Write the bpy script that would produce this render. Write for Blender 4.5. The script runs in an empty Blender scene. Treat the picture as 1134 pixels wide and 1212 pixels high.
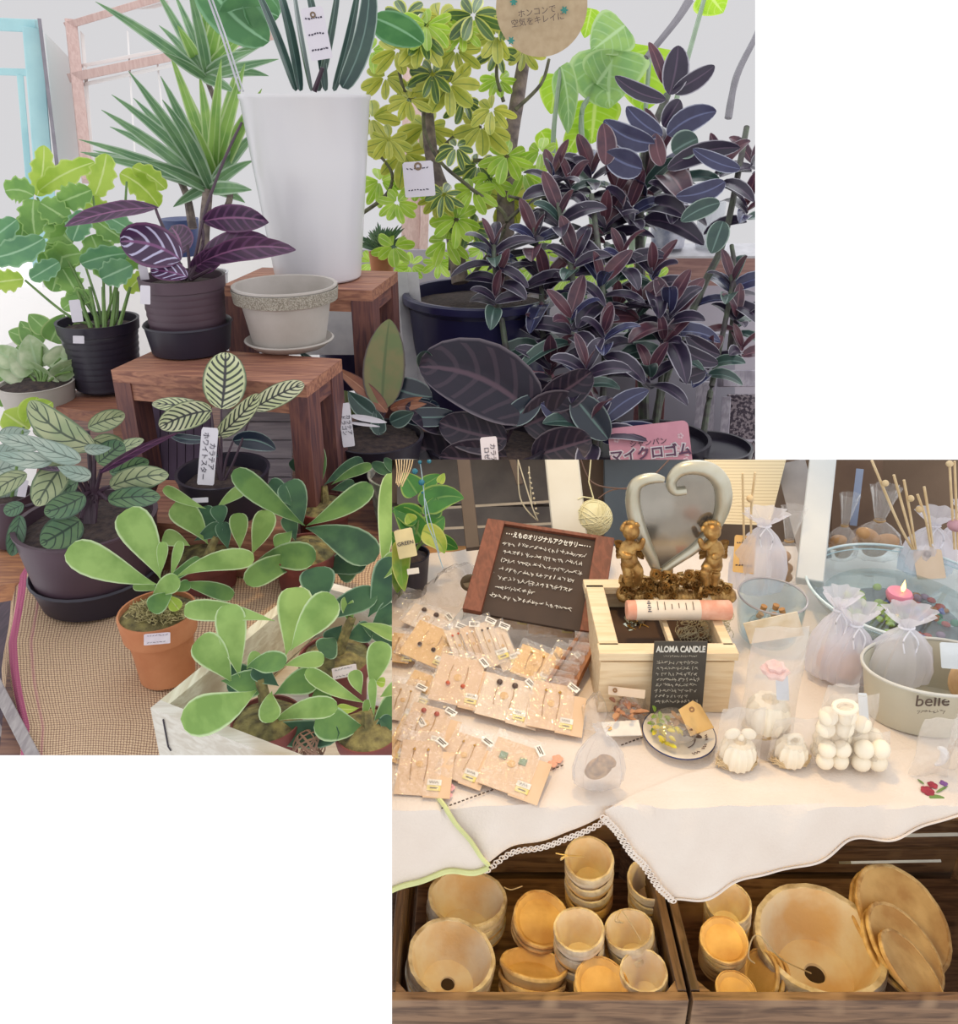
import bpy, bmesh, math, random
from mathutils import Vector as V, Matrix
from math import sin, cos, pi, radians, sqrt
random.seed(7)
S = bpy.context.scene
C = S.collection
# ---------------------------------------------------------------- camera
F = 950.0; CX = 567.0; CY = 514.0; PT = radians(22)
SP, CP = sin(PT), cos(PT)
CAM = V((0, 0, 1.5))
cd = bpy.data.cameras.new('camera'); cam = bpy.data.objects.new('camera', cd); C.objects.link(cam)
cam.location = CAM; cam.rotation_euler = (radians(90) - PT, 0, 0)
cd.sensor_fit = 'HORIZONTAL'; cd.sensor_width = 36; cd.lens = 36 * F / 1134
cd.shift_y = -(606 - CY) / 1134; cd.clip_start = .02; cd.clip_end = 100
S.camera = cam
def ray(x, y):
    dx = (x - CX) / F; dy = -(y - CY) / F
    return V((dx, CP + SP * dy, -SP + CP * dy))
def W(x, y, t): return CAM + ray(x, y) * t
def Wz(x, y, z):
    r = ray(x, y); return CAM + r * ((z - 1.5) / r.z)
def Wy(x, y, Y):
    r = ray(x, y); return CAM + r * (Y / r.y)
def depth(p): return (p - CAM).dot(V((0, CP, -SP)))
def proj(p):
    d = p - CAM; t = d.dot(V((0, CP, -SP)))
    return CX + F * d.x / t, CY - F * d.dot(V((0, SP, CP))) / t, t
ROOM = {'A': [], 'B': []}
CUR = ['A']
# ---------------------------------------------------------------- materials
MC = {}
def lin(c):
    if isinstance(c, str):
        c = [int(c[i:i+2], 16) / 255 for i in (0, 2, 4)]
        c = [(v / 12.92 if v < .04045 else ((v + .055) / 1.055) ** 2.4) for v in c]
    return (*c[:3], 1)
def base_mat(name):
    m = bpy.data.materials.new(name); m.use_nodes = True
    nt = m.node_tree; b = nt.nodes['Principled BSDF']
    return m, nt, b
def N(nt, typ, **kw):
    n = nt.nodes.new(typ)
    for k, v in kw.items():
        if k.startswith('i_'): n.inputs[k[2:].replace('_', ' ')].default_value = v
        else: setattr(n, k, v)
    return n
def mth(nt, op, a, b=None, clamp=False):
    n = nt.nodes.new('ShaderNodeMath'); n.operation = op; n.use_clamp = clamp
    for i, v in enumerate((a, b)):
        if v is None: continue
        if isinstance(v, (int, float)): n.inputs[i].default_value = v
        else: nt.links.new(v, n.inputs[i])
    return n.outputs[0]
def mixc(nt, fac, a, b):
    n = nt.nodes.new('ShaderNodeMix'); n.data_type = 'RGBA'
    for s, v in ((n.inputs[0], fac), (n.inputs[6], a), (n.inputs[7], b)):
        if isinstance(v, (int, float)): s.default_value = v
        elif isinstance(v, tuple): s.default_value = v
        else: nt.links.new(v, s)
    return n.outputs[2]
def mat(name, col, rough=.6, col2=None, scale=20, bump=0, bscale=60, metal=0, spec=.5, trans=0, emis=None, es=1, stretch=(1, 1, 1), sharp=.0):
    """plain or mottled surface"""
    if name in MC: return MC[name]
    m, nt, b = base_mat(name); c1 = lin(col)
    b.inputs['Roughness'].default_value = rough; b.inputs['Metallic'].default_value = metal
    b.inputs['Specular IOR Level'].default_value = spec
    c2 = lin(col2) if col2 else tuple(v * .8 for v in c1[:3]) + (1,)
    tc = N(nt, 'ShaderNodeTexCoord'); mp = N(nt, 'ShaderNodeMapping'); mp.inputs['Scale'].default_value = stretch
    nt.links.new(tc.outputs['Object'], mp.inputs[0])
    no = N(nt, 'ShaderNodeTexNoise'); no.inputs['Scale'].default_value = scale; no.inputs['Detail'].default_value = 6
    nt.links.new(mp.outputs[0], no.inputs[0])
    mr = N(nt, 'ShaderNodeMapRange'); mr.inputs[1].default_value = .35 + sharp; mr.inputs[2].default_value = .65 - sharp
    nt.links.new(no.outputs[0], mr.inputs[0])
    nt.links.new(mixc(nt, mr.outputs[0], c1, c2), b.inputs['Base Color'])
    if bump:
        n2 = N(nt, 'ShaderNodeTexNoise'); n2.inputs['Scale'].default_value = bscale; n2.inputs['Detail'].default_value = 5
        nt.links.new(mp.outputs[0], n2.inputs[0])
        bu = N(nt, 'ShaderNodeBump'); bu.inputs['Strength'].default_value = bump; bu.inputs['Distance'].default_value = .004
        nt.links.new(n2.outputs[0], bu.inputs['Height']); nt.links.new(bu.outputs[0], b.inputs['Normal'])
    if emis:
        b.inputs['Emission Color'].default_value = lin(emis); b.inputs['Emission Strength'].default_value = es
    if trans:
        tr = N(nt, 'ShaderNodeBsdfTranslucent'); tr.inputs[0].default_value = c1
        mx = N(nt, 'ShaderNodeMixShader'); mx.inputs[0].default_value = trans
        nt.links.new(b.outputs[0], mx.inputs[1]); nt.links.new(tr.outputs[0], mx.inputs[2])
        nt.links.new(mx.outputs[0], nt.nodes['Material Output'].inputs[0])
    MC[name] = m; return m
def wood(name, c1, c2, axis=0, scale=9, rough=.6, wear=None, bump=.4):
    if name in MC: return MC[name]
    m, nt, b = base_mat(name); b.inputs['Roughness'].default_value = rough
    tc = N(nt, 'ShaderNodeTexCoord'); mp = N(nt, 'ShaderNodeMapping')
    s = [14, 14, 14]; s[axis] = 1.2; mp.inputs['Scale'].default_value = s
    nt.links.new(tc.outputs['Object'], mp.inputs[0])
    no = N(nt, 'ShaderNodeTexNoise'); no.inputs['Scale'].default_value = scale; no.inputs['Detail'].default_value = 8; no.inputs['Distortion'].default_value = .8
    nt.links.new(mp.outputs[0], no.inputs[0])
    mr = N(nt, 'ShaderNodeMapRange'); mr.inputs[1].default_value = .38; mr.inputs[2].default_value = .62
    nt.links.new(no.outputs[0], mr.inputs[0])
    col = mixc(nt, mr.outputs[0], lin(c1), lin(c2))
    if wear:
        n3 = N(nt, 'ShaderNodeTexNoise'); n3.inputs['Scale'].default_value = 14
        nt.links.new(tc.outputs['Object'], n3.inputs[0])
        m3 = N(nt, 'ShaderNodeMapRange'); m3.inputs[1].default_value = .55; m3.inputs[2].default_value = .7
        nt.links.new(n3.outputs[0], m3.inputs[0]); col = mixc(nt, m3.outputs[0], col, lin(wear))
    nt.links.new(col, b.inputs['Base Color'])
    bu = N(nt, 'ShaderNodeBump'); bu.inputs['Strength'].default_value = bump; bu.inputs['Distance'].default_value = .002
    nt.links.new(no.outputs[0], bu.inputs['Height']); nt.links.new(bu.outputs[0], b.inputs['Normal'])
    MC[name] = m; return m
def leafm(name, c, c2, edge=None, mid=None, vein=None, vf=9, vk=1.6, vt=.55, rough=.45, trans=.3, ew=.88, soft=.15, spec=.5, vein_max=.85):
    """leaf surface: UV x across the blade, y along it"""
    if name in MC: return MC[name]
    m, nt, b = base_mat(name); b.inputs['Roughness'].default_value = rough; b.inputs['Specular IOR Level'].default_value = spec
    uv = N(nt, 'ShaderNodeUVMap'); sx = N(nt, 'ShaderNodeSeparateXYZ'); nt.links.new(uv.outputs[0], sx.inputs[0])
    au = mth(nt, 'ABSOLUTE', mth(nt, 'MULTIPLY', mth(nt, 'SUBTRACT', sx.outputs[0], .5), 2))
    tc = N(nt, 'ShaderNodeTexCoord'); no = N(nt, 'ShaderNodeTexNoise'); no.inputs['Scale'].default_value = 22; no.inputs['Detail'].default_value = 4
    nt.links.new(tc.outputs['Object'], no.inputs[0])
    mr = N(nt, 'ShaderNodeMapRange'); mr.inputs[1].default_value = .4; mr.inputs[2].default_value = .6
    nt.links.new(no.outputs[0], mr.inputs[0])
    col = mixc(nt, mr.outputs[0], lin(c), lin(c2))
    if vein:
        ph = mth(nt, 'SUBTRACT', mth(nt, 'MULTIPLY', sx.outputs[1], vf), mth(nt, 'MULTIPLY', mth(nt, 'POWER', au, 1.3), vk))
        sn = mth(nt, 'SINE', mth(nt, 'MULTIPLY', ph, 2 * pi))
        r = N(nt, 'ShaderNodeMapRange'); r.inputs[1].default_value = vt - soft; r.inputs[2].default_value = vt + soft
        nt.links.new(sn, r.inputs[0])
        f = r.outputs[0]
        if vein_max < .9:
            f = mth(nt, 'MULTIPLY', f, mth(nt, 'LESS_THAN', au, vein_max))
        col = mixc(nt, f, col, lin(vein))
    if mid:
        r = N(nt, 'ShaderNodeMapRange'); r.inputs[1].default_value = .1; r.inputs[2].default_value = .04
        nt.links.new(au, r.inputs[0]); col = mixc(nt, r.outputs[0], col, lin(mid))
    if edge:
        r = N(nt, 'ShaderNodeMapRange'); r.inputs[1].default_value = ew - .05; r.inputs[2].default_value = ew + .04
        nt.links.new(au, r.inputs[0]); col = mixc(nt, r.outputs[0], col, lin(edge))
    nt.links.new(col, b.inputs['Base Color'])
    tr = N(nt, 'ShaderNodeBsdfTranslucent'); nt.links.new(col, tr.inputs[0])
    mx = N(nt, 'ShaderNodeMixShader'); mx.inputs[0].default_value = trans
    nt.links.new(b.outputs[0], mx.inputs[1]); nt.links.new(tr.outputs[0], mx.inputs[2])
    nt.links.new(mx.outputs[0], nt.nodes['Material Output'].inputs[0])
    MC[name] = m; return m
def clear(name, tint='ffffff', dens=.12, gloss=.25, body='ffffff', rough=.08, folds=0):
    """cellophane, organza and thin glass: see-through with a little body and a sheen"""
    if name in MC: return MC[name]
    m = bpy.data.materials.new(name); m.use_nodes = True; nt = m.node_tree
    for n in list(nt.nodes):
        if n.type == 'BSDF_PRINCIPLED': nt.nodes.remove(n)
    out = nt.nodes['Material Output']
    t = N(nt, 'ShaderNodeBsdfTransparent'); t.inputs[0].default_value = lin(tint)
    d = N(nt, 'ShaderNodeBsdfDiffuse'); d.inputs[0].default_value = lin(body)
    tl = N(nt, 'ShaderNodeBsdfTranslucent'); tl.inputs[0].default_value = lin(body)
    dd = N(nt, 'ShaderNodeMixShader'); dd.inputs[0].default_value = .4
    nt.links.new(d.outputs[0], dd.inputs[1]); nt.links.new(tl.outputs[0], dd.inputs[2])
    g = N(nt, 'ShaderNodeBsdfGlossy'); g.inputs['Roughness'].default_value = rough
    m1 = N(nt, 'ShaderNodeMixShader'); m2 = N(nt, 'ShaderNodeMixShader')
    m1.inputs[0].default_value = dens
    nt.links.new(t.outputs[0], m1.inputs[1]); nt.links.new(dd.outputs[0], m1.inputs[2])
    lw = N(nt, 'ShaderNodeLayerWeight'); lw.inputs[0].default_value = .5
    nt.links.new(mth(nt, 'ADD', mth(nt, 'MULTIPLY', mth(nt, 'POWER', lw.outputs['Facing'], 3.5), gloss * 1.6), .035 + gloss * .05, clamp=True), m2.inputs[0])
    nt.links.new(m1.outputs[0], m2.inputs[1]); nt.links.new(g.outputs[0], m2.inputs[2])
    if folds:
        tc = N(nt, 'ShaderNodeTexCoord'); no = N(nt, 'ShaderNodeTexNoise'); no.inputs['Scale'].default_value = folds
        nt.links.new(tc.outputs['Object'], no.inputs[0])
        bu = N(nt, 'ShaderNodeBump'); bu.inputs['Strength'].default_value = .8; bu.inputs['Distance'].default_value = .01
        nt.links.new(no.outputs[0], bu.inputs['Height']); nt.links.new(bu.outputs[0], g.inputs['Normal'])
    nt.links.new(m2.outputs[0], out.inputs[0])
    MC[name] = m; return m
# ---------------------------------------------------------------- mesh builder
class MB:
    def __init__(s): s.v = []; s.f = []; s.uv = []; s.mi = []; s.cur = 0; s.sm = []
    def add(s, vs, fs, uvs=None, smooth=True):
        o = len(s.v); s.v += [V(p) for p in vs]
        for k, f in enumerate(fs):
            s.f.append([o + i for i in f]); s.uv.append([uvs[i] for i in f] if uvs else [(0, 0)] * len(f))
            s.mi.append(s.cur); s.sm.append(smooth)
        return s
    def box(s, c, size, M=None):
        M = M or Matrix.Identity(3); c = V(c); h = [x / 2 for x in size]
        b = min(h) * .12
        bm = bmesh.new(); bmesh.ops.create_cube(bm, size=1)
        for v in bm.verts: v.co = V((v.co.x * size[0], v.co.y * size[1], v.co.z * size[2]))
        bmesh.ops.bevel(bm, geom=list(bm.edges), offset=b, segments=1, affect='EDGES')
        vs = [c + M @ v.co for v in bm.verts]; fs = [[v.index for v in f.verts] for f in bm.faces]
        bm.free(); return s.add(vs, fs, None, False)
    def bar(s, a, b, w, d, up=V((0, 0, 1))):
        a = V(a); b = V(b); x = (b - a).normalized(); y = up.cross(x)
        if y.length < 1e-3: y = V((0, 1, 0)).cross(x)
        y.normalize(); z = x.cross(y)
        M = Matrix((x, y, z)).transposed()
        return s.box((a + b) / 2, ((b - a).length, d, w), M)
    def lathe(s, prof, c=(0, 0, 0), M=None, seg=32, ruf=None, close=False):
        M = M or Matrix.Identity(3); c = V(c); vs = []; uvs = []; n = len(prof)
        for j, (r, z) in enumerate(prof):
            for i in range(seg):
                a = 2 * pi * i / seg; rr = r
                if ruf: rr = r * (1 + ruf(a, j / (n - 1), z))
                vs.append(c + M @ V((rr * cos(a), rr * sin(a), z))); uvs.append((i / seg, j / (n - 1)))
        fs = []
        for j in range(n - 1):
            for i in range(seg):
                k = (i + 1) % seg; fs.append([j * seg + i, j * seg + k, (j + 1) * seg + k, (j + 1) * seg + i])
        if prof[0][0] > 1e-5 and close: fs.append(list(range(seg))[::-1])
        if prof[-1][0] > 1e-5 and close: fs.append([(n - 1) * seg + i for i in range(seg)])
        return s.add(vs, fs, uvs)
    def tube(s, pts, r, seg=8, cap=True):
        pts = [V(p) for p in pts]; n = len(pts)
        rs = r if isinstance(r, (list, tuple)) else [r] * n
        vs = []; up = V((0.13, .31, .94))
        for i, p in enumerate(pts):
            t = (pts[min(i + 1, n - 1)] - pts[max(i - 1, 0)])
            if t.length < 1e-9: t = V((0, 0, 1))
            t.normalize(); a = up.cross(t)
            if a.length < .05: a = V((1, 0, 0)).cross(t)
            a.normalize(); b = t.cross(a); up = a.cross(t) * -1 if False else up
            for k in range(seg):
                an = 2 * pi * k / seg; vs.append(p + (a * cos(an) + b * sin(an)) * rs[i])
        fs = [[i * seg + k, i * seg + (k + 1) % seg, (i + 1) * seg + (k + 1) % seg, (i + 1) * seg + k] for i in range(n - 1) for k in range(seg)]
        if cap: fs += [list(range(seg))[::-1], [(n - 1) * seg + k for k in range(seg)]]
        return s.add(vs, fs)
    def ball(s, c, r, M=None, seg=16, rings=10):
        if not isinstance(r, (tuple, list)): r = (r, r, r)
        M = M or Matrix.Identity(3); c = V(c)
        vs = [c + M @ V((0, 0, -r[2]))]
        for j in range(1, rings):
            ph = -pi / 2 + pi * j / rings
            for i in range(seg):
                a = 2 * pi * i / seg; vs.append(c + M @ V((r[0] * cos(ph) * cos(a), r[1] * cos(ph) * sin(a), r[2] * sin(ph))))
        vs.append(c + M @ V((0, 0, r[2]))); L = len(vs) - 1; fs = []
        for i in range(seg): fs.append([0, 1 + (i + 1) % seg, 1 + i]); fs.append([L, L - seg + i, L - seg + (i + 1) % seg])
        for j in range(rings - 2):
            for i in range(seg):
                a = 1 + j * seg; k = (i + 1) % seg; fs.append([a + i, a + k, a + seg + k, a + seg + i])
        return s.add(vs, fs)
    def slab(s, pts, ext):
        """flat polygon given thickness by the vector ext"""
        pts = [V(p) for p in pts]; ext = V(ext); n = len(pts)
        vs = pts + [p + ext for p in pts]
        fs = [list(range(n)), [n + i for i in range(n)][::-1]] + [[i, n + i, n + (i + 1) % n, (i + 1) % n] for i in range(n)]
        uvs = [(0, 0), (1, 0), (1, 1), (0, 1)] * n
        return s.add(vs, fs, uvs[:2 * n] if n == 4 else None, False)
    def leaf(s, p0, p1, w, bend=V((0, 0, 0)), nrm=None, roll=0, ab=(.6, .7), fold=.2, n=10, wave=0, cup=0, lobe=0):
        p0 = V(p0); p1 = V(p1); c = (p0 + p1) / 2 + bend
        nrm = nrm if nrm is not None else (CAM - (p0 + p1) / 2)
        a, b = ab; vm = a / (a + b); mx = vm ** a * (1 - vm) ** b
        vs = []; uvs = []; us = (-1, -.62, -.25, 0, .25, .62, 1); ph = random.random() * 6
        for i in range(n + 1):
            v = .5 - .5 * cos(pi * i / n)
            q = p0 * (1 - v) ** 2 + c * 2 * v * (1 - v) + p1 * v * v
            t = ((c - p0) * (1 - v) + (p1 - c) * v)
            if t.length < 1e-9: t = p1 - p0
            t.normalize(); sd = t.cross(nrm)
            if sd.length < 1e-4: sd = t.cross(V((.3, .2, 1)))
            sd.normalize(); nn = sd.cross(t).normalized()
            if nn.dot(nrm) < 0: nn = -nn
            if roll:
                R = Matrix.Rotation(radians(roll), 3, t); sd = R @ sd; nn = R @ nn
            vv = min(max(v, .0), 1)
            ww = w * (vv ** a * (1 - vv) ** b) / mx / 2
            ww = max(ww, w * .02) * (1 - lobe * (.5 + .5 * cos(v * 25 + 1)) * (1 if .12 < v < .9 else 0))
            for u in us:
                h = fold * abs(u) * ww + wave * sin(v * 14 + ph + (1.5 if u > 0 else 0)) * abs(u) ** 2 * w * .5 - cup * (1 - u * u) * ww
                vs.append(q + sd * u * ww + nn * h); uvs.append(((u + 1) / 2, v))
        m = len(us)
        fs = [[i * m + k, i * m + k + 1, (i + 1) * m + k + 1, (i + 1) * m + k] for i in range(n) for k in range(m - 1)]
        return s.add(vs, fs, uvs)
    def build(s, name, mats, parent=None, room=None):
        me = bpy.data.meshes.new(name); off = parent_loc(parent)
        me.from_pydata([tuple(p - off) for p in s.v], [], s.f)
        uvl = me.uv_layers.new(name='UVMap'); k = 0; flat = []
        for u in s.uv:
            for a in u: flat += [a[0], a[1]]
        uvl.data.foreach_set('uv', flat)
        me.polygons.foreach_set('material_index', s.mi); me.polygons.foreach_set('use_smooth', s.sm)
        if not isinstance(mats, (list, tuple)): mats = [mats]
        for m in mats: me.materials.append(m)
        me.update(); me.set_sharp_from_angle(angle=radians(38))
        o = bpy.data.objects.new(name, me); C.objects.link(o)
        if parent: o.parent = parent
        ROOM[room or CUR[0]].append(o)
        return o
def parent_loc(p):
    v = V((0, 0, 0))
    while p: v += p.location; p = p.parent
    return v
def thing(name, label, cat, loc, group=None):
    o = bpy.data.objects.new(name, None); C.objects.link(o); o.location = loc; o.empty_display_size = .02
    o['label'] = label; o['category'] = cat
    if group: o['group'] = group
    return o
def tag(o, label, cat, group=None, kind=None):
    """centre a top-level mesh on itself and describe it"""
    if o.type == 'MESH' and o.parent is None and o.location.length == 0 and len(o.data.vertices):
        vs = o.data.vertices
        c = V((sum(v.co.x for v in vs) / len(vs), sum(v.co.y for v in vs) / len(vs), min(v.co.z for v in vs)))
        for v in vs: v.co -= c
        o.location = c
    o['label'] = label; o['category'] = cat
    if group: o['group'] = group
    if kind: o['kind'] = kind
    return o
def struct(o, label=None):
    o['kind'] = 'structure'
    if label: o['label'] = label; 
    o['category'] = o.name.split('_')[0].split('.')[0]
    return o
def frame(x, z):
    """rotation with local X along x and local Z along z"""
    z = V(z).normalized(); x = V(x); x = (x - z * x.dot(z)).normalized(); y = z.cross(x)
    return Matrix((x, y, z)).transposed()
def tiltM(ax, ay, rz=0):
    return Matrix.Rotation(radians(ax), 3, 'X') @ Matrix.Rotation(radians(ay), 3, 'Y') @ Matrix.Rotation(radians(rz), 3, 'Z')
def lettering(txt, c, M, size, m, parent, name='lettering', spacing=1, thick=.0004, width=None, bold=0):
    cu = bpy.data.curves.new('t', 'FONT'); cu.body = txt; cu.size = size; cu.align_x = 'CENTER'; cu.align_y = 'CENTER'
    cu.extrude = thick; cu.space_line = spacing; cu.resolution_u = 3; cu.offset = bold
    o = bpy.data.objects.new('t', cu); C.objects.link(o)
    bpy.context.view_layer.update()
    dg = bpy.context.evaluated_depsgraph_get(); me = bpy.data.meshes.new_from_object(o.evaluated_get(dg))
    bpy.data.objects.remove(o); bpy.data.curves.remove(cu)
    if width and len(me.vertices):
        xs = [v.co.x for v in me.vertices]; k = width / max(1e-6, max(xs) - min(xs))
        for v in me.vertices: v.co.x *= k
    off = parent_loc(parent); c = V(c)
    for v in me.vertices: v.co = c + M @ v.co - off
    me.materials.clear(); me.materials.append(m); me.name = name
    for p in me.polygons: p.material_index = 0
    n = bpy.data.objects.new(name, me); C.objects.link(n); n.parent = parent
    ROOM[CUR[0]].append(n); return n
def bez(p, n=12):
    """smooth Catmull-Rom curve through the points p"""
    p = [V(a) for a in p]; q = [p[0]] + p + [p[-1]]; out = []
    for i in range(len(p) - 1):
        a, b, c, d = q[i:i + 4]
        for k in range(n):
            t = k / n
            out.append(.5 * ((2 * b) + (c - a) * t + (2 * a - 5 * b + 4 * c - d) * t * t + (3 * b - a - 3 * c + d) * t ** 3))
    out.append(p[-1]); return out
def remesh(o, vox, smooth=4):
    md = o.modifiers.new('r', 'REMESH'); md.mode = 'VOXEL'; md.voxel_size = vox; md.use_smooth_shade = True
    ms = o.modifiers.new('s', 'SMOOTH'); ms.iterations = smooth; ms.factor = .5
    bpy.context.view_layer.update()
    dg = bpy.context.evaluated_depsgraph_get(); me = bpy.data.meshes.new_from_object(o.evaluated_get(dg))
    mt = list(o.data.materials); o.modifiers.clear(); o.data = me
    me.materials.clear(); [me.materials.append(a) for a in mt]
    for p in me.polygons: p.use_smooth = True
    return o
# pixel-space leaf: (x0,y0,x1,y1,width px, bend px, roll, dt) drawn at depth t
def PL(mb, x0, y0, x1, y1, w, t, bend=0, roll=0, dt=0, ab=(.6, .7), fold=.2, bz=.0, wave=0, cup=0, n=12, lobe=0):
    p0 = W(x0, y0, t); p1 = W(x1, y1, t + dt); dx, dy = x1 - x0, y1 - y0; L = sqrt(dx * dx + dy * dy) + 1e-6
    mx, my = (x0 + x1) / 2 - dy / L * bend, (y0 + y1) / 2 + dx / L * bend
    c = W(mx, my, t + dt / 2 - bz) - (p0 + p1) / 2
    mb.leaf(p0, p1, w / F * (t + dt / 2), bend=c, roll=roll, ab=ab, fold=fold, wave=wave, cup=cup, n=n, lobe=lobe)
def stalk(mb, pts, r, seg=6):
    P_ = bez([W(*p) for p in pts], 6); n = len(P_)
    rs = [r * (1 - .35 * i / n) for i in range(n)]
    mb.tube(P_, rs, seg)
# ---------------------------------------------------------------- materials used
M_soil = mat('soil', '2e2428', .95, '4a3c38', 90, 1, 120)
M_moss = mat('moss', '8a8050', .95, '4c4430', 70, 1, 140)
M_black = mat('black_plastic', '2a2532', .42, '231f30', 8)
M_grey = mat('charcoal_plastic', '3b343f', .5, '332e3c', 6)
M_purple = mat('purple_grey_plastic', '513d4a', .5, '45343f', 5)
M_navy = mat('navy_glaze', '201f44', .3, '28264c', 5)
M_terra = mat('terracotta', 'b4724c', .8, 'c98a62', 14, .2, 90)
M_terrad = mat('dark_terracotta', '7c3f38', .8, '5c302f', 14, .2, 90)
M_white = mat('white_glaze', 'd8d6da', .25, 'd2d0d8', 3)
M_greyp = mat('pale_stoneware', 'bdb6b2', .7, 'a9a29c', 9, .15, 60)
M_band = mat('etched_band', 'b4ada2', .8, '827a6e', 420, .8, 500, sharp=.06)
M_paper = mat('tag_paper', 'd6d2dc', .7, 'cfc9d4', 5)
M_ink = mat('ink', '3a3448', .7)
M_stem = mat('green_stem', '6c8a48', .5, '52703c', 30)
M_dstem = mat('plum_stem', '4a3444', .5, '3a2a38', 30)
M_bark = mat('bark', '8c7d76', .9, '5c5152', 40, 1, 80)
M_bench = wood('brown_bench_wood_lit', 'b07c64', '84564a', 0)  # lit tone of the bench tops put into the wood colour
M_benchy = wood('brown_bench_wood_shaded', '86584c', '5c3c40', 1)  # darker copy of the bench wood, side shade put into its colour
M_benchz = wood('brown_bench_wood_upright', '7a4f48', '54363c', 2)  # upright grain; shade on the legs put into the darker colour
def pot(name, label, cat, bx, by, z0, ry, wr, wb, m, style='plain', saucer=None, soil=M_soil, group=None, sm=None, soild=.12):
    """upright pot: base centre pixel on height z0, rim centre pixel row, widths in pixels"""
    B = Wz(bx, by, z0); Y = B.y; B.x += (bx - (proj(V((B.x, Y, Wy(bx, ry, Y).z)))[0])) * .65 / F * depth(B); top = Wy(bx, ry, Y); top.x = B.x; z1 = top.z; t0 = depth(B); t1 = depth(top)
    R = wr / 2 / F * t1; r = wb / 2 / F * t0; h = z1 - z0
    root = thing(name, label, cat, B, group)
    k0 = .0
    if saucer:
        sw, sh = saucer; rs = sw / 2 / F * t0; hs = sh / F * t0 / CP
        q = MB(); q.lathe([(0, .0), (rs * .86, 0), (rs * .9, .002), (rs, hs), (rs * 1.03, hs + .001), (rs * 1.0, hs + .004), (rs * .95, hs), (rs * .84, .005), (0, .005)], B)
        q.build('saucer', sm or m, root); k0 = .005
    th = R * .06; mb = MB(); 
    def rad(u): return r + (R - r) * u
    P_ = [(0, k0), (r * .96, k0), (r, k0 + h * .01)]
    if style == 'terra':
        P_ += [(rad(.62) * .90, h * .64), (rad(.66) * .915, h * .66), (R * .94, h * .675), (R * 1.0, h * .975), (R * .985, h)]
    elif style == 'rib':
        for i in range(1, 9):
            u = i / 11; P_ += [(rad(u) * .97, k0 + h * u), (rad(u + .02) * .985, k0 + h * (u + .03)), (rad(u + .05) * .97, k0 + h * (u + .075))]
        P_ += [(rad(.83) * .97, h * .84), (rad(.85) * 1.01, h * .85), (R, h * .97), (R * 1.01, h)]
    elif style == 'band':
        P_ += [(rad(.72) * .93, h * .7), (rad(.75) * .99, h * .73), (R * .99, h * .95), (R * 1.01, h * .97), (R * 1.01, h)]
    elif style == 'lip':
        P_ += [(rad(.9) * .95, h * .88), (R * .97, h * .9), (R * 1.03, h * .93), (R * 1.03, h * .985), (R, h)]
    else:
        P_ += [(rad(.33), h * .33), (rad(.66), h * .66), (R * .99, h * .97), (R * 1.01, h * .98), (R * 1.01, h)]
    P_ += [(R - th, h * .995), (rad(.8) - th, h * .8), (rad(.5) - th, h * .5), (rad(.2) - th, h * .15), (0, h * .15)]
    mb.lathe(P_, B, seg=40); mb.build('pot_body', m, root)
    if soil:
        s_ = MB(); zz = h * (1 - soild); rr = rad(1 - soild) - th * .9
        s_.lathe([(0, zz + .008), (rr * .5, zz + .007), (rr * .99, zz)], B, seg=24, ruf=lambda a, v, z: .05 * sin(7 * a + v * 9)); s_.build('soil', soil, root)
    root['_t'] = t1
    return root, V((B.x, B.y, z1)), t1, R, h, r
def tagcard(x, y, t, w, h, rot, root, text='', name='plant_tag', m=M_paper, size=None, yaw=0, hole=False, tilt=0, lines=0, trot=0):
    c = W(x, y, t); w_ = w / F * t; h_ = h / F * t
    fwd = (CAM - c).normalized(); rt = V((1, 0, 0)); Mx = frame(Matrix.Rotation(radians(yaw), 3, 'Z') @ rt, fwd)
    Mx = Mx @ Matrix.Rotation(radians(rot), 3, 'Z') @ Matrix.Rotation(radians(tilt), 3, 'X')
    b = MB(); b.slab([c + Mx @ V((sx * w_ / 2, sy * h_ / 2, .0)) for sx, sy in ((-1, -.94), (-.9, -1), (.9, -1), (1, -.94), (1, .9), (.85, 1), (-.85, 1), (-1, .9))], Mx @ V((0, 0, -.0012)))
    o = b.build(name, m, root)
    if hole:
        r = MB(); r.lathe([(w_ * .06, .0003), (w_ * .06, .001), (w_ * .13, .001), (w_ * .13, .0)], c + Mx @ V((0, h_ * .36, 0)), Mx, 16); r.build('eyelet', mat('eyelet_brass', '7a6450', .4), o)
    if text:
        lettering(text, c + Mx @ V((0, 0, .0006)), Mx @ Matrix.Rotation(radians(trot), 3, 'Z'), size or w_ * .3, M_ink, o)
    if lines:
        q = MB()
        for i in range(lines):
            yy = h_ * (.3 - .6 * i / max(1, lines - 1)); x0 = -w_ * .38
            while x0 < w_ * .32:
                L = w_ * random.uniform(.05, .12); q.box(c + Mx @ V((x0 + L / 2, yy + random.uniform(-1, 1) * h_ * .01, .0004)), (L, h_ * .03, .0006), Mx @ Matrix.Rotation(random.uniform(-.6, .6), 3, 'Z')); x0 += L + w_ * .04
        q.build('lettering', M_ink, o)
    return o
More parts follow.
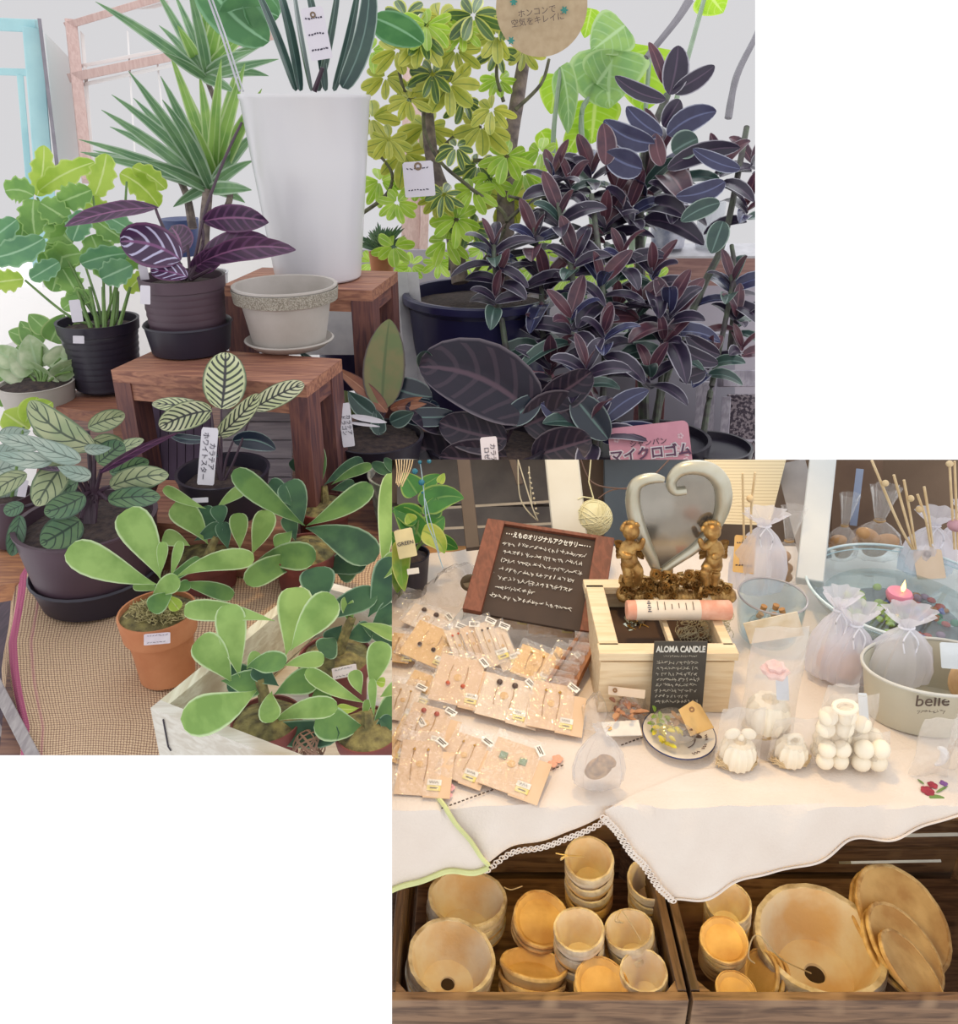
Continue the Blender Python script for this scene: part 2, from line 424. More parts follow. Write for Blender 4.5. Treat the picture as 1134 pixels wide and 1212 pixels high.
# ================================================================ PLANT CORNER
CUR[0] = 'A'
def blk(name, pts, ext, m, lab=None, kind='structure'):
    b = MB(); b.slab(pts, ext); o = b.build(name, m)
    if kind == 'structure': tag(o, lab or name.replace('_', ' '), name.split('_')[0], kind=kind)
    return o
M_pane = mat('misty_window_pane', '14141a', .9, '101016', 1, spec=.05, emis='d8d7d9', es=.98)
M_wallw = mat('white_painted_wall', 'efebea', .8, 'eae6e6', 2)
M_teal = mat('teal_painted_wood', 'b4dade', .6, 'a2ccd4', 6)  # window glare put into this pale teal
M_pink = wood('pinkish_bare_wood', 'd6bab4', 'cbaaa4', 0)  # bare wood, paled in its colour for window glare
M_pinkz = wood('pinkish_bare_wood_upright', 'd8bcb6', 'ccaca6', 2)  # same wood upright, glare put into the pale colour
M_lace = mat('white_cloth', 'c9c7cb', .85, 'bcbac0', 30)
# the far window front: one bright misty pane behind everything, frames in front of it
blk('window_1', [Wy(-60, -60, 3.3), Wy(1000, -60, 3.3), Wy(1000, 300, 3.3), Wy(-60, 300, 3.3)], (0, .01, 0), M_pane, 'wide bright misty window behind the plants')
fr = MB()
def pbar(mb, a, b, wpx, d=.05):
    p, q = W(*a), W(*b); w = wpx / F * (a[2] + b[2]) / 2
    ax = (q - p).normalized(); mb.bar(p, q, w, d, up=(CAM - p).cross(ax).normalized())
def trim(name, bars, m, lab, d=.05):
    mb = MB()
    for a, b, w in bars: pbar(mb, a, b, w, d)
    return struct(mb.build(name, m), lab)
trim('wall_corner', [((62, -20, 3.0), (82, 200, 3.0), 26), ((40, -8, 3.02), (400, -30, 3.0), 50), ((20, 12, 3.02), (-20, 12, 3.02), 22)], M_wallw, 'white corner post and lintel by the teal window')
trim('window_frame', [((84, 26, 2.95), (104, 215, 2.95), 13), ((80, 30, 2.95), (200, -6, 2.9), 8), ((84, 92, 2.95), (330, 40, 2.9), 10)], M_pinkz, 'pinkish wooden window frame in the corner')
trim('window_sash', [((97, 34, 2.97), (112, 225, 2.97), 4), ((97, 32, 2.97), (200, 3, 2.93), 4), ((97, 78, 2.97), (200, 58, 2.93), 4), ((99, 100, 2.97), (210, 76, 2.93), 4), ((150, 20, 2.97), (160, 190, 2.95), 2), ((186, 70, 2.97), (196, 170, 2.95), 2)], M_wallw, 'white sash inside the pinkish window frame', .02)
trim('door_1', [((-20, 28, 2.9), (46, 31, 2.9), 14), ((38, 36, 2.88), (62, 330, 2.88), 20), ((-20, 84, 2.88), (38, 86, 2.88), 8), ((24, 92, 2.88), (44, 330, 2.88), 7)], M_teal, 'teal painted door frame, paled for glare, with tall panes at far left')
trim('door_shadow_line', [((47, 26, 2.86), (68, 200, 2.86), 4)], mat('grey_shadow', '8b8690', .8), 'thin grey bar painted as the shadow line beside the teal door frame')  # grey bar stands in for the shadow line beside the door frame
blk('wall_low', [W(-20, 352, 2.7), W(110, 352, 2.7), W(110, 600, 2.7), W(-20, 600, 2.7)], (0, .03, 0), M_wallw, 'white low wall below the teal door')
blk('wall_back_left', [W(50, 297, 3.0), W(440, 297, 3.0), W(440, 620, 3.0), W(50, 620, 3.0)], (0, .03, 0), M_wallw, 'white wall under the misty window behind the benches')
blk('windowsill', [W(-20, 340, 2.3), W(90, 340, 2.3), W(90, 372, 2.0), W(-20, 420, 2.0)], (0, 0, -.03), M_wallw, 'white sill at far left behind the pothos')
# right hand wall parts
blk('window_ledge', [W(735, 288, 2.6), W(930, 288, 2.6), W(930, 303, 2.5), W(735, 303, 2.5)], (0, 0, -.03), mat('white_ledge', 'c6c4ca', .6), 'white window ledge behind the rubber plants')
blk('wall_right', [W(420, 296, 2.75), W(930, 296, 2.75), W(930, 640, 2.75), W(420, 640, 2.75)], (0, .03, 0), mat('dim_wall', 'a59ea8', .85, '9a929e', 3), 'grey wall below the window ledge')
b = MB(); b.slab([W(740, 306, 2.5), W(930, 306, 2.5), W(930, 338, 2.5), W(740, 338, 2.5)], (0, .04, 0)); struct(b.build('trim_1', wood('reddish_beam', '8f6a62', '77534f', 0)), 'reddish brown wooden beam under the window ledge')
b = MB(); b.slab([W(640, 395, 2.3), W(870, 395, 2.3), W(870, 600, 2.3), W(640, 600, 2.3)], (0, .02, 0)); tag(b.build('backing_board', mat('grey_board', '8f8c98', .6, '86838f', 3)), 'smooth grey board standing behind the rubber plants', 'board')
b = MB(); pbar(b, (786, 400, 2.2), (776, 600, 2.2), 9); pbar(b, (762, 420, 2.2), (752, 600, 2.2), 16, .03); tag(b.build('upright_post', wood('red_post', '7c4c4e', '5e3a42', 2)), 'reddish brown wooden uprights in front of the grey board', 'post')
# lattice crate at the right edge
r = thing('lattice_crate', 'whitewashed wooden crate with wire mesh front at the right edge', 'crate', W(868, 600, 2.1))
b = MB(); pbar(b, (836, 452, 2.1), (826, 620, 2.1), 22); pbar(b, (852, 448, 2.08), (930, 448, 2.08), 20); pbar(b, (860, 470, 2.07), (852, 620, 2.07), 10)
b.build('frame', wood('whitewashed_wood', 'bab4c0', '9d96a6', 2, wear='8d8694'), r)
b = MB(); b.slab([W(862, 468, 2.12), W(930, 468, 2.12), W(930, 520, 2.12), W(862, 520, 2.12)], (0, .01, 0)); b.build('panel', mat('carved_panel', '8a7f86', .8, '3f3542', 130, 1, 160, sharp=.12), r)
b = MB()
for i in range(12):
    b.tube([W(852 + i * 8, 522, 2.09), W(856 + i * 8, 530, 2.085), W(852 + i * 8, 538, 2.09), W(856 + i * 8, 548, 2.085)], .0014, 5)
    b.tube([W(860 + i * 8, 522, 2.09), W(856 + i * 8, 530, 2.085), W(860 + i * 8, 538, 2.09), W(856 + i * 8, 548, 2.085)], .0014, 5)
b.build('wire_mesh', mat('dark_wire', '3f3944', .5, metal=.6), r)
# ------------------------------------------------------------- base, floor, burlap
def zquad(pix, z): return [Wz(x, y, z) for x, y in pix]
b = MB(); b.slab([V((-1.6, .55, .25)), V((-.1, .55, .25)), V((-.1, 1.5, .25)), V((-1.6, 3, .25))], (0, 0, -.03)); struct(b.build('floor', wood('dark_floor', '4d3b48', '3d2f3c', 1)), 'dark wooden floor at lower left')
b = MB(); b.slab(zquad([(20, 680), (500, 680), (520, 470), (60, 470)], .79), (0, 0, -.03)); b.slab([V((-.50, .60, .795)), V((-.10, .60, .795)), V((-.12, 1.22, .795)), V((-.80, 1.22, .795))], (0, 0, -.03))
pl = tag(b.build('display_table', wood('table_planks', '84604f', '5f4240', 0)), 'brown plank table carrying the potted plants', 'table')
b = MB(); b.slab([V((-.05, 1.6, .62)), V((1.2, 1.6, .62)), V((1.2, 2.12, .62)), V((-.05, 2.12, .62))], (0, 0, -.04)); tag(b.build('plant_bench', wood('bench_far', '5c4646', '463540', 0)), 'dark low bench beneath the rubber plants', 'bench')
b = MB(); pbar(b, (-40, 742, 1.12), (52, 920, .92), 13, .03); pbar(b, (-50, 760, 1.13), (30, 925, .95), 5, .02); tag(b.build('edge_plank', wood('grey_plank', 'a39c9c', '877f82', 1)), 'weathered grey plank edge beside the burlap at lower left', 'plank')
b = MB(); b.slab(zquad([(-40, 700), (30, 688), (40, 640), (-40, 640)], .80), (0, 0, -.03)); tag(b.build('side_board', wood('orange_board', 'b57f58', '8f5f48', 0)), 'orange brown board corner left of the burlap', 'board')
# burlap
m, nt, bs = base_mat('burlap'); bs.inputs['Roughness'].default_value = .95; bs.inputs['Specular IOR Level'].default_value = .1
uv = N(nt, 'ShaderNodeUVMap'); sx = N(nt, 'ShaderNodeSeparateXYZ'); nt.links.new(uv.outputs[0], sx.inputs[0])
no = N(nt, 'ShaderNodeTexNoise'); no.inputs['Scale'].default_value = 5; nt.links.new(uv.outputs[0], no.inputs[0])
dis = mth(nt, 'MULTIPLY', mth(nt, 'SUBTRACT', no.outputs[0], .5), .02)
nw = N(nt, 'ShaderNodeTexNoise'); nw.inputs['Scale'].default_value = 130; nt.links.new(uv.outputs[0], nw.inputs[0])
fu = mth(nt, 'SINE', mth(nt, 'ADD', mth(nt, 'MULTIPLY', mth(nt, 'ADD', sx.outputs[0], dis), 140 * 2 * pi), mth(nt, 'MULTIPLY', nw.outputs[0], 2.6)))
fv = mth(nt, 'SINE', mth(nt, 'ADD', mth(nt, 'MULTIPLY', mth(nt, 'SUBTRACT', sx.outputs[1], dis), 165 * 2 * pi), mth(nt, 'MULTIPLY', nw.outputs[0], 3.2)))
hgt = mth(nt, 'MULTIPLY', mth(nt, 'ADD', fu, 1), mth(nt, 'ADD', fv, 1))
rr = N(nt, 'ShaderNodeMapRange'); rr.inputs[1].default_value = .0; rr.inputs[2].default_value = .7; nt.links.new(hgt, rr.inputs[0])
c_ = mixc(nt, rr.outputs[0], lin('86695a'), lin('d6ba9c'))
stripe = mth(nt, 'MULTIPLY', mth(nt, 'LESS_THAN', mth(nt, 'ABSOLUTE', mth(nt, 'SUBTRACT', sx.outputs[0], .045)), .011), 1)
stripe2 = mth(nt, 'MULTIPLY', mth(nt, 'LESS_THAN', mth(nt, 'ABSOLUTE', mth(nt, 'SUBTRACT', sx.outputs[0], .09)), .004), .35)
c_ = mixc(nt, mth(nt, 'MULTIPLY', mth(nt, 'ADD', stripe, stripe2), .85), c_, lin('b0527e'))
nt.links.new(c_, bs.inputs['Base Color'])
bu = N(nt, 'ShaderNodeBump'); bu.inputs['Strength'].default_value = .35; bu.inputs['Distance'].default_value = .001; nt.links.new(hgt, bu.inputs['Height']); nt.links.new(bu.outputs[0], bs.inputs['Normal'])
def interp_(pts, x):
    for (a, b_), (c, d) in zip(pts, pts[1:]):
        if a <= x <= c: return b_ + (d - b_) * (x - a) / (c - a)
    return pts[-1][1] if x > pts[-1][0] else pts[0][1]
g = MB(); nx, ny = 70, 80; vs = []; uvs = []
Lp = [(8, 672), (2, 700), (0, 760), (22, 860), (48, 930), (80, 1010)]   # left outline of the cloth
for j in range(ny + 1):
    v = j / ny
    for i in range(nx + 1):
        u = i / nx
        # cloth length runs from back (v=0) over the table edge and down
        s = v * 1.0
        Y = 1.22 - s * .66; z = .80
        yE = .63
        if Y < yE:
            d = yE - Y; z = .80 - max(0, d - .01) * .8; Y = yE - min(d, .02)
        s_ = Y if v < .62 else .8
        xl = interp_([(.6, -.50), (.777, -.575), (.946, -.685), (1.12, -.775), (1.25, -.80)], Y) + .006 * sin(v * 9); xr = -.10
        X = xl + (xr - xl) * u
        z += .004 * sin(u * 17 + v * 5) * (1 if v > .1 else 0) * min(1, u * 6) - (.05 * (1 - u / .05) ** 2 if u < .05 else 0)
        z += .0032
        vs.append(V((X, Y, z))); uvs.append((u, v))
g.add(vs, [[j * (nx + 1) + i, j * (nx + 1) + i + 1, (j + 1) * (nx + 1) + i + 1, (j + 1) * (nx + 1) + i] for j in range(ny) for i in range(nx)], uvs)
tag(g.build('burlap_cloth', m), 'coarse tan burlap cloth with a magenta stripe draped over the table', 'cloth')
ZT = .805
# ------------------------------------------------------------- wooden benches
def bench(name, lab, fl, fr_, back, z, legz, beam, lw, gapx=None):
    """fl, fr_: front corners (pixels) on height z; back: depth of the top"""
    a, c = Wz(*fl, z), Wz(*fr_, z); d = (c - a).normalized(); n = V((-d.y, d.x, 0))
    e, f = a + n * back, c + n * back
    root = thing(name, lab, 'bench', (a + f) / 2 - V((0, 0, z - legz)))
    th = .022
    b = MB()
    for k in range(3):
        o1, o2 = k / 3 + .004, (k + 1) / 3 - .004
        b.slab([a + n * back * o1, c + n * back * o1, c + n * back * o2, a + n * back * o2], (0, 0, -th))
    b.build('top', M_bench, root)
    b = MB(); b.slab([a + n * .003 + d * .002 - V((0, 0, th)), c + n * .003 - d * .002 - V((0, 0, th)), c + n * .003 - d * .002 - V((0, 0, th + beam)), a + n * .003 + d * .002 - V((0, 0, th + beam))], n * .02); b.build('front_rail', M_bench, root)
    b = MB(); b.slab([e - n * .003 + d * .002 - V((0, 0, th)), f - n * .003 - d * .002 - V((0, 0, th)), f - n * .003 - d * .002 - V((0, 0, th + beam)), e - n * .003 + d * .002 - V((0, 0, th + beam))], -n * .02); b.build('back_rail', M_bench, root)
    for p, s in ((a, 1), (c, -1)):
        for q, s2 in ((p, 1), (p + n * back, -1)):
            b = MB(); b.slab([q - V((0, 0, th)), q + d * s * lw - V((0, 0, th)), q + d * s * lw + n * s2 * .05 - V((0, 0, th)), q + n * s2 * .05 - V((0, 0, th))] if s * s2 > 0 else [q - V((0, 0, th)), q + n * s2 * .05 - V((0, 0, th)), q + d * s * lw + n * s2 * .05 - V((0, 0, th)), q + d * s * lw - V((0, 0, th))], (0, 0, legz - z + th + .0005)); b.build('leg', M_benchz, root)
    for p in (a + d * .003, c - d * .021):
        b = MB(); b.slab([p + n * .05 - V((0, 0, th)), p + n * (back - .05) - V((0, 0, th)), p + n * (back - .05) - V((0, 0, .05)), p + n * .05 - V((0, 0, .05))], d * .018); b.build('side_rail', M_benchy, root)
    return root
bench('low_bench', 'brown wooden bench with the grey pot and the purple leaved plant on top', (131, 438), (362, 456), .155, 1.08, ZT - .012, .032, .034)
bench('tall_bench', 'brown wooden bench carrying the tall white planter', (262, 338), (440, 344), .21, 1.163, .78, .024, .045)
b = MB(); b.slab(zquad([(40, 478), (150, 492), (168, 462), (60, 462)], .985), (0, 0, -.022)); b.slab(zquad([(46, 478), (60, 480), (68, 470), (58, 468)], .96), (0, 0, -.19)); b.slab(zquad([(130, 489), (146, 491), (150, 478), (136, 476)], .96), (0, 0, -.19))
tag(b.build('step_shelf', wood('orange_shelf', '9a6750', '7d4f44', 0)), 'low brown wooden shelf at the left under the split leaf plant', 'shelf')
b = MB(); b.slab(zquad([(170, 618), (345, 628), (325, 572), (190, 568)], .893), (0, 0, -.09)); tag(b.build('wooden_step', M_bench), 'dark brown wooden step under the white veined plant', 'step')
b = MB()
for i in range(9):
    x = 160 + i * 10; b.slab([W(x, 466, 1.52), W(x + 9, 466, 1.52), W(x + 9, 590, 1.52), W(x, 590, 1.52)], (0, .01, 0))
tag(b.build('ribbed_screen', mat('ribbed_mauve', '6b5872', .7, '59475f', 12)), 'mauve ribbed screen behind the lower bench', 'screen')
b = MB()
for i in range(6):
    y = 478 + i * 22; b.slab([W(262, y, 1.5), W(345, y, 1.5), W(345, y + 20, 1.5), W(262, y + 20, 1.5)], (0, .01, 0))
tag(b.build('slatted_screen', wood('pale_slats', 'b5aab2', '9c929c', 0)), 'pale grey slatted screen beneath the lower bench', 'screen')
b = MB(); cl = [(236, 318), (470, 318), (480, 330), (480, 344)]
q = [[W(430 + i * 13 + (j > 0) * 6 * j, 322 + j * 60, 2.0 - .02 * (i % 2)) for i in range(6)] for j in range(5)]
b.add([p for r_ in q for p in r_], [[j * 6 + i, j * 6 + i + 1, (j + 1) * 6 + i + 1, (j + 1) * 6 + i] for j in range(4) for i in range(5)])
b.add([W(232, 345, 2.0), W(428, 345, 2.0), W(428, 420, 2.0), W(232, 420, 2.0)], [[0, 1, 2, 3]])
tag(b.build('white_drape', M_lace), 'white cloth hanging behind the tall bench', 'cloth')
# ------------------------------------------------------------- pots on the benches
LG = {
 'pur': leafm('plum_calathea_leaf', '4b2f4a', '3a2440', edge='6a4466', mid='8a5a80', vein='5e3c5e', vf=7, vk=1.2, vt=.6, rough=.3, trans=.12),
 'purs': leafm('plum_pink_striped_leaf', '3f2848', '4a2c4e', edge='6a4466', mid='7a4a78', vein='b9b4d4', vf=4, vk=1.6, vt=.75, rough=.25, trans=.1, vein_max=.8),
 'stag': leafm('staghorn_frond_bright', '7fa05a', '9cbc70', edge='c2d6a8', rough=.7, trans=.3, spec=.15, ew=.9),
 'stag2': leafm('staghorn_frond', '5c8050', '729658', edge='a9c29a', rough=.75, trans=.22, spec=.12, ew=.9),
 'stagd': leafm('staghorn_frond_dark', '3c5748', '4b6c50', edge='8aa48c', rough=.75, trans=.15, spec=.12, ew=.92),
 'pin': leafm('pinstripe_calathea_leaf', 'd4d6b4', 'c0c89a', edge='5a6a52', mid='39383e', vein='3d4640', vf=8.5, vk=2.2, vt=.35, soft=.3, rough=.45, trans=.15, ew=.93),
 'cal': leafm('calathea_leaf', 'a9b08a', '93a27c', edge='66785c', mid='4c5848', vein='4c5a48', vf=5, vk=1.7, vt=.86, soft=.08, rough=.4, trans=.12, vein_max=.82),
 'cald': leafm('calathea_leaf_deep', '6c8860', '56785c', edge='42584a', mid='34463c', vein='34463c', vf=5, vk=1.7, vt=.84, soft=.1, rough=.4, trans=.12, vein_max=.85),
 'calb': leafm('calathea_leaf_pale', 'a6b2a6', '8fa49a', edge='7c8c82', mid='5c6c64', vein='74847a', vf=5, vk=1.7, vt=.86, soft=.1, rough=.35, trans=.1),
 'phi': leafm('split_leaf', '6f9c50', '86b05a', edge='9cc070', mid='a8c888', rough=.4, trans=.35),
 'phy': leafm('split_leaf_yellow', '9fc04a', 'b4cf58', edge='c4d878', mid='cfe090', rough=.4, trans=.45),
 'phb': leafm('split_leaf_cool', '5c8f68', '6da070', edge='8fb890', mid='9cc4a0', rough=.35, trans=.25),
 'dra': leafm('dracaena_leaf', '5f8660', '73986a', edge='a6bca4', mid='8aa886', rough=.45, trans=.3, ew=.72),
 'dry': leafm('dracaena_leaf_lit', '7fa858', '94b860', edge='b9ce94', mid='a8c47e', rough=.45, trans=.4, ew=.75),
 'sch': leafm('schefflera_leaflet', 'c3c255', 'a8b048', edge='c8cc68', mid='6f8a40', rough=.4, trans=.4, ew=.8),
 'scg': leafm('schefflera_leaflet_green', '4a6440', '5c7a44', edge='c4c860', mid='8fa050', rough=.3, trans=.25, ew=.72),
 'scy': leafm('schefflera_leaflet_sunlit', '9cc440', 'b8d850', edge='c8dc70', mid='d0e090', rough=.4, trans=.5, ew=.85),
 'fic': leafm('rubber_leaf', '30263d', '272036', edge='a5a2ae', mid='54445a', rough=.35, trans=.08, ew=.9),
 'fir': leafm('rubber_leaf_red', '66404a', '4c3142', edge='a59aa2', mid='7f5862', rough=.3, trans=.18, ew=.9),
 'fib': leafm('rubber_leaf_blue', '38395a', '302f50', edge='a8acc0', mid='5c6288', rough=.25, trans=.08, ew=.92),
 'fig': leafm('rubber_leaf_green', '3d554e', '344a48', edge='95a8a0', mid='66807a', rough=.28, trans=.15, ew=.9),
 'oli': leafm('olive_leaf', '6c7a4c', '7f7a50', edge='55484a', mid='5c6a40', rough=.4, trans=.25, ew=.93),
 'ora': leafm('copper_leaf', 'a06a50', '8f5848', edge='6f4a44', mid='b98468', rough=.4, trans=.25),
 'drk': leafm('black_calathea_leaf', '241c2d', '1d192a', edge='6f6670', mid='54404e', vein='3a2e3c', vf=6, vk=1.3, vt=.7, rough=.35, spec=.35, trans=.03, ew=.95),
 'drg': leafm('black_calathea_leaf_green', '262f3c', '222a3a', edge='8fa0a0', mid='5f7a78', rough=.2, trans=.05, ew=.94),
 'pot': leafm('pothos_leaf', '6c9450', '7fa85c', edge='a8c080', mid='a0c080', rough=.35, trans=.3),
 'pov': leafm('pothos_leaf_speckled', '8fa878', 'c4ccae', edge='a9ba98', mid='a0b890', rough=.35, trans=.25),
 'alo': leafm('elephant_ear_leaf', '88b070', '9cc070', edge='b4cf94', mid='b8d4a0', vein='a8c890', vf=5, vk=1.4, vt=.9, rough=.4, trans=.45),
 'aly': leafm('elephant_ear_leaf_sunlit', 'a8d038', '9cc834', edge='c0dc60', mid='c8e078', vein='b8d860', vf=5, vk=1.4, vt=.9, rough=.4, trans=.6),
}
SPOON = (1.15, .38); ELL = (.55, .6); LAN = (.5, .9); STR = (.35, .8); HRT = (.3, .75)
def foliage(root, key, t, rows, ab=ELL, name='foliage', **kw):
    mb = MB()
    for i_, r in enumerate(rows):
        if name == 'leaf_blade' and i_: mb.build(name, LG[key], root); mb = MB()
        r = list(r) + [0] * (8 - len(r)); x0, y0, x1, y1, w, bend, roll, dt = r[:8]
        PL(mb, x0, y0, x1, y1, w, t, bend, roll, dt, ab=ab, **kw)
    return mb.build(name, LG[key], root)
# plum leaved calathea in a ribbed charcoal pot
r, top, t, R, h, rb = pot('calathea_pot', 'charcoal ribbed pot with glossy dark purple leaves on the lower bench', 'potted plant', 219, 414, 1.082, 326, 98, 84, M_purple, 'rib', (98, 30), sm=M_black)
foliage(r, 'pur', t, [(188, 246, 76, 268, 26, 12, 40, -.03), (240, 262, 318, 263, 34, -10, 15, -.02), (236, 312, 350, 296, 30, -22, 20, -.08), (240, 300, 318, 283, 26, -12, -20, .03), (214, 300, 202, 268, 34, 8, 0, .05), (225, 318, 262, 292, 30, 6, 30)], ab=(.7, .75), wave=.06)
foliage(r, 'purs', t - .06, [(214, 308, 142, 286, 52, 14, -10, -.03), (222, 328, 178, 320, 26, 6, 20, 0)], ab=(.5, .45), name='striped_leaf', cup=.15)
b = MB()
for pts in ([(222, 330, t), (232, 300, t), (243, 250, t), (265, 190, t + .02), (286, 145, t + .04)], [(218, 330, t), (208, 300, t), (190, 262, t), (184, 246, t)], [(224, 330, t), (240, 290, t), (238, 262, t)], [(220, 330, t), (214, 312, t - .04)], [(228, 330, t), (250, 318, t - .03)], [(216, 332, t), (205, 318, t)], [(226, 332, t), (222, 290, t)]): stalk(b, pts, .0035)
b.build('stem', M_dstem, r)
tagcard(172, 349, t - R - .002, 11, 22, 4, r, name='price_sticker', yaw=-25); tagcard(170, 322, t - .02, 10, 18, 6, r)
# pale stoneware pot
r, top, t, R, h, rb = pot('stoneware_pot', 'empty pale grey stoneware pot with a dark etched rim band and saucer', 'plant pot', 339, 405, 1.09, 336, 122, 84, M_greyp, 'band', None, soil=None)
t0 = t + .03; Bc = parent_loc(r)
b = MB(); b.lathe([(R * .93, h * .735), (R * .985, h * .745), (R * 1.012, h * .94), (R * 1.0, h * .95)], Bc, seg=48); o = b.build('rim_band', M_band, r)
o.scale = (1.012, 1.012, 1)
rs = 51 / F * depth(Bc); b = MB(); b.lathe([(0, -.006), (rs * .8, -.006), (rs, .006), (rs * 1.02, .008), (rs * .98, .01), (rs * .84, .001), (0, .001)], Bc, seg=40); b.build('saucer', M_greyp, r)
# tall white planter
r, top, t, R, h, rb = pot('tall_planter', 'tall white glossy planter with bird of paradise leaves', 'potted plant', 366, 328, 1.165, 112, 153, 100, M_white, 'plain')
foliage(r, 'fig', t, [(355, 108, 325, -30, 15, 6, 40, 0), (368, 108, 345, -30, 13, -4, 60), (385, 108, 360, -30, 12, 5, 30), (376, 108, 402, -30, 14, 4, 50), (405, 104, 436, -30, 26, 22, 20, -.05), (350, 108, 300, -20, 12, 5, 30, .05), (395, 108, 425, -20, 10, 6, 0)], ab=(.25, .4), name='leaf_stalks')
LG['str'] = leafm('strelitzia_leaf', '4c8050', '5c905a', edge='7aa880', mid='8ab890', rough=.35, trans=.35)
foliage(r, 'str', t + .1, [(318, 50, 235, -40, 62, -20, 20, .0), (440, 20, 500, 52, 44, -6, 30, .1), (330, 20, 260, 20, 40, 20, 0, 0), (300, 34, 330, -60, 50, 0, 0, .1)], ab=(.5, .6), name='leaf_blade')
b = MB()
stalk(b, [(372, 108, t), (382, 80, t - .02)], .006); b.build('stem', M_dstem, r)
b = MB(); b.tube([W(284, 108, t - .1), W(262, 40, t - .1), W(240, -20, t - .1)], .0022); b.tube([W(288, 108, t - .1), W(266, 40, t - .1), W(244, -20, t - .1)], .0018); b.build('hanging_wire', mat('clear_cord', 'b8b8c0', .3), r)
tagcard(375, 40, t - .12, 26, 56, 8, r, hole=True, lines=3)
# split leaf plant, black ribbed pot
r, top, t, R, h, rb = pot('split_leaf_pot', 'black ribbed pot of long stalked green lobed leaves at the left', 'potted plant', 120, 458, .99, 378, 92, 72, M_black, 'rib', (72, 30))
foliage(r, 'phy', t + .05, [(44, 232, 52, 172, 30, 5), (46, 226, 112, 192, 32, -8), (112, 232, 126, 182, 34, 4), (142, 205, 188, 245, 34, -10, 0, .1), (156, 198, 196, 224, 26, -6, 0, .15), (28, 330, -12, 335, 30), (150, 345, 172, 322, 24), (96, 232, 135, 262, 30)], ab=(.5, .6), wave=.05, lobe=.3, n=22)
foliage(r, 'phi', t, [(40, 232, 6, 226, 34, 8), (40, 236, 42, 280, 36, 4), (70, 240, 108, 225, 36), (60, 262, 86, 288, 44), (96, 300, 48, 316, 40, 6), (80, 285, 62, 345, 42), (108, 278, 130, 330, 42), (92, 348, 74, 318, 32), (112, 260, 148, 285, 30), (128, 300, 176, 312, 30, 0, 20), (88, 262, 60, 300, 30), (48, 240, 84, 262, 36), (110, 350, 74, 366, 28, 6, 20), (30, 255, 22, 300, 26, 0, 20)], ab=(.5, .55), wave=.06, fold=.3, lobe=.28, n=22)
foliage(r, 'phb', t - .03, [(52, 282, -14, 306, 36, -8), (20, 260, -20, 290, 30), (96, 312, 150, 300, 34, -4, 20), (120, 330, 156, 314, 36), (70, 310, 36, 330, 26), (100, 250, 86, 285, 30), (125, 255, 160, 275, 24)], ab=(.5, .55), wave=.05, lobe=.22, n=22)
b = MB()
for x1, y1 in ((44, 234), (110, 232), (60, 262), (96, 300), (128, 300), (60, 285), (80, 348), (30, 332), (140, 345), (150, 215)): stalk(b, [(122, 388, t), ((122 + x1) / 2 + 6, (388 + y1) / 2 + 14, t), (x1, y1, t + .02)], .0032)
for dx in (-14, -6, 2, 10, 18): stalk(b, [(122 + dx, 390, t - .02), (118 + dx * 2, 340, t)], .0045)
b.build('stem', M_stem, r)
tagcard(90, 368, t - R * .9, 12, 26, 5, r); tagcard(93, 402, t - R - .004, 12, 9, -2, r, name='price_sticker')
# pothos at far left
r, top, t, R, h, rb = pot('pothos_pot', 'grey tub with speckled pothos leaves at the far left', 'potted plant', 45, 482, .97, 452, 84, 74, M_greyp, 'plain')
foliage(r, 'pov', t, [(40, 440, 12, 418, 34), (44, 436, 34, 396, 36), (60, 436, 84, 408, 30), (30, 445, -6, 432, 30), (64, 446, 96, 424, 26, 0, 30), (80, 425, 52, 422, 30), (20, 430, -10, 410, 28), (34, 432, 70, 452, 20, 0, 40)], ab=HRT, wave=.03)
foliage(r, 'pot', t + .04, [(46, 410, 24, 380, 26), (60, 404, 76, 372, 30), (56, 392, 34, 372, 24), (86, 400, 66, 385, 22), (36, 402, 10, 392, 24), (70, 415, 92, 440, 22), (8, 470, 34, 440, 34, 8, 20), (12, 480, -8, 436, 30), (20, 410, 48, 430, 26), (84, 392, 108, 398, 24)], ab=HRT, name='leaf_bunch')
b = MB()
for x1, y1 in ((40, 438), (60, 436), (24, 440), (72, 424), (50, 410), (84, 440), (20, 470)): stalk(b, [(48, 462, t), ((48 + x1) / 2, (462 + y1) / 2 - 6, t), (x1, y1, t)], .003)
b.build('stem', M_stem, r)
# yellowing plant at left edge
r, top, t, R, h, rb = pot('yellowing_plant', 'dark pot with mottled yellow green leaves at the left edge', 'potted plant', 12, 640, .805, 585, 56, 46, M_purple, 'plain')
foliage(r, 'phy', t + .02, [(34, 508, 4, 488, 34), (30, 500, 44, 470, 28), (24, 512, 10, 530, 22), (38, 490, 62, 476, 24)], ab=ELL, wave=.12)
foliage(r, 'calb', t, [(0, 520, 36, 510, 24), (-14, 560, 40, 545, 26), (-10, 540, 28, 528, 20), (4, 600, 22, 575, 18)], ab=LAN, name='leaf_bunch')
tagcard(27, 578, t - .03, 9, 20, -8, r)
b = MB(); stalk(b, [(14, 590, t), (22, 540, t), (28, 505, t)], .003); b.build('stem', M_stem, r)
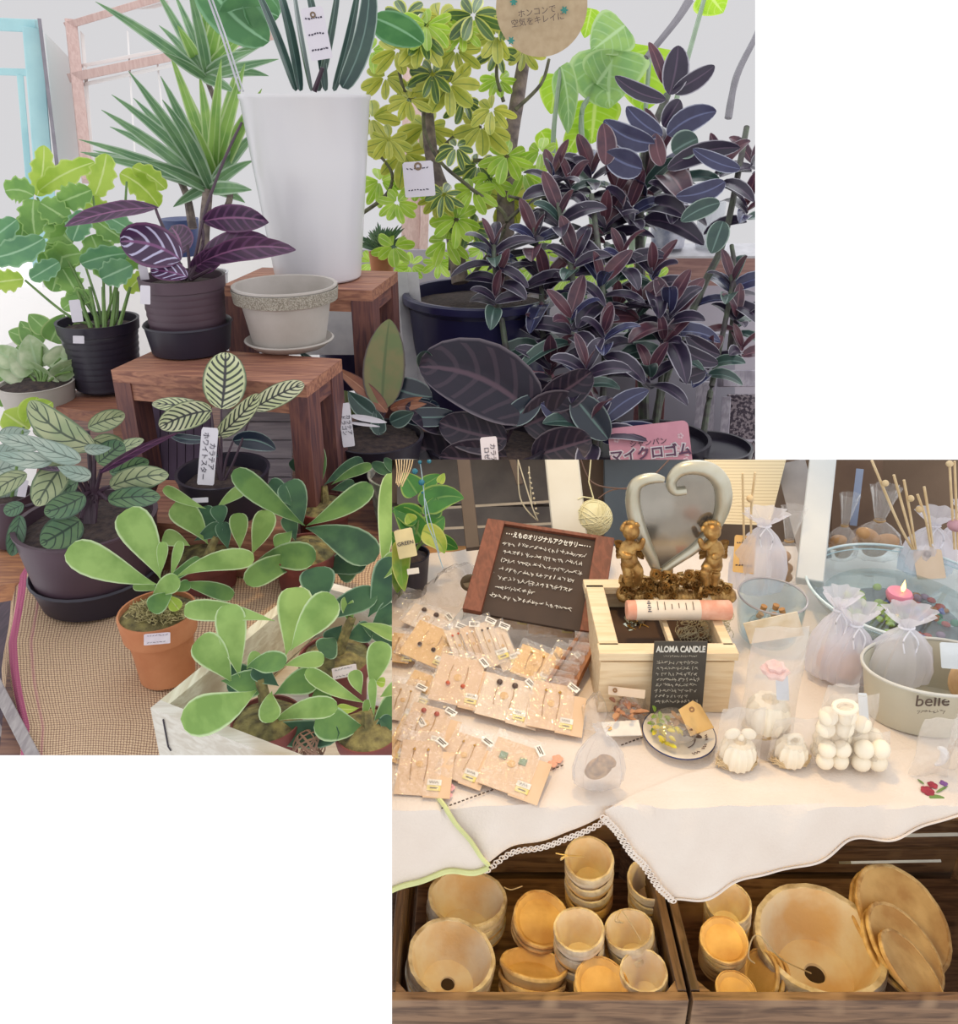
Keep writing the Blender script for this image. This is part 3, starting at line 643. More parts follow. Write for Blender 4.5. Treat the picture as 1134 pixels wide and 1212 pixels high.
# large calathea in the purple pot
r, top, t, R, h, rb = pot('calathea_tub', 'big purple brown pot of striped green calathea leaves on the burlap', 'potted plant', 108, 700, ZT, 612, 158, 124, M_purple, 'plain', (142, 30), sm=M_black)
foliage(r, 'cal', t - .02, [(112, 528, 36, 474, 38, -20, 0, -.02), (104, 506, 148, 492, 26, -4, 20, .05), (78, 547, 43, 599, 36, 4, 0, -.05), (131, 576, 200, 562, 30, -8, 10, -.06), (32, 561, -14, 588, 24, 6), (110, 520, 150, 540, 34, 0, 10, .03), (72, 510, 40, 505, 30, 0, 30), (96, 530, 52, 512, 24, 0, 20), (124, 540, 170, 520, 20, 0, -40, .03)], ab=(.5, .55))
foliage(r, 'cald', t - .03, [(100, 586, 52, 606, 30, -6, 0, -.04), (95, 616, 48, 644, 40, -2, 0, -.06), (128, 592, 190, 588, 26, -4, 10, -.05), (130, 560, 176, 545, 24, 0, 20, 0), (28, 597, 5, 607, 18), (24, 610, 14, 658, 20, 0, 0, -.02), (92, 570, 62, 590, 22, 0, 20), (140, 570, 186, 572, 18, 0, 30), (116, 548, 146, 524, 30)], ab=(.5, .5), name='deep_leaves')
foliage(r, 'calb', t - .05, [(96, 545, 32, 515, 24, -8, 10), (108, 563, 68, 552, 19, -4, 0, -.02), (62, 546, -10, 536, 22, -6, 20, -.02), (48, 530, -8, 515, 20, 0, 10, 0), (100, 532, 132, 530, 16, 0, 30)], ab=LAN, name='pale_leaves')
foliage(r, 'pur', t - .05, [(118, 560, 214, 511, 16, -9, 50, -.05), (78, 556, 30, 548, 12, -6, 60)], ab=LAN, name='plum_underleaves')
b = MB()
for x1, y1 in ((112, 530), (104, 510), (80, 550), (130, 576), (100, 586), (128, 592), (96, 560), (120, 556), (60, 548), (30, 600), (96, 614)): stalk(b, [(108 + (x1 - 108) * .12, 622, t), (110 + (x1 - 110) * .3, 585, t), (x1, y1, t - .02)], .0042)
b.build('stem', M_dstem, r)
# white veined calathea
r, top, t, R, h, rb = pot('veined_calathea', 'black pot of cream leaves with dark herringbone veins beside a written tag', 'potted plant', 266, 606, .889, 556, 108, 84, M_black, 'plain', soild=.3)
foliage(r, 'pin', t, [(262, 484, 267, 417, 50, 3, 0, .02), (251, 486, 189, 506, 34, 8, -10, -.02), (248, 488, 180, 478, 20, 6, 20, .06), (257, 517, 306, 466, 24, 5, 10, -.04), (300, 484, 360, 454, 27, -4, 10, .0)], ab=(.45, .5), fold=.12)
foliage(r, 'drg', t, [(276, 522, 326, 532, 24, -12, 20, 0), (243, 520, 200, 514, 12, -6, 20, 0), (262, 540, 252, 530, 10)], ab=(.5, .6), name='dark_leaves')
b = MB()
for x1, y1 in ((262, 484), (250, 488), (257, 517), (300, 484), (276, 522), (243, 520)): stalk(b, [(262, 575, t), (262 + (x1 - 262) * .4, 545, t), (x1, y1, t)], .0026)
b.build('stem', M_dstem, r)
tagcard(246, 540, t - R * .75, 19, 68, -4, r, 'カラテア\nホワイトスター', size=.0105, trot=-90)
tagcard(237, 592, t - R - .003, 18, 6, 3, r, name='price_sticker')
# navy pot under the tall bench
r, top, t, R, h, rb = pot('navy_planter', 'dark navy pot half hidden under the tall bench', 'plant pot', 406, 455, .81, 372, 62, 54, M_navy, 'plain', soil=None)
# ------------------------------------------------------------- staghorn ferns
def stagfern(lab, bx, by, z, ry, wr, wb, m, rows, style='terra', moss=M_moss, name='staghorn_fern', tagp=None, group=None, toff=0):
    r, top, t, R, h, rb = pot(name, lab, 'potted plant', bx, by, z, ry, wr, wb, m, style, soil=moss, soild=.06); t -= toff
    for key, rr in rows.items():
        for i, nm in ((0, {'stag': 'frond_bunch', 'stag2': 'frond_bunch', 'stagd': 'dark_fronds', 'phy': 'young_fronds'}[key]),):
            foliage(r, key, t, rr, ab=SPOON, name=nm, wave=.035, fold=.22)
    b = MB(); x0 = sum(q[0] for rr in rows.values() for q in rr) / sum(len(rr) for rr in rows.values()); y0 = sum(q[1] for rr in rows.values() for q in rr) / sum(len(rr) for rr in rows.values())
    stalk(b, [(bx, ry + 4, t), ((bx + x0) / 2, (ry + y0) / 2, t), (x0, y0, t)], .008)
    b.build('crown', M_moss, r)
    if tagp: tagcard(tagp[0], tagp[1], t - R - .003 + (.006 if abs(tagp[0] - bx) > 10 else 0), 29, 13, tagp[2], r, name='price_label', m=MC.get('label') or mat('label', 'd8d2d8', .6, 'c8b8c4', 40), lines=2)
    return r, t
r, t = stagfern('staghorn fern in the bright terracotta pot standing on the burlap', 190, 797, ZT, 722, 90, 62, M_terra,
 {'stag': [(186, 692, 81, 648, 40, -8, 10, -.03), (190, 685, 148, 604, 42, 6, 0, 0), (190, 680, 193, 641, 13, 0), (202, 684, 214, 640, 12), (207, 684, 301, 662, 26, -16, 0, .02), (180, 706, 213, 686, 24, -4, 0, -.03), (188, 700, 158, 690, 18, 4, 0, .02)],
  'phy': [(198, 704, 212, 722, 16, 0, 0, -.03)], 'stag2': [(205, 700, 176, 722, 24, 0, 0, -.05), (210, 690, 276, 706, 20, -6, 10, .04), (205, 700, 225, 690, 14), (182, 694, 236, 660, 14, 6, 0, .05)]}, tagp=(186, 756, 5))
r, t = stagfern('bright staghorn fern in a hidden pot behind the bright terracotta pot', 246, 690, ZT, 655, 76, 60, M_terrad,
 {'stag': [(246, 644, 205, 597, 32, 8), (244, 602, 194, 577, 14, -4), (298, 656, 317, 604, 27, 2), (284, 650, 282, 607, 22), (256, 602, 291, 577, 15, -3, 0, .02), (225, 646, 193, 634, 20, 2)],
  'stagd': [(252, 642, 240, 600, 24, 2, 0, .02), (262, 622, 258, 598, 20), (270, 650, 262, 618, 18), (230, 640, 262, 622, 18)]}, toff=.06)
r, t = stagfern('dark staghorn fern in a red pot with one wide frond reaching right', 362, 690, ZT, 650, 82, 64, M_terrad,
 {'stag2': [(361, 622, 277, 556, 28, -6, 0, -.10), (363, 622, 440, 574, 28, 6, 0, -.02), (376, 664, 292, 692, 30, 20, 10, -.08), (300, 668, 374, 662, 34, -14, 0, -.08), (346, 628, 324, 645, 20, -4, 0, -.03)],
  'stagd': [(358, 622, 340, 570, 34, 4, 0, .02), (362, 625, 444, 664, 42, -14, -5, -.08), (380, 678, 435, 660, 34, -6, 0, -.04), (346, 600, 318, 572, 24, 4, 0, .03), (350, 640, 340, 610, 20), (430, 662, 400, 680, 30)]})
r, t = stagfern('small dark staghorn fern in a maroon pot by the low bench leg', 385, 625, ZT, 598, 66, 50, M_terrad,
 {'stag2': [(380, 572, 364, 521, 20, 14), (392, 574, 440, 551, 13, -5)], 'stagd': [(376, 568, 344, 545, 14, -3), (384, 574, 430, 545, 18, -4, 0, .04), (380, 582, 346, 582, 14), (392, 580, 420, 572, 14)]})
# dry moss strands on the nearest pots
def strands(pnm, x, y, t, w, h, n, m):
    b = MB()
    for i in range(n):
        a = random.uniform(0, 6.28); d = sqrt(random.random()); p = W(x + cos(a) * d * w / 2, y + sin(a) * d * h / 2, t - .012 * sin(a) * d - .004) ; q = [p]
        for k in range(3): q.append(q[-1] + V((random.gauss(0, .003), random.gauss(0, .003), random.gauss(.0006, .002))))
        b.tube(q, .00055, 4)
    o = b.build('moss_strands', m, pnm); o['kind'] = 'stuff'
strands(bpy.data.objects['staghorn_fern'], 190, 724, 1.018, 74, 24, 320, mat('straw_moss', 'c4b888', .9, '8f8458', 60))
# pale crate in front
ZC = .90
C0 = Wz(178, 838, ZC); u_ = V((.118, .252, 0)).normalized(); v_ = V((u_.y, -u_.x, 0))
M_crate = wood('painted_pine', 'd2cdc4', 'c0b8ac', 0, wear='b5a58e')
M_cratey = wood('painted_pine_side', 'd6d2bc', 'bfb59a', 1, wear='a99a80')
root = thing('pine_crate', 'white painted pine crate holding staghorn ferns at the front', 'crate', C0 + (u_ * .29 + v_ * .4) / 2 - V((0, 0, .086)))
def board(mb, o, d1, L, thn, d2, z0, z1): mb.slab([o + V((0, 0, z1 - ZC)), o + d1 * L + V((0, 0, z1 - ZC)), o + d1 * L + V((0, 0, z0 - ZC)), o + V((0, 0, z0 - ZC))], d2 * thn)
LL, VV = .29, .42
b = MB(); board(b, C0, v_, VV, .014, u_, ZC - .08, ZC); board(b, C0, v_, VV, .014, u_, ZC - .094, ZC - .083); b.build('front_panel', M_crate, root)
b = MB(); board(b, C0 + u_ * .014, u_, LL - .028, .014, v_, ZC - .08, ZC); board(b, C0 + u_ * .014, u_, LL - .028, .014, v_, ZC - .094, ZC - .083); b.build('side_panel', M_cratey, root)
b = MB(); board(b, C0 + u_ * LL, v_, VV, .014, -u_, ZC - .094, ZC - .0); b.build('back_panel', M_crate, root)
b = MB(); board(b, C0 + v_ * (VV - .014) + u_ * .014, u_, LL - .028, .014, v_, ZC - .094, ZC); b.build('side_panel', M_cratey, root)
b = MB(); b.slab([C0 + u_ * .014 + v_ * .014 - V((0, 0, .086)), C0 + u_ * .014 + v_ * (VV - .014) - V((0, 0, .086)), C0 + u_ * (LL - .014) + v_ * (VV - .014) - V((0, 0, .086)), C0 + u_ * (LL - .014) + v_ * .014 - V((0, 0, .086))], (0, 0, -.006)); b.build('bottom', M_crate, root)
b = MB(); c = C0 + v_ * .018 - u_ * .0012; b.tube([c - V((0, 0, .008)), c - V((0, 0, .045)), c - V((0, 0, .05)) + v_ * .003], .0009, 5); b.build('staple', mat('dark_staple', '3a3440', .4, metal=.5), root)
zc = ZC - .084
def rowsD(): return {
 'stag': [(284, 802, 271, 715, 36, -3, 0, .02), (274, 808, 234, 756, 38, 6), (338, 776, 350, 695, 42, 6, 0, .03), (344, 770, 396, 706, 40, -4, 0, .0), (305, 816, 214, 852, 46, -12, 0, -.13), (336, 788, 384, 780, 20, -4), (325, 735, 218, 722, 26, 8, 0, .06), (322, 818, 322, 855, 26, 6, 0, -.05), (322, 855, 400, 838, 26, -14, 0, -.06), (292, 792, 306, 772, 16)],
 'stag2': [(292, 790, 336, 790, 30, -12, -20, -.04), (325, 822, 377, 802, 32, -6), (262, 806, 312, 812, 32, -4, 0, .0)],
 'stagd': [(266, 860, 402, 868, 32, 8, 0, -.02), (312, 806, 268, 806, 36, 8, 10, .02), (330, 812, 300, 790, 22)]}
def crate_fern(lab, x, y, rows, ry, wr, wb, tagp=None):
    return stagfern(lab, x, y, zc, ry, wr, wb, M_terrad, rows, tagp=tagp)
crate_fern('large bright staghorn fern spilling over the left corner of the pine crate', 318, 905, rowsD(), 850, 84, 60)
crate_fern('dark labelled staghorn fern at the back of the pine crate', 398, 828, {
 'stagd': [(380, 718, 374, 671, 42, 0, 0, 0), (370, 738, 446, 702, 30, -6), (436, 730, 470, 660, 44, 6), (398, 755, 380, 775, 30, 0, 0, -.04), (425, 735, 470, 758, 22, 6), (410, 755, 440, 745, 26), (440, 740, 470, 720, 30), (405, 740, 388, 760, 22)],
 'stag': [(420, 742, 411, 706, 16, -6), (424, 738, 472, 756, 16, -6, 0, -.03), (454, 684, 464, 560, 26, -2, 0, .04), (440, 690, 470, 655, 22, 4)]}, 776, 88, 66, (408, 795, 12))
crate_fern('staghorn fern at the front right of the pine crate', 436, 905, {
 'stag': [(432, 832, 362, 793, 20, -6, 0, -.02), (438, 815, 452, 759, 30, 2), (428, 822, 419, 793, 18, -2), (443, 848, 441, 803, 11, -2, 0, -.02), (430, 850, 436, 828, 10), (450, 825, 474, 810, 16)],
 'phy': [(425, 838, 398, 838, 12, -3, 0, -.02), (442, 806, 456, 808, 12)],
 'stag2': [(432, 860, 374, 850, 40, -8, 0, -.04), (440, 862, 474, 830, 34, 0, 0, .03), (436, 870, 424, 908, 24, 0, 0, -.02), (395, 830, 372, 818, 22)],
 'stagd': [(448, 850, 474, 870, 26), (440, 870, 465, 850, 20)]}, 862, 80, 60)
b = MB(); c = W(366, 884, .86)
for i in range(14):
    a = random.uniform(0, pi); ax = V((cos(a), sin(a), random.uniform(-1, 1))).normalized(); x = ax.orthogonal().normalized(); y = ax.cross(x)
    b.tube([c + (x * cos(k * pi / 8) + y * sin(k * pi / 8)) * .017 for k in range(17)], .0009, 5)
tag(b.build('twig_ball', mat('brown_twig', '8a6a58', .8)), 'small woven brown twig ball at the bottom of the pine crate', 'ornament')
# ------------------------------------------------------------- middle dark plants
r, top, t, R, h, rb = pot('copper_leaf_plant', 'black pot with one upright olive leaf and a copper leaf, written tag on the left', 'potted plant', 446, 560, .82, 515, 112, 90, M_black, 'plain')
foliage(r, 'oli', t, [(452, 484, 461, 378, 50, -3, 0, .03), (415, 495, 408, 462, 18)], ab=(.5, .65), fold=.15)
foliage(r, 'ora', t, [(458, 488, 394, 434, 20, 6, 10), (462, 484, 500, 470, 14, 0, 20), (470, 482, 505, 478, 12)], ab=LAN, name='copper_leaves')
foliage(r, 'fig', t - .02, [(396, 452, 353, 413, 16, -4, 20, -.02), (444, 492, 412, 463, 24, -5), (450, 515, 444, 484, 18), (462, 500, 490, 488, 22, 0, 20), (446, 512, 450, 496, 20), (505, 415, 500, 440, 20, 0, 0, .1)], ab=LAN, name='green_leaves')
b = MB()
for x1, y1 in ((452, 486), (440, 490), (456, 488), (446, 500)): stalk(b, [(447, 528, t), (448, 510, t), (x1, y1, t)], .0035)
b.build('stem', M_dstem, r)
b = MB(); b.leaf(W(414, 492, t - R), W(458, 500, t - R), .012, fold=.1); b.leaf(W(412, 500, t - R), W(450, 505, t - R), .006); b.build('ribbon', M_paper, r)
tagcard(410, 503, t - R - .01, 14, 52, 7, r, 'カラテア\nドラゴン', size=.0095, trot=-90)
r, top, t, R, h, rb = pot('stone_planter', 'rough mossy grey stone pot cut off at the picture seam', 'plant pot', 478, 612, ZT, 560, 84, 68, mat('mossy_stone', '8f8d88', .95, '6c7468', 40, 1, 90, sharp=.08), 'plain', soil=M_soil)
foliage(r, 'stagd', t, [(462, 560, 440, 548, 14), (470, 560, 455, 542, 12)], name='foliage')
r, top, t, R, h, rb = pot('black_calathea', 'very dark plant with one huge glossy folded leaf and a written tag', 'potted plant', 575, 600, .70, 520, 150, 110, M_black, 'plain')
foliage(r, 'drk', t - .05, [(632, 494, 496, 434, 88, 34, 5, -.05), (530, 508, 480, 480, 34, 0, 20, -.05), (640, 478, 700, 440, 44, 4, 20, -.03), (600, 520, 520, 500, 50, -6, 10, -.03), (620, 505, 690, 480, 60, -4, 10, 0), (560, 500, 660, 470, 60, -20, 10, .04), (600, 540, 520, 540, 50, -8, 0, -.04), (630, 540, 700, 520, 50, 0, 0, -.02), (560, 560, 480, 520, 50, 0, 0, 0), (600, 470, 560, 420, 60, 0, 10, .05)], ab=(.45, .5), wave=.05, fold=.3)
foliage(r, 'drg', t - .06, [(512, 470, 455, 452, 36, -8, 10, 0), (520, 480, 464, 478, 22, -4, 30, -.03), (540, 492, 470, 492, 24, -4, 10, -.04), (680, 470, 720, 520, 40), (600, 500, 640, 470, 30)], ab=(.5, .6), name='blue_sheen_leaves')
b = MB()
for dx in (-30, -10, 10, 30): stalk(b, [(575 + dx * .4, 545, t), (580 + dx, 500, t)], .005)
b.build('stem', M_dstem, r)
tagcard(580, 540, t - .24, 20, 46, 5, r, 'カラテア\nロゼア', size=.0115, trot=-90)
# ------------------------------------------------------------- dracaena behind the planter
r, top, t, R, h, rb = pot('dracaena', 'dracaena with two rosettes of long striped sword leaves behind the white planter', 'potted plant', 240, 372, 1.02, 322, 62, 50, M_white, 'plain')
tt = 2.0
def burst(mb, cx, cy, t, tips, w, bend=8, ab=STR, spread=.18):
    for x, y in tips:
        d = random.uniform(-spread, spread * .5)
        PL(mb, cx + random.uniform(-3, 3), cy + random.uniform(-4, 4), x, y, w * random.uniform(.85, 1.15), t, bend * (1 if x < cx else -1) * random.uniform(.3, 1.3), random.uniform(-25, 25), d, ab=ab, fold=.35, n=8)
b = MB(); burst(b, 250, 222, tt, [(93, 165), (100, 182), (120, 130), (132, 112), (152, 84), (95, 180), (158, 116), (210, 195), (192, 118), (110, 178), (130, 150), (300, 190), (310, 150), (180, 150), (298, 225), (290, 240), (170, 190), (205, 245), (190, 90)], 15)
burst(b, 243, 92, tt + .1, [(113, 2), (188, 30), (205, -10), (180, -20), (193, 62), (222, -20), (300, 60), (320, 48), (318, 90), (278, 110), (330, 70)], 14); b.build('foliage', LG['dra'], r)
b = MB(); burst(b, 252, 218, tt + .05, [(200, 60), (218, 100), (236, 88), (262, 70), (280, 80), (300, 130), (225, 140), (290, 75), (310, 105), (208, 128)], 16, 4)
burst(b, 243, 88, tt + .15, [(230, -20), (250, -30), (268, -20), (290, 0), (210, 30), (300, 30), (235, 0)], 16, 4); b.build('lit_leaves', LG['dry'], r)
b = MB(); stalk(b, [(242, 352, tt), (240, 300, tt), (246, 225, tt)], .018, 10); stalk(b, [(228, 270, tt + .05), (222, 235, tt + .05), (214, 215, tt + .05)], .012, 8); stalk(b, [(250, 220, tt + .08), (262, 150, tt + .1), (244, 92, tt + .12)], .009); stalk(b, [(262, 260, tt), (272, 235, tt), (268, 215, tt)], .01); b.build('trunk', M_bark, r)
b = MB(); b.lathe([(0, 0), (.05, 0), (.058, .11), (.05, .11), (0, .1)], W(216, 290, 2.5) - V((0, 0, .03)), seg=24); tag(b.build('blue_vase', mat('dusty_blue_glaze', '3c4a78', .4)), 'small dusty blue vase on the sill behind the dracaena', 'vase')
# ------------------------------------------------------------- schefflera in navy tub
r, top, t, R, h, rb = pot('umbrella_tree', 'variegated umbrella tree with yellow green leaflets in a wide navy tub', 'potted plant', 568, 470, .80, 345, 178, 150, M_navy, 'lip')
t = depth(top)
def umbel(mb, cx, cy, t, rad, n, w, droop=10, up=.0):
    ph = random.uniform(0, 6)
    for k in range(n):
        a = ph + 2 * pi * k / n + random.uniform(-.2, .2); L = rad * random.uniform(.8, 1.15)
        x = cx + cos(a) * L; y = cy + sin(a) * L * .8 + droop * .5 * (1 + .4 * abs(cos(a)))
        PL(mb, cx + cos(a) * 3, cy + sin(a) * 2, x, y, w * random.uniform(.85, 1.2), t, random.uniform(-3, 3), random.uniform(-30, 30), -.05 * sin(a), ab=(.75, .5), fold=.2, n=7, bz=.006)
um = {'sch': [(500, 45, 34), (532, 100, 38), (588, 42, 32), (570, 150, 36), (440, 140, 32), (478, 182, 36), (602, 236, 34), (484, 118, 24), (470, 60, 28), (456, 92, 26), (540, 60, 26), (520, 20, 30), (620, 60, 22), (505, 150, 28), (582, 130, 24), (460, 165, 24), (520, 235, 20)],
      'scg': [(500, 40, 30), (512, 88, 30), (560, 18, 34), (604, 18, 30), (588, 60, 22), (490, 108, 20), (566, 196, 26), (540, 175, 22), (525, 230, 22), (558, 270, 24), (480, 20, 28), (548, 120, 22)],
      'scy': [(505, 30, 30), (540, 260, 30), (550, 35, 26), (600, 185, 28), (580, 212, 22), (620, 205, 30), (450, 215, 26), (470, 240, 22), (528, 285, 26), (560, 225, 26), (440, 60, 22), (640, 180, 24), (590, 95, 20), (490, 215, 24)]}
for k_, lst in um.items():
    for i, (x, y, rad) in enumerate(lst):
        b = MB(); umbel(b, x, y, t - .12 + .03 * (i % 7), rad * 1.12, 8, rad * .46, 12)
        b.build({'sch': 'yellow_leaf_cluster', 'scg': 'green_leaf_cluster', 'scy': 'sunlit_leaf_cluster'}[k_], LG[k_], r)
b = MB(); stalk(b, [(598, 335, t), (600, 200, t + .03), (612, 120, t + .05), (622, 60, t + .06)], .024, 10); stalk(b, [(545, 335, t), (532, 250, t), (512, 190, t), (505, 120, t)], .022, 10)
b.build('trunk', M_bark, r)
b = MB()
for pts in ([(560, 325, t - .05), (600, 262, t - .06), (560, 225, t - .07), (520, 190, t - .08), (502, 150, t - .08), (506, 115, t - .08)], [(596, 120, t), (588, 90, t), (590, 60, t)], [(420, 258, t), (456, 232, t), (464, 205, t), (444, 178, t)], [(505, 125, t - .08), (480, 110, t - .08), (470, 70, t - .08)], [(510, 190, t), (540, 160, t), (570, 150, t)], [(610, 130, t), (640, 100, t), (650, 70, t)], [(600, 262, t - .06), (620, 240, t - .06), (602, 232, t - .1)], [(540, 255, t), (535, 285, t), (532, 320, t)], [(500, 120, t), (510, 60, t), (505, 40, t)], [(560, 190, t), (590, 190, t), (620, 190, t)]): stalk(b, pts, .0055)
b.build('branch', mat('mottled_branch', '6a6a50', .8, '4a463e', 50), r)
tagcard(496, 212, t - .22, 36, 40, 4, r, hole=True, lines=2, name='swing_tag')
b = MB()
for i in range(9): umbel(b, 440 + i * 26 + random.uniform(-8, 8), 305 + random.uniform(-14, 12), 2.45 + .03 * (i % 3), 20, 8, 8, 4)
for i in range(7): umbel(b, 560 + i * 36, 322 + random.uniform(-10, 10), 2.3, 24, 8, 10, 4)
tag(b.build('trailing_plant', LG['scy']), 'low sunlit yellow green plants growing along the back sill', 'plant', kind='stuff')
r, top, t, R, h, rb = pot('small_dracaena', 'small dark green dracaena on the sill right of the white planter', 'potted plant', 452, 335, 1.06, 298, 30, 24, M_terra, 'plain')
b = MB(); t_ = t - .03
for k in range(26):
    a = pi + pi * (k + .5) / 26; L = random.uniform(20, 36); PL(b, 452, 296, 452 + cos(a) * L, 290 + sin(a) * L * .95, 6, t_, random.uniform(-4, 4), 0, random.uniform(-.08, .08), ab=STR, n=5)
b.build('foliage', LG['cald'], r); b = MB(); umbel(b, 466, 292, t_ - .08, 26, 8, 12, 4); b.build('yellow_leaflets', LG['scy'], r)
# post behind schefflera
b = MB(); pbar(b, (488, 40, 2.8), (486, 330, 2.8), 22, .04); pbar(b, (505, 200, 2.78), (500, 330, 2.78), 10, .03); struct(b.build('trim_2', M_pinkz), 'pinkish wooden window post behind the umbrella tree')
# round tan sign on stick
c = W(641, 8, 1.62); r = thing('round_sign', 'round tan card sign with handwritten lines and teal flowers, top centre', 'sign', c - V((0, 0, .1)))
Mx = frame(V((1, 0, 0)), (CAM - c)); b = MB(); R = 54 / F * 1.62; b.slab([c + Mx @ V((R * cos(k * pi / 24), R * sin(k * pi / 24), 0)) for k in range(48)], Mx @ V((0, 0, -.002))); b.build('card', mat('tan_card', 'bba688', .8, 'b09a7c', 60), r)
Mr = Mx @ Matrix.Rotation(radians(8), 3, 'Z'); lettering('ホンコンで\n空気をキレイに', W(636, 19, 1.615), Mr, .0155, mat('brown_ink', '5a4a48', .7), r)
for x, y in ((608, 2), (668, 12), (605, 48)):
    b = MB(); cc = W(x, y, 1.615)
    for k in range(6): b.leaf(cc, cc + Mx @ V((cos(k * pi / 3), sin(k * pi / 3), 0)) * .008, .004, fold=0, n=4)
    b.build('flower_mark', mat('teal_ink', '3f8a80', .7), r)
b = MB(); b.tube([W(646, -50, 1.63), W(700, -60, 1.7)], .0016); b.tube([W(646, -50, 1.63), W(645, -44, 1.623)], .0016); b.build('hook', M_stem, r)
# elephant ear by the window
r = thing('elephant_ear_plant', 'tall elephant ear plant with large sunlit heart leaves at the right window', 'potted plant', W(700, 470, 2.35))
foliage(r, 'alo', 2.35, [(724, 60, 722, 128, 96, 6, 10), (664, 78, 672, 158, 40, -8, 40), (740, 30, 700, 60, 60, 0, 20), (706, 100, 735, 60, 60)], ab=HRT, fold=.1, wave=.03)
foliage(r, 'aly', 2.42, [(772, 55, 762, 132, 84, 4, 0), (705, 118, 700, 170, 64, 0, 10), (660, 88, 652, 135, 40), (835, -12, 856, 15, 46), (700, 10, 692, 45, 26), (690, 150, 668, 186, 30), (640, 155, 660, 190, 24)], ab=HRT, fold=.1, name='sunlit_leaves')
b = MB()
for pts in ([(718, 470, 2.35), (705, 300, 2.35), (688, 150, 2.36), (700, 110, 2.37), (722, 62, 2.36)], [(718, 470, 2.35), (680, 300, 2.35), (655, 190, 2.36), (664, 80, 2.36)], [(722, 470, 2.35), (752, 260, 2.38), (770, 58, 2.42)], [(724, 470, 2.35), (780, 200, 2.4), (836, -10, 2.42)]): stalk(b, pts, .01)
b.build('stem', mat('pale_stem', '94a890', .5), r)
b = MB(); b.lathe([(0, 0), (.1, 0), (.14, .2), (.125, .2), (0, .18)], Wy(715, 430, 2.45) - V((0, 0, .05)), seg=28); b.build('pot_body', M_navy, r)
b = MB()
stalk(b, [(816, 0, 2.0), (800, 25, 2.0), (765, 68, 2.0)], .012); b.build('twig', mat('hazy_bark', '8f8c94', .8), r)
b = MB(); stalk(b, [(862, 140, 2.3), (872, 90, 2.3), (896, 40, 2.3), (905, 10, 2.3)], .011); tag(b.build('bare_branch', MC['hazy_bark']), 'bare curved grey branch hanging at the upper right', 'branch')
# vases on the right ledge
b = MB(); b.lathe([(0, 0), (.05, 0), (.06, .09), (.05, .14), (.045, .14), (0, .12)], W(790, 292, 2.55), seg=24); tag(b.build('glazed_jar', mat('blue_white_jar', '6a708a', .3, 'c0c0cc', 20)), 'blue and white jar on the window ledge behind the leaves', 'jar')
b = MB(); b.lathe([(0, 0), (.04, 0), (.042, .14), (.038, .14), (0, .13)], W(838, 292, 2.55), seg=24); tag(b.build('frosted_jar', clear('frosted_glass', dens=.5, body='c4c8d0')), 'frosted glass jar on the window ledge right of the blue jar', 'jar')
# ------------------------------------------------------------- rubber plants
def rosette(mbs, cx, cy, t, n, L, dirx=0, keys=None, w=.37, flat=.75):
    ph = random.uniform(0, 6)
    for k in range(n):
        a = ph + 2.4 * k; rise = .95 * (1 - k / n) ; out = .35 + .65 * (k / n) ** .5
        LL_ = L * random.uniform(.8, 1.1) * (.65 + .35 * (k / n))
        dx = cos(a) * out; dz = rise * .9 - .12 - .35 * (k / n); dy = sin(a) * out
        p0 = W(cx, cy + k * L * .055, t); Lw = LL_ / F * t
        d = V((dx + dirx * .3, dy * .9, dz)).normalized() * Lw
        key = random.choice(keys)
        if k < 2: key = 'fir' if 'fir' in keys else key
        up = V((0, 0, 1)) * Lw * .24 * (1 if dz < .6 else .2)
        nrm = (V((0, 0, 1)) * (1.0 if dz < .8 else .2) + (CAM - p0).normalized() * .8)
        mbs[key].leaf(p0, p0 + d, Lw * w * random.uniform(.9, 1.15), bend=up, nrm=nrm, roll=random.uniform(-20, 20), ab=(.55, .62), fold=.3, n=9)
def ficus(lab, base, stems, ros, t, name='rubber_plant', extra=None, keyset=('fic', 'fic', 'fic', 'fic', 'fib', 'fir', 'fig')):
    B = Wz(base[0], base[1], base[2]); root = thing(name, lab, 'potted plant', B)
    b = MB()
    for pts, rr in stems: stalk(b, pts, rr, 8)
    b.build('stem', mat('grey_green_stem', '5f6a58', .6, '4a4048', 40), root)
    mbs = {k: MB() for k in set(keyset)}
    for q in ros: rosette(mbs, q[0], q[1], q[2], max(6, int(q[3] * .85)), q[4] * 1.16, keys=keyset)
    if extra:
        for key, rows in extra.items():
            if key not in mbs: mbs[key] = MB()
            for q in rows:
                q = list(q) + [0] * (8 - len(q)); PL(mbs[key], *q[:5], t - .12, q[5], q[6], q[7], ab=(.5, .6), fold=.25)
    for k, nm in (('fic', 'dark_leaves'), ('fib', 'blue_sheen_leaves'), ('fir', 'reddish_leaves'), ('fig', 'green_leaves')):
        if k in mbs and mbs[k].v: mbs[k].build(nm, LG[k], root)
    b = MB(); rp = base[3] / F * depth(B); hh = base[4]
    b.lathe([(0, 0), (rp * .8, 0), (rp, hh), (rp * .93, hh), (rp * .9, hh * .9), (0, hh * .88)], B, seg=32); b.build('pot_body', M_black, root)
    return root
T = 1.95
ficus('small rubber plant in front of the navy tub', (604, 560, .63, 46, .16), [([(606, 470, 1.85), (597, 400, 1.85), (588, 340, 1.85), (584, 290, 1.85)], .008)],
      [(584, 288, 1.85, 12, 52), (590, 322, 1.85, 9, 50), (586, 350, 1.83, 6, 44)], 1.85)
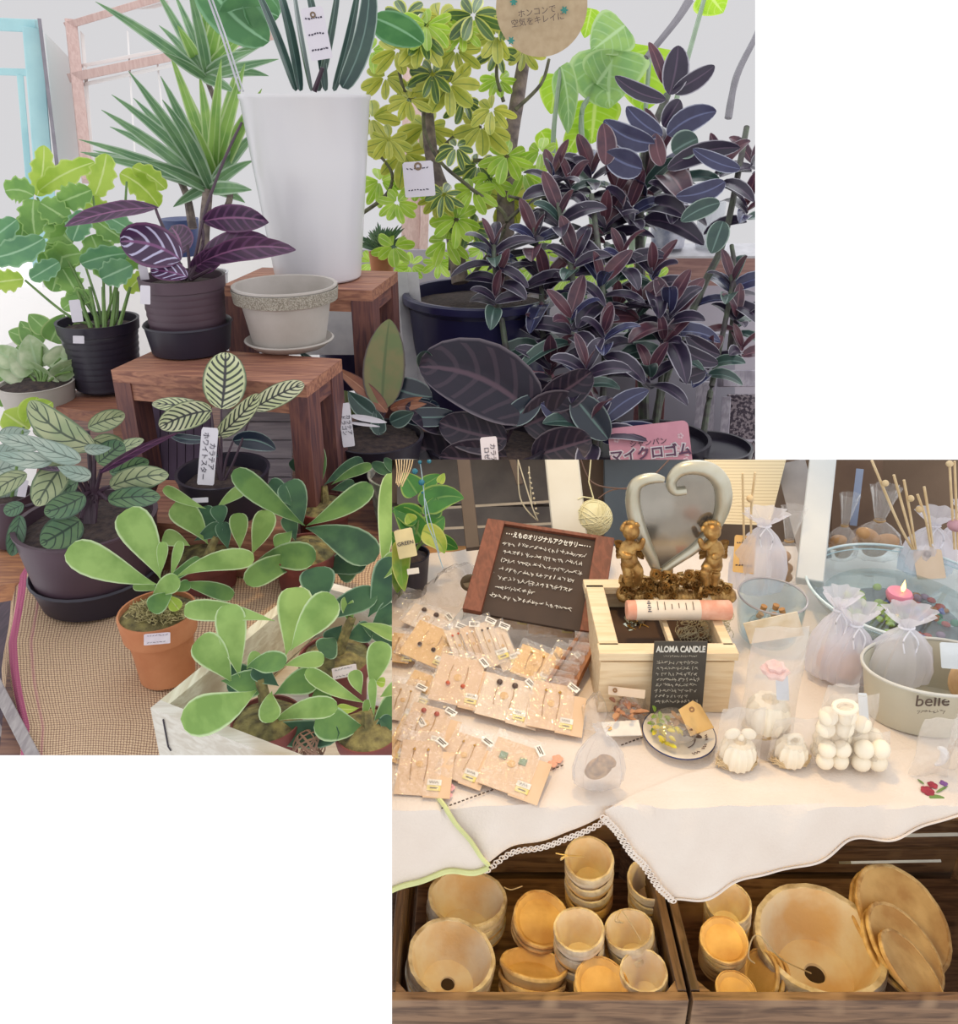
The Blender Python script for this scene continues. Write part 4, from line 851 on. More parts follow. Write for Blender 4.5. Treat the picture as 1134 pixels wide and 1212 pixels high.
ficus('bushy rubber plant with red tipped leaves in the middle of the right group', (706, 600, .63, 60, .18), [([(704, 560, 1.8), (700, 480, 1.8), (678, 330, 1.85), (660, 240, 1.9)], .009), ([(706, 560, 1.8), (716, 430, 1.82), (712, 330, 1.85), (700, 230, 1.9)], .009), ([(704, 560, 1.8), (650, 450, 1.85), (640, 330, 1.9), (632, 270, 1.9)], .008), ([(704, 560, 1.75), (705, 500, 1.7), (694, 440, 1.7)], .008)],
      [(655, 205, 1.95, 12, 52), (662, 250, 1.9, 12, 60), (700, 200, 2.0, 12, 56), (632, 275, 1.9, 11, 52), (716, 262, 1.95, 12, 58), (680, 300, 1.85, 12, 60), (646, 330, 1.9, 11, 56), (712, 330, 1.85, 12, 60), (676, 372, 1.8, 12, 60), (640, 390, 1.88, 9, 52), (715, 392, 1.78, 11, 58), (694, 432, 1.7, 11, 56), (702, 498, 1.66, 9, 72), (652, 430, 1.8, 9, 56), (730, 225, 2.0, 10, 56), (675, 215, 1.95, 10, 48), (736, 300, 1.9, 10, 52)], 1.8,
      extra={'fib': [(700, 500, 640, 478, 34, -6, 10, -.06), (712, 520, 790, 515, 30, -10, 0, -.06), (712, 500, 768, 462, 24, -10, 0)], 'fig': [(704, 506, 632, 512, 26, -14, 0, -.04)], 'fir': [(706, 490, 682, 462, 22, 4)]})
ficus('tallest rubber plant with big plum leaves against the window', (775, 600, .63, 56, .18), [([(764, 560, 2.0), (758, 330, 2.0), (760, 200, 2.0), (790, 112, 2.02)], .014), ([(770, 560, 1.95), (784, 460, 1.95), (832, 340, 1.98), (858, 280, 2.0), (884, 150, 2.05)], .011), ([(770, 560, 1.9), (788, 400, 1.9), (792, 370, 1.9)], .008)],
      [(762, 215, 2.0, 13, 72), (782, 178, 2.0, 9, 70), (800, 232, 1.98, 9, 56), (745, 245, 1.98, 10, 60), (792, 362, 1.85, 13, 66), (772, 318, 1.9, 12, 56), (786, 402, 1.85, 10, 56), (756, 360, 1.88, 10, 56), (770, 440, 1.8, 9, 54), (730, 360, 1.9, 9, 54)], 2.0,
      extra={'fic': [(792, 112, 803, 54, 32, 4, 10, 0), (796, 108, 846, 78, 24, 4, 20), (788, 118, 728, 90, 22, -12, 30), (785, 150, 805, 118, 26, 0, 20), (790, 200, 876, 175, 26, -16, 20)], 'fib': [(784, 160, 742, 126, 24, -8, 10), (790, 160, 848, 132, 30, -12, 10), (775, 170, 715, 142, 28, -14, 0), (760, 200, 718, 180, 34, -6, 0)], 'fir': [(786, 100, 768, 50, 15, 4, 20), (784, 196, 776, 158, 20, -4), (716, 195, 714, 146, 26, 4, 20), (795, 376, 834, 330, 22, -6)], 'fig': [(796, 180, 826, 164, 34, -2)]})
ficus('rubber plant with round dark leaves at the right edge', (836, 600, .63, 44, .16), [([(826, 560, 1.9), (838, 480, 1.9), (848, 430, 1.9), (868, 330, 1.95), (866, 290, 1.98)], .008), ([(866, 420, 1.95), (870, 360, 1.95), (866, 325, 1.95)], .012)],
      [(852, 195, 2.0, 9, 58), (884, 240, 2.0, 10, 52), (866, 330, 1.95, 12, 52), (872, 372, 1.93, 10, 50), (838, 425, 1.88, 9, 52), (878, 410, 1.9, 8, 46), (890, 190, 2.05, 8, 50)], 1.95,
      extra={'fig': [(856, 262, 842, 300, 26, 0), (852, 240, 806, 262, 22, 6)], 'fic': [(850, 430, 800, 405, 20, -10, 10), (852, 420, 812, 396, 20, -6), (835, 440, 804, 450, 20)], 'fib': [(858, 215, 800, 232, 24, -10, 0), (876, 200, 820, 176, 20, -8, 20)]}, keyset=('fic', 'fib', 'fic', 'fig', 'fir'))
# pink sign in the rubber plant
def pink(lab, x, y, t, w, h, rot, txt, z=.0):
    c = W(x, y, t); root = thing('pink_plant_label', lab, 'sign', c - V((0, 0, .08))); Mx = frame(V((1, 0, 0)), CAM - c) @ Matrix.Rotation(radians(rot), 3, 'Z')
    w_, h_ = w / F * t / 2, h / F * t / 2; pts = []
    for sx, sy in ((1, 1), (-1, 1), (-1, -1), (1, -1)):
        for k in range(5):
            a = (math.atan2(sy, sx) - pi / 4) + k * pi / 8 
            pts.append(c + Mx @ V((sx * (w_ - .012) + .012 * cos(a), sy * (h_ - .012) + .012 * sin(a), 0)))
    b = MB(); b.slab(pts, Mx @ V((0, 0, -.0015))); o = b.build('card', mat('pink_card', 'c98fa0', .6, 'c08496', 30), root)
    b = MB()
    for dx, dy in ((.78, .5), (.7, .1), (-.8, .6), (.55, -.7), (-.6, -.6), (.85, -.3)):
        cc = c + Mx @ V((dx * w_, dy * h_, .0006))
        for k in range(5): b.ball(cc + Mx @ V((cos(k * 1.2566) * .004, sin(k * 1.2566) * .004, 0)), (.0026, .0026, .0004), Mx, 8, 4)
    b.build('blossom_print', mat('pale_pink', 'dcbac6', .6), root)
    if txt:
        lettering('シャンパン', c + Mx @ V((-.002, .024, .001)), Mx, .015, M_ink, root); lettering(txt, c + Mx @ V((0, .002, .002)), Mx, .027, mat('plum_ink', '5c3a58', .6), root, bold=.0007)
        lettering(txt, c + Mx @ V((0, .002, .0008)), Mx, .027, mat('white_outline', 'dcd4dc', .6), root, bold=.003, name='lettering_outline')
    b = MB(); b.tube([c - Mx @ V((0, h_ * .9, .002)), c - Mx @ V((0, h_ * .9, .002)) - V((0, 0, .12))], .002); b.build('stick', M_paper, root)
pink('pink plant label with large plum Japanese letters at the foot of the rubber plants', 770, 538, 1.62, 94, 72, 6, 'マイクロゴム')
pink('small pink floral label half hidden behind the black leaves', 632, 462, 1.9, 46, 46, -6, '')
# ================================================================ CRAFT TABLE
CUR[0] = 'B'
ZB = .75
M_kraft = mat('kraft_card', 'e2b978', .8, 'd8ac68', 30)
M_cream = mat('cream_card', 'e2ccb4', .8, 'dac2a8', 30)
M_blush = mat('blush_card', 'dcbc9c', .8, 'd6b490', 30)
M_linen = mat('linen', 'e6dacf', .9, 'ded0c4', 9, .25, 300)
M_cell = clear('cellophane', dens=.2, gloss=.4, body='f4ece4', folds=60)
M_org = clear('organza', dens=.55, gloss=.12, body='eeecf4', rough=.5)
M_glass = clear('thin_glass', dens=.04, gloss=.45, rough=.02, tint='f2fbff')
M_pine = wood('pale_pine', 'ecd6b2', 'e0c59c', 0)
M_gold = mat('gold_resin', 'c09a5c', .36, '8a6434', 70, .6, 120, metal=.55)
M_silver = mat('champagne_resin', 'c4c2b4', .3, 'b3ad98', 20, metal=.6)
M_wax = mat('cream_wax', 'f4ead6', .5, 'f0e2ca', 12)
M_twig = mat('pale_twig', 'e0c8a0', .8, 'cdb288', 40)
M_ink2 = mat('brown_print', '5a4a40', .8)
M_chalk = mat('chalk', 'e8e4da', .9)
M_tagw = mat('price_white', 'f2ece2', .7)
M_yel = mat('price_yellow', 'f0dc84', .7)
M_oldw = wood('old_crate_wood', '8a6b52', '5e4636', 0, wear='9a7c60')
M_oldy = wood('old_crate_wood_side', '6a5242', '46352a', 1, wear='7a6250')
M_pale = mat('chalky_terracotta', 'e2bd80', .85, 'c0935a', 16, .3, 70, sharp=.02)
M_palew = mat('whitewashed_terracotta', 'e0d6ca', .85, 'd4b48c', 12, .3, 70, sharp=.04)
# ---- backdrop
def zrow(y, Y): return Wy(600, y, Y).z
b = MB(); b.slab([Wy(440, 540, 1.62), Wy(1150, 540, 1.62), V((1.25, 1.62, .0)), V((-.3, 1.62, .0))], (0, .02, 0)); struct(b.build('wall_back', mat('taupe_wall', '8a7360', .9, '75604f', 4, .2, 30)), 'rough taupe wall behind the craft table')
b = MB()
for x0, y0, x1, y1 in ((470, 540, 660, 597), (455, 600, 670, 1100)): b.slab([Wy(x0, y0, 1.58), Wy(x1, y0, 1.58), Wy(x1, y1, 1.58), Wy(x0, y1, 1.58)], (0, .02, 0))
tag(b.build('panel_board', mat('grey_brown_board', '857a70', .7, '6c625c', 12)), 'grey brown boards with pale edges behind the chalkboard', 'board')
b = MB(); pbar(b, (510, 602, 1.66), (680, 592, 1.66), 3, .01); pbar(b, (470, 628, 1.65), (670, 619, 1.65), 3, .01); tag(b.build('ledge_strip', mat('pale_strip', 'c4b8a8', .6)), 'pale strips along the edge of the grey brown boards', 'strip')
b = MB(); b.slab([Wy(716, 540, 1.585), Wy(835, 540, 1.585), Wy(830, 1100, 1.585), Wy(716, 1100, 1.585)], (0, .02, 0)); tag(b.build('slate_screen', mat('slate_blue_panel', '7c858c', .6, '6f777e', 5)), 'slate blue screen behind the heart frame', 'screen')
b = MB(); b.slab([Wy(985, 540, 1.58), Wy(1045, 540, 1.58), Wy(1040, 1100, 1.58), Wy(985, 1100, 1.58)], (0, .02, 0)); tag(b.build('brown_partition', mat('partition_brown', '7e6450', .7, '6c5444', 8)), 'brown partition behind the tied bread bags', 'panel')
b = MB(); pbar(b, (1018, 555, 1.66), (1010, 622, 1.66), 8, .006); tag(b.build('blue_ribbon', mat('blue_grey_sheen', '8f9cb8', .3)), 'shiny blue grey strip on the brown partition', 'ribbon')
b = MB(); pbar(b, (936, 548, 1.46), (966, 662, 1.36), 34, .012); tag(b.build('grey_folder', mat('folder_grey', '989290', .7)), 'leaning grey folder between the paper shade and the white post', 'folder')
# ---- table
b = MB(); b.slab([V((-.35, .712, ZB - .004)), V((1.05, .712, ZB - .004)), V((1.05, 1.31, ZB - .004)), V((-.35, 1.31, ZB - .004))], (0, 0, -.025))
o = b.build('craft_table', wood('table_top_wood', 'b8864e', '9a6c3c', 0)); tag(o, 'honey brown wooden table top under the white cloths', 'table')
def interp(pts, x):
    for (a, b_), (c, d) in zip(pts, pts[1:]):
        if a <= x <= c: return b_ + (d - b_) * (x - a) / (c - a)
    return pts[-1][1] if x > pts[-1][0] else pts[0][1]
FOLD = 944
def cloth(name, lab, x0, x1, topf, hemf, dz, m, nx=90, ny=26, dy=0):
    vs = []
    for j in range(ny + 1):
        for i in range(nx + 1):
            x = x0 + (x1 - x0) * i / nx; ya, yb = topf(x), hemf(x)
            nt_ = ny * 2 // 3
            F_ = min(max(FOLD, ya), yb)
            y = ya + (F_ - ya) * j / nt_ if j <= nt_ else F_ + (yb - F_) * (j - nt_) / (ny - nt_)
            if abs(y - FOLD) < 9:
                s = (y - FOLD + 9) / 18; A_ = Wz(x, FOLD - 9, ZB + dz); B_ = Wz(x, FOLD, ZB + dz); C_ = Wy(x, FOLD + 9, .706 - dy); C_.y -= .001
                p = A_ * (1 - s) ** 2 + B_ * 2 * s * (1 - s) + C_ * s * s
            elif y <= FOLD:
                p = Wz(x, y, ZB + dz); k = (FOLD - y)
                p.z += .0012 * sin(p.x * 60 + p.y * 25) * min(1, k / 20)
            else:
                p = Wy(x, y, .706 - dy); d = min(1, (y - FOLD) / 40)
                p.y += (-.006 + .005 * sin(p.x * 48 + p.z * 26) + .003 * sin(p.x * 110 - p.z * 40)) * d
            vs.append(p)
    b = MB(); b.add(vs, [[j * (nx + 1) + i, (j + 1) * (nx + 1) + i, (j + 1) * (nx + 1) + i + 1, j * (nx + 1) + i + 1] for j in range(ny) for i in range(nx)])
    return b.build(name, m), vs[-(nx + 1):], vs[:nx + 1]
r = thing('table_linen', 'white lace edged cloth covering the middle of the table', 'tablecloth', Wz(620, 960, .70))
topB = lambda x: interp([(400, 668), (540, 652), (570, 646), (1150, 646)], x)
hemB = lambda x: interp([(400, 1040), (575, 1013), (718, 962), (830, 990), (1150, 955)], x)
o, hem, _ = cloth('fabric', '', 440, 1160, topB, hemB, .0006, M_linen, 140, 40); o.parent = r; o.location = -r.location
b = MB(); hx = [p for p in hem if 572 < proj(p)[0] < 722]
for i, p in enumerate(bez(hx, 3)[::2]):
    b.lathe([(.0032, 0), (.0042, .0006), (.0032, .0012), (.0024, .0006), (.0032, 0)], p + V((0, -.004, -.004 - .002 * (i % 2))), frame(V((1, 0, 0)), V((0, -1, 0))), 8)
b.build('lace_trim', M_linen, r)
r = thing('green_edged_cloth', 'white cloth with a pale green border hanging at the left of the table', 'tablecloth', Wz(500, 960, .70))
topL = lambda x: interp([(440, 900), (506, 926), (520, 944), (578, 1012)], x)
hemL = lambda x: interp([(440, 1052), (464, 1044), (520, 1031), (578, 1014)], x)
o, hem, tp = cloth('fabric', '', 440, 578, topL, hemL, .002, M_linen, 60, 20, .006); o.parent = r; o.location = -r.location
b = MB(); b.tube([p + V((0, -.003, 0)) for p in hem], .0032, 6); b.tube([p + V((0, -.003, .001)) for p in tp if proj(p)[0] > 503], .0028, 6); b.build('green_border', mat('pale_green_border', 'd8dc9c', .8), r)
r = thing('pointed_lace_cloth', 'white cloth with a lace edged point hanging at the centre right of the table', 'tablecloth', Wz(900, 960, .70))
topR = lambda x: interp([(716, 958), (760, 935), (830, 910), (940, 900), (1150, 880)], x)
hemR = lambda x: interp([(716, 962), (797, 1064), (860, 1042), (930, 1022), (1000, 995), (1134, 962), (1160, 958)], x)
o, hem, tp = cloth('fabric', '', 716, 1160, topR, hemR, .003, M_linen, 120, 30, .009); o.parent = r; o.location = -r.location
b = MB(); ed = bez([p for p in hem if proj(p)[0] < 800], 5)[::2]
for i, p in enumerate(ed): b.lathe([(.0032, 0), (.0042, .0006), (.0032, .0012), (.0022, .0006), (.0032, 0)], p + V((-.003 + .002 * (i % 2), -.004, 0)), frame(V((1, 0, 0)), V((0, -1, 0))), 8)
b.build('lace_trim', M_linen, r); b = MB(); b.tube([p + V((0, -.002, 0)) for p in hem if proj(p)[0] > 790], .0014, 5); b.build('hem', M_linen, r)
def flat_flower(mb, x, y, rpx, n=5, z=ZB + .0045, vert=False):
    c = Wz(x, y, z) if not vert else Wy(x, y, .690); R = rpx / F * depth(c); Mx = Matrix.Identity(3) if not vert else frame(V((1, 0, 0)), V((0, -1, 0)))
    for k in range(n): mb.ball(c + Mx @ V((cos(k * 6.283 / n) * R * .5, sin(k * 6.283 / n) * R * .5, 0)), (R * .5, R * .5, .0008), Mx, 10, 4)
b = MB(); flat_flower(b, 1098, 936, 8, 6); flat_flower(b, 1104, 929, 6, 5); b.build('rose_embroidery', mat('rose_red', 'a83848', .8, '8a2838', 90), r)
b = MB(); flat_flower(b, 1117, 927, 5, 4); b.build('violet_embroidery', mat('violet', '8a5a9a', .8), r)
b = MB()
for a in ((1100, 944, 1118, 944, 9), (1108, 938, 1122, 930, 3), (1094, 928, 1086, 922, 3), (1104, 948, 1108, 954, 4)): b.leaf(Wz(a[0], a[1], ZB + .0045), Wz(a[2], a[3], ZB + .0045), a[4] / F, nrm=V((0, 0, 1)), fold=0)
b.build('leaf_embroidery', mat('embroidery_green', '6f8a4a', .8), r)
r = bpy.data.objects['table_linen']
b = MB(); flat_flower(b, 533, 932, 6); flat_flower(b, 530, 941, 6); b.build('pink_embroidery', mat('soft_pink', 'eeb0b0', .8), r)
b = MB(); flat_flower(b, 660, 898, 7); flat_flower(b, 654, 904, 6); b.build('peach_embroidery', mat('soft_peach', 'eca88a', .8), r)
b = MB()
def dashes(mb, x0, y0, x1, y1, n):
    for i in range(n):
        if True:
            a, c = (i + .1) / n, (i + .7) / n; p = Wz(x0 + (x1 - x0) * a, y0 + (y1 - y0) * a, ZB + .0035); q = Wz(x0 + (x1 - x0) * c, y0 + (y1 - y0) * c, ZB + .0035); mb.bar(p, q, .0012, .0012)
dashes(b, 522, 957, 585, 934, 13); dashes(b, 634, 918, 668, 905, 7); dashes(b, 735, 882, 762, 872, 6); b.build('running_stitch', M_ink2, r)
# ---- crates below
def crateB(lab, x0, x1, name='slatted_crate'):
    yF, zt = .722, .398; root = thing(name, lab, 'crate', V(((x0 + x1) / 2, .88, .18)))
    th = .012
    for k, (za, zb) in enumerate(((.345, .398), (.283, .338), (.22, .276))):
        b = MB(); b.box(V(((x0 + x1) / 2, yF - th / 2, (za + zb) / 2)), (x1 - x0, th, zb - za)); b.build('front_board', M_oldw, root)
        b = MB(); b.box(V(((x0 + x1) / 2, 1.05 + th / 2, (za + zb) / 2 + .0)), (x1 - x0, th, zb - za)); b.build('back_board', M_oldw, root)
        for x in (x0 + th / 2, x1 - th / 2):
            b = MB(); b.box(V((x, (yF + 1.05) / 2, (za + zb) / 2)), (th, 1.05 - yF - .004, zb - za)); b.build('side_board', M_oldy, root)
    for x, s in ((x0 + th, 1), (x1 - th, -1)):
        for y, s2 in ((yF + .001, 1), (1.049, -1)):
            b = MB(); b.slab([V((x, y, .396)), V((x + s * .015, y, .396)), V((x, y + s2 * .015, .396))][::s * s2], (0, 0, -.2)); b.build('corner_block', M_oldw, root)
    b = MB(); b.box(V(((x0 + x1) / 2, .886, .205)), (x1 - x0 - .03, .32, .01)); b.build('bottom', M_oldw, root)
    return root
XL0 = Wy(452, 1175, .72).x; XM = Wy(816, 1175, .72).x
crateB('weathered wooden crate of whitewashed pots at the bottom left below the table', -.125, XM - .003)
crateB('weathered wooden crate with the largest pot at the bottom right below the table', XM + .003, XM + .60)
b = MB(); b.box(V((.4, 1.1, .29)), (1.9, .015, .20)); b.box(V((.4, 1.1, .445)), (1.9, .015, .10)); b.box(V((.4, 1.1, .55)), (1.9, .015, .095)); b.box(V((.4, 1.1, .66)), (1.9, .015, .11)); b.box(V((.4, 1.115, .45)), (1.9, .008, .5)); struct(b.build('trim_3', wood('dark_shelf_boards', '544438', '40332b', 0)), 'dark boards under the table behind the crates')
b = MB(); b.box(V((.4, .95, .19)), (1.9, .7, .02)); struct(b.build('floor', wood('floor_under', '5e4634', '453224', 0)), 'brown floor below the crates')
b = MB(); pbar(b, (1000, 1021, 1.3), (1105, 1019, 1.3), 3); pbar(b, (960, 991, 1.28), (1160, 987, 1.28), 4); tag(b.build('metal_strip', mat('pale_metal', 'b4b4ae', .4, metal=.5)), 'pale metal strips beneath the table right of centre', 'strip')
# ---- pots & saucers in the crates
M_rimw = mat('rim_whitewash', 'e4d8c4', .9, 'b4a084', 45, .5, 90, sharp=.03)
M_rims = mat('rim_worn', 'e8c890', .9, 'b88f5c', 45, .5, 90, sharp=.03)
def stack(lab, x, y, z, wpx, kind, n=1, ax=0, ay=0, hk=.9, step=.02, m=None, group=None, cat=None, hole=False):
    """mouth centre pixel at height z; nested pieces follow the axis downward"""
    c = Wz(x, y, z); R = wpx / 2 / F * depth(c); Mx = tiltM(ax, ay)
    for i in range(n):
        b = MB(); H = R * 2 * hk
        if kind == 'pot':
            P_ = [(0, -H), (R * .66, -H), (R * .68, -H * .97), (R * .9, -H * .3), (R * .9, -H * .27), (R, -H * .25), (R * 1.0, -H * .03), (R * .98, 0), (R * .9, 0), (R * .86, -H * .06), (R * .8, -H * .3), (R * .58, -H * .9)]
            P_ += ([(R * .17, -H * .91), (R * .15, -H * .97)] if hole else [(0, -H * .91)])
            RM = [(R * 1.005, -H * .16), (R * 1.012, -.004), (R * .99, .0012), (R * .91, .0012), (R * .885, -.004)]
        else:
            H = R * hk; P_ = [(0, -H), (R * .8, -H), (R * .98, -H * .15), (R, 0), (R * .92, 0), (R * .86, -H * .12), (R * .76, -H * .6), (0, -H * .62)]; RM = [(R * 1.0, -.004), (R * 1.006, -.0005), (R * .985, .0012), (R * .93, .0012), (R * .9, -.002)]
        cc = c + Mx @ V((0, 0, -step * i)); wob = random.random() * 6
        b.lathe(P_, cc, Mx, 40, ruf=lambda a, v, zz: .012 * sin(3 * a + wob) + .006 * sin(9 * a + wob))
        mm = m or (M_palew if (i == 0 and kind == 'pot') else M_pale)
        o = b.build('flower_pot' if kind == 'pot' else 'pot_saucer', mm)
        pos = 'top of' if i == 0 else ['', 'second in', 'third in', 'fourth in', 'fifth in', 'sixth in', 'seventh in', 'lowest in'][min(i, 7)]
        tag(o, (lab if n == 1 else f'{lab}, {pos} its stack'), cat or ('flower pot' if kind == 'pot' else 'saucer'), group)
        if i < 3:
            b = MB(); b.lathe(RM, cc, Mx, 40, ruf=lambda a, v, zz: .012 * sin(3 * a + wob) + .006 * sin(9 * a + wob) + .006 * sin(23 * a)); q = b.build('rim', M_rimw if kind == 'pot' else M_rims, o)
        if i == 0 and hole and kind == 'pot':
            b = MB(); b.lathe([(0, -H * .955), (R * .17, -H * .955)], cc, Mx, 20); b.build('drain_hole', mat('hole_dark', '3a2a20', .9), o)
    return c, R, Mx
GP = 'pots and saucers in the left crate'; GQ = 'pots and saucers in the right crate'
stack('wide whitewashed pot at the back left of its crate', 553, 1062, .335, 94, 'pot', 3, -12, 4, .46, .016, group=GP, hole=True)
stack('wide whitewashed pot at the front left of its crate', 534, 1132, .36, 104, 'pot', 3, -4, 6, .46, .014, group=GP, hole=True)
stack('yellowish round saucer leaning behind the deep slanted ones', 641, 1087, .345, 68, 'saucer', 3, 8, 6, .28, .012, group=GP)
stack('deep saucer lying slanted at the front centre', 632, 1140, .345, 80, 'saucer', 4, -32, 6, .5, .017, group=GP)
stack('small pale pot at the back centre, leftmost tall stack', 697, 1016, .41, 58, 'pot', 4, 6, -4, .8, .028, m=None, group=GP)
stack('small pale mouthed pot left of the twine tied one', 685, 1100, .392, 60, 'pot', 3, -3, -4, .78, .024, group=GP)
stack('small yellow lined pot tied with twine', 744, 1100, .385, 58, 'pot', 3, -6, -12, .78, .022, group=GP)
stack('round saucer at the front left of the chipped pot', 712, 1163, .375, 64, 'saucer', 2, 0, 0, .3, .014, group=GP)
stack('small chipped pot at the front right corner', 762, 1149, .385, 56, 'pot', 2, -4, -6, .75, .022, group=GP)
stack('small pot half covered by the cloth point', 770, 1040, .385, 54, 'pot', 5, 6, -6, .8, .024, group=GP)
stack('small whitewashed pot above the column of saucers', 862, 1068, .375, 54, 'pot', 6, 4, -4, .8, .013, group=GQ)
stack('small saucer in the column left of the largest pot', 857, 1112, .385, 56, 'saucer', 7, 6, -5, .3, .009, group=GQ)
stack('small saucer by the front board of the right crate', 871, 1172, .37, 48, 'saucer', 1, 0, 0, .3, .01, group=GQ)
stack('largest whitewashed pot in the right crate', 970, 1110, .352, 148, 'pot', 2, -2, -3, .44, .016, group=GQ, hole=True)
stack('thin saucer on edge beside the largest pot', 898, 1156, .325, 60, 'saucer', 3, 6, -58, .2, .011, group=GQ)
stack('biggest plate saucer leaning at the far right', 1070, 1088, .335, 124, 'saucer', 2, 22, 18, .13, .014, group=GQ)
stack('medium plate saucer leaning in front of the biggest one', 1072, 1122, .345, 104, 'saucer', 2, 12, 26, .13, .012, group=GQ)
stack('oval looking saucer leaning nearest the front of the right crate', 1080, 1146, .362, 92, 'saucer', 1, 4, 34, .13, .012, group=GQ)
M_twine = mat('twine', 'c4ac84', .9)
def twine(lab, pts, r=.0009):
    b = MB(); b.tube(bez([W(*p) for p in pts], 8), r, 5); return tag(b.build('twine', M_twine), lab, 'twine')
twine('twine tied across the mouth of the small back pot', [(658, 1010, 1.18), (670, 1012, 1.17), (692, 1014, 1.2), (668, 1014, 1.16), (664, 1018, 1.17), (672, 1012, 1.17)])
twine('twine loop crossing the yellow lined pot', [(735, 1078, 1.12), (731, 1088, 1.11), (738, 1092, 1.115), (728, 1090, 1.11), (736, 1078, 1.115), (758, 1112, 1.13)])
twine('twine end sticking out of the wide back pot stack', [(597, 1050, 1.25), (605, 1053, 1.24), (618, 1049, 1.23)])
twine('twine running into the largest pot from its left rim', [(893, 1140, 1.12), (886, 1132, 1.11), (890, 1112, 1.11), (900, 1108, 1.1), (925, 1135, 1.14), (960, 1152, 1.17)], .001)
# ---- earring cards
cardN = [0]
M_bead = {'red': mat('red_bead', 'd0603c', .3), 'dark': mat('dark_bead', '5a463c', .3), 'green': mat('green_bead', '6f8a6a', .3), 'pink': mat('pink_bead', 'b05a4c', .3), 'white': mat('pearl_bead', 'e8e8ea', .2), 'gold': mat('gold_bead', 'c89a4c', .3, metal=.7)}
def card(x, y, wpx, hpx, rot, m, bead, lab, lean=12, z=.004, strip=True, bag=1.12, style='drop', blue=False, yaw=0):
    c = Wz(x, y, ZB + z + .012); t = depth(c); w = wpx * 1.07 / F * t
    # tilted up towards the viewer by lean degrees
    M = Matrix.Rotation(radians(yaw), 3, 'Z') @ Matrix.Rotation(radians(lean), 3, 'X') @ Matrix.Rotation(radians(rot), 3, 'Z')
    vis = max(.35, cos(radians(90 - 40 - lean))) ; h = hpx / F * t / vis
    c.z = ZB + z + .5 * h * sin(radians(lean)) + .002
    root = thing('earring_card', lab, 'earring card', c, 'earring cards on the table')
    b = MB(); b.slab([c + M @ V((sx * w / 2, sy * h / 2, 0)) for sx, sy in ((-1, -1), (1, -1), (1, 1), (-1, 1))], M @ V((0, 0, -.0009)))
    if strip: b.slab([c + M @ V((w * (.18 + .32 * (sx + 1)), sy * h * .42 - h * .12, .0012)) for sx, sy in ((-1, -1), (1, -1), (1, 1), (-1, 1))], M @ V((0, 0, -.0008)))
    b.build('card', m, root)
    b = MB(); bm_ = M_bead[bead]
    for s in (-1, 1):
        px = s * w * .17
        if style == 'drop':
            b.ball(c + M @ V((px, -h * .12, .0022)), w * .055, seg=8, rings=6)
        elif style == 'stud':
            b.ball(c + M @ V((px, h * .32, .0022)), w * .07, seg=8, rings=6)
        elif style == 'square':
            b.box(c + M @ V((px * 1.3, h * .15, .0018)), (w * .16, w * .16, .002), M)
        else: b.ball(c + M @ V((px, h * .3, .0022)), w * .04, seg=8, rings=6)
    b.build('beads', bm_, root)
    b = MB()
    for s in (-1, 1):
        px = s * w * .17
        y0, y1 = {'drop': (.3, -.1), 'stud': (.3, -.2), 'square': (.2, .1)}.get(style, (.35, -.25))
        b.tube([c + M @ V((px, h * y0, .0015)), c + M @ V((px * 1.15, h * (y0 + y1) / 2, .0018)), c + M @ V((px, h * y1, .0015))], .0006, 4)
    b.build('ear_wires', M_bead['gold'], root)
    b = MB(); b.lathe([(0, .0009), (w * .09, .0007)], c + M @ V((0, h * .05, 0)), M, 14); b.build('round_motif', mat('ochre_print', 'dcae68', .8), root)
    b = MB(); q = c + M @ V((w * .48, h * .46, .003)); M2 = M @ Matrix.Rotation(radians(random.uniform(-50, -15)), 3, 'Z')
    b.box(q, (.016, .0085, .0006), M2); o = b.build('paper_tag', M_tagw, root)
    b = MB(); b.box(q + M2 @ V((0, .0014, .0005)), (.012, .0012, .0004), M2); b.box(q + M2 @ V((-.001, -.001, .0005)), (.010, .0012, .0004), M2); b.build('tag_print', M_ink2, o)
    if random.random() < .75:
        b = MB(); q = c + M @ V((w * .42, -h * .38, .0022)); b.box(q, (.016, .007, .0005), M); o = b.build('price_sticker', M_yel, root)
        b = MB(); b.box(q + M @ V((0, .0075, -.0001)), (.017, .0075, .0005), M); o = b.build('price_sticker', M_tagw, root)
        b = MB(); b.tube([q + M @ V((-.006 + .0015 * k, .0075 + .0014 * (-1) ** k, .0005)) for k in range(8)], .00035, 4); b.box(q + M @ V((0, 0, .0004)), (.009, .0015, .0003), M); b.build('handwriting', M_ink2, o)
    # clear sleeve
    b = MB(); k = bag; nx = 6; vs = []
    for j in range(7):
        for i in range(7):
            u, v = i / 6 * 2 - 1, j / 6 * 2 - 1
            vs.append(c + M @ V((u * w / 2 * k, v * h / 2 * (k + .1) + h * .06, .0035 + .0012 * sin(u * 3 + j) * cos(v * 4 + i))))
    b.add(vs, [[j * 7 + i, j * 7 + i + 1, (j + 1) * 7 + i + 1, (j + 1) * 7 + i] for j in range(6) for i in range(6)]); b.build('clear_sleeve', M_cell, root)
    return root
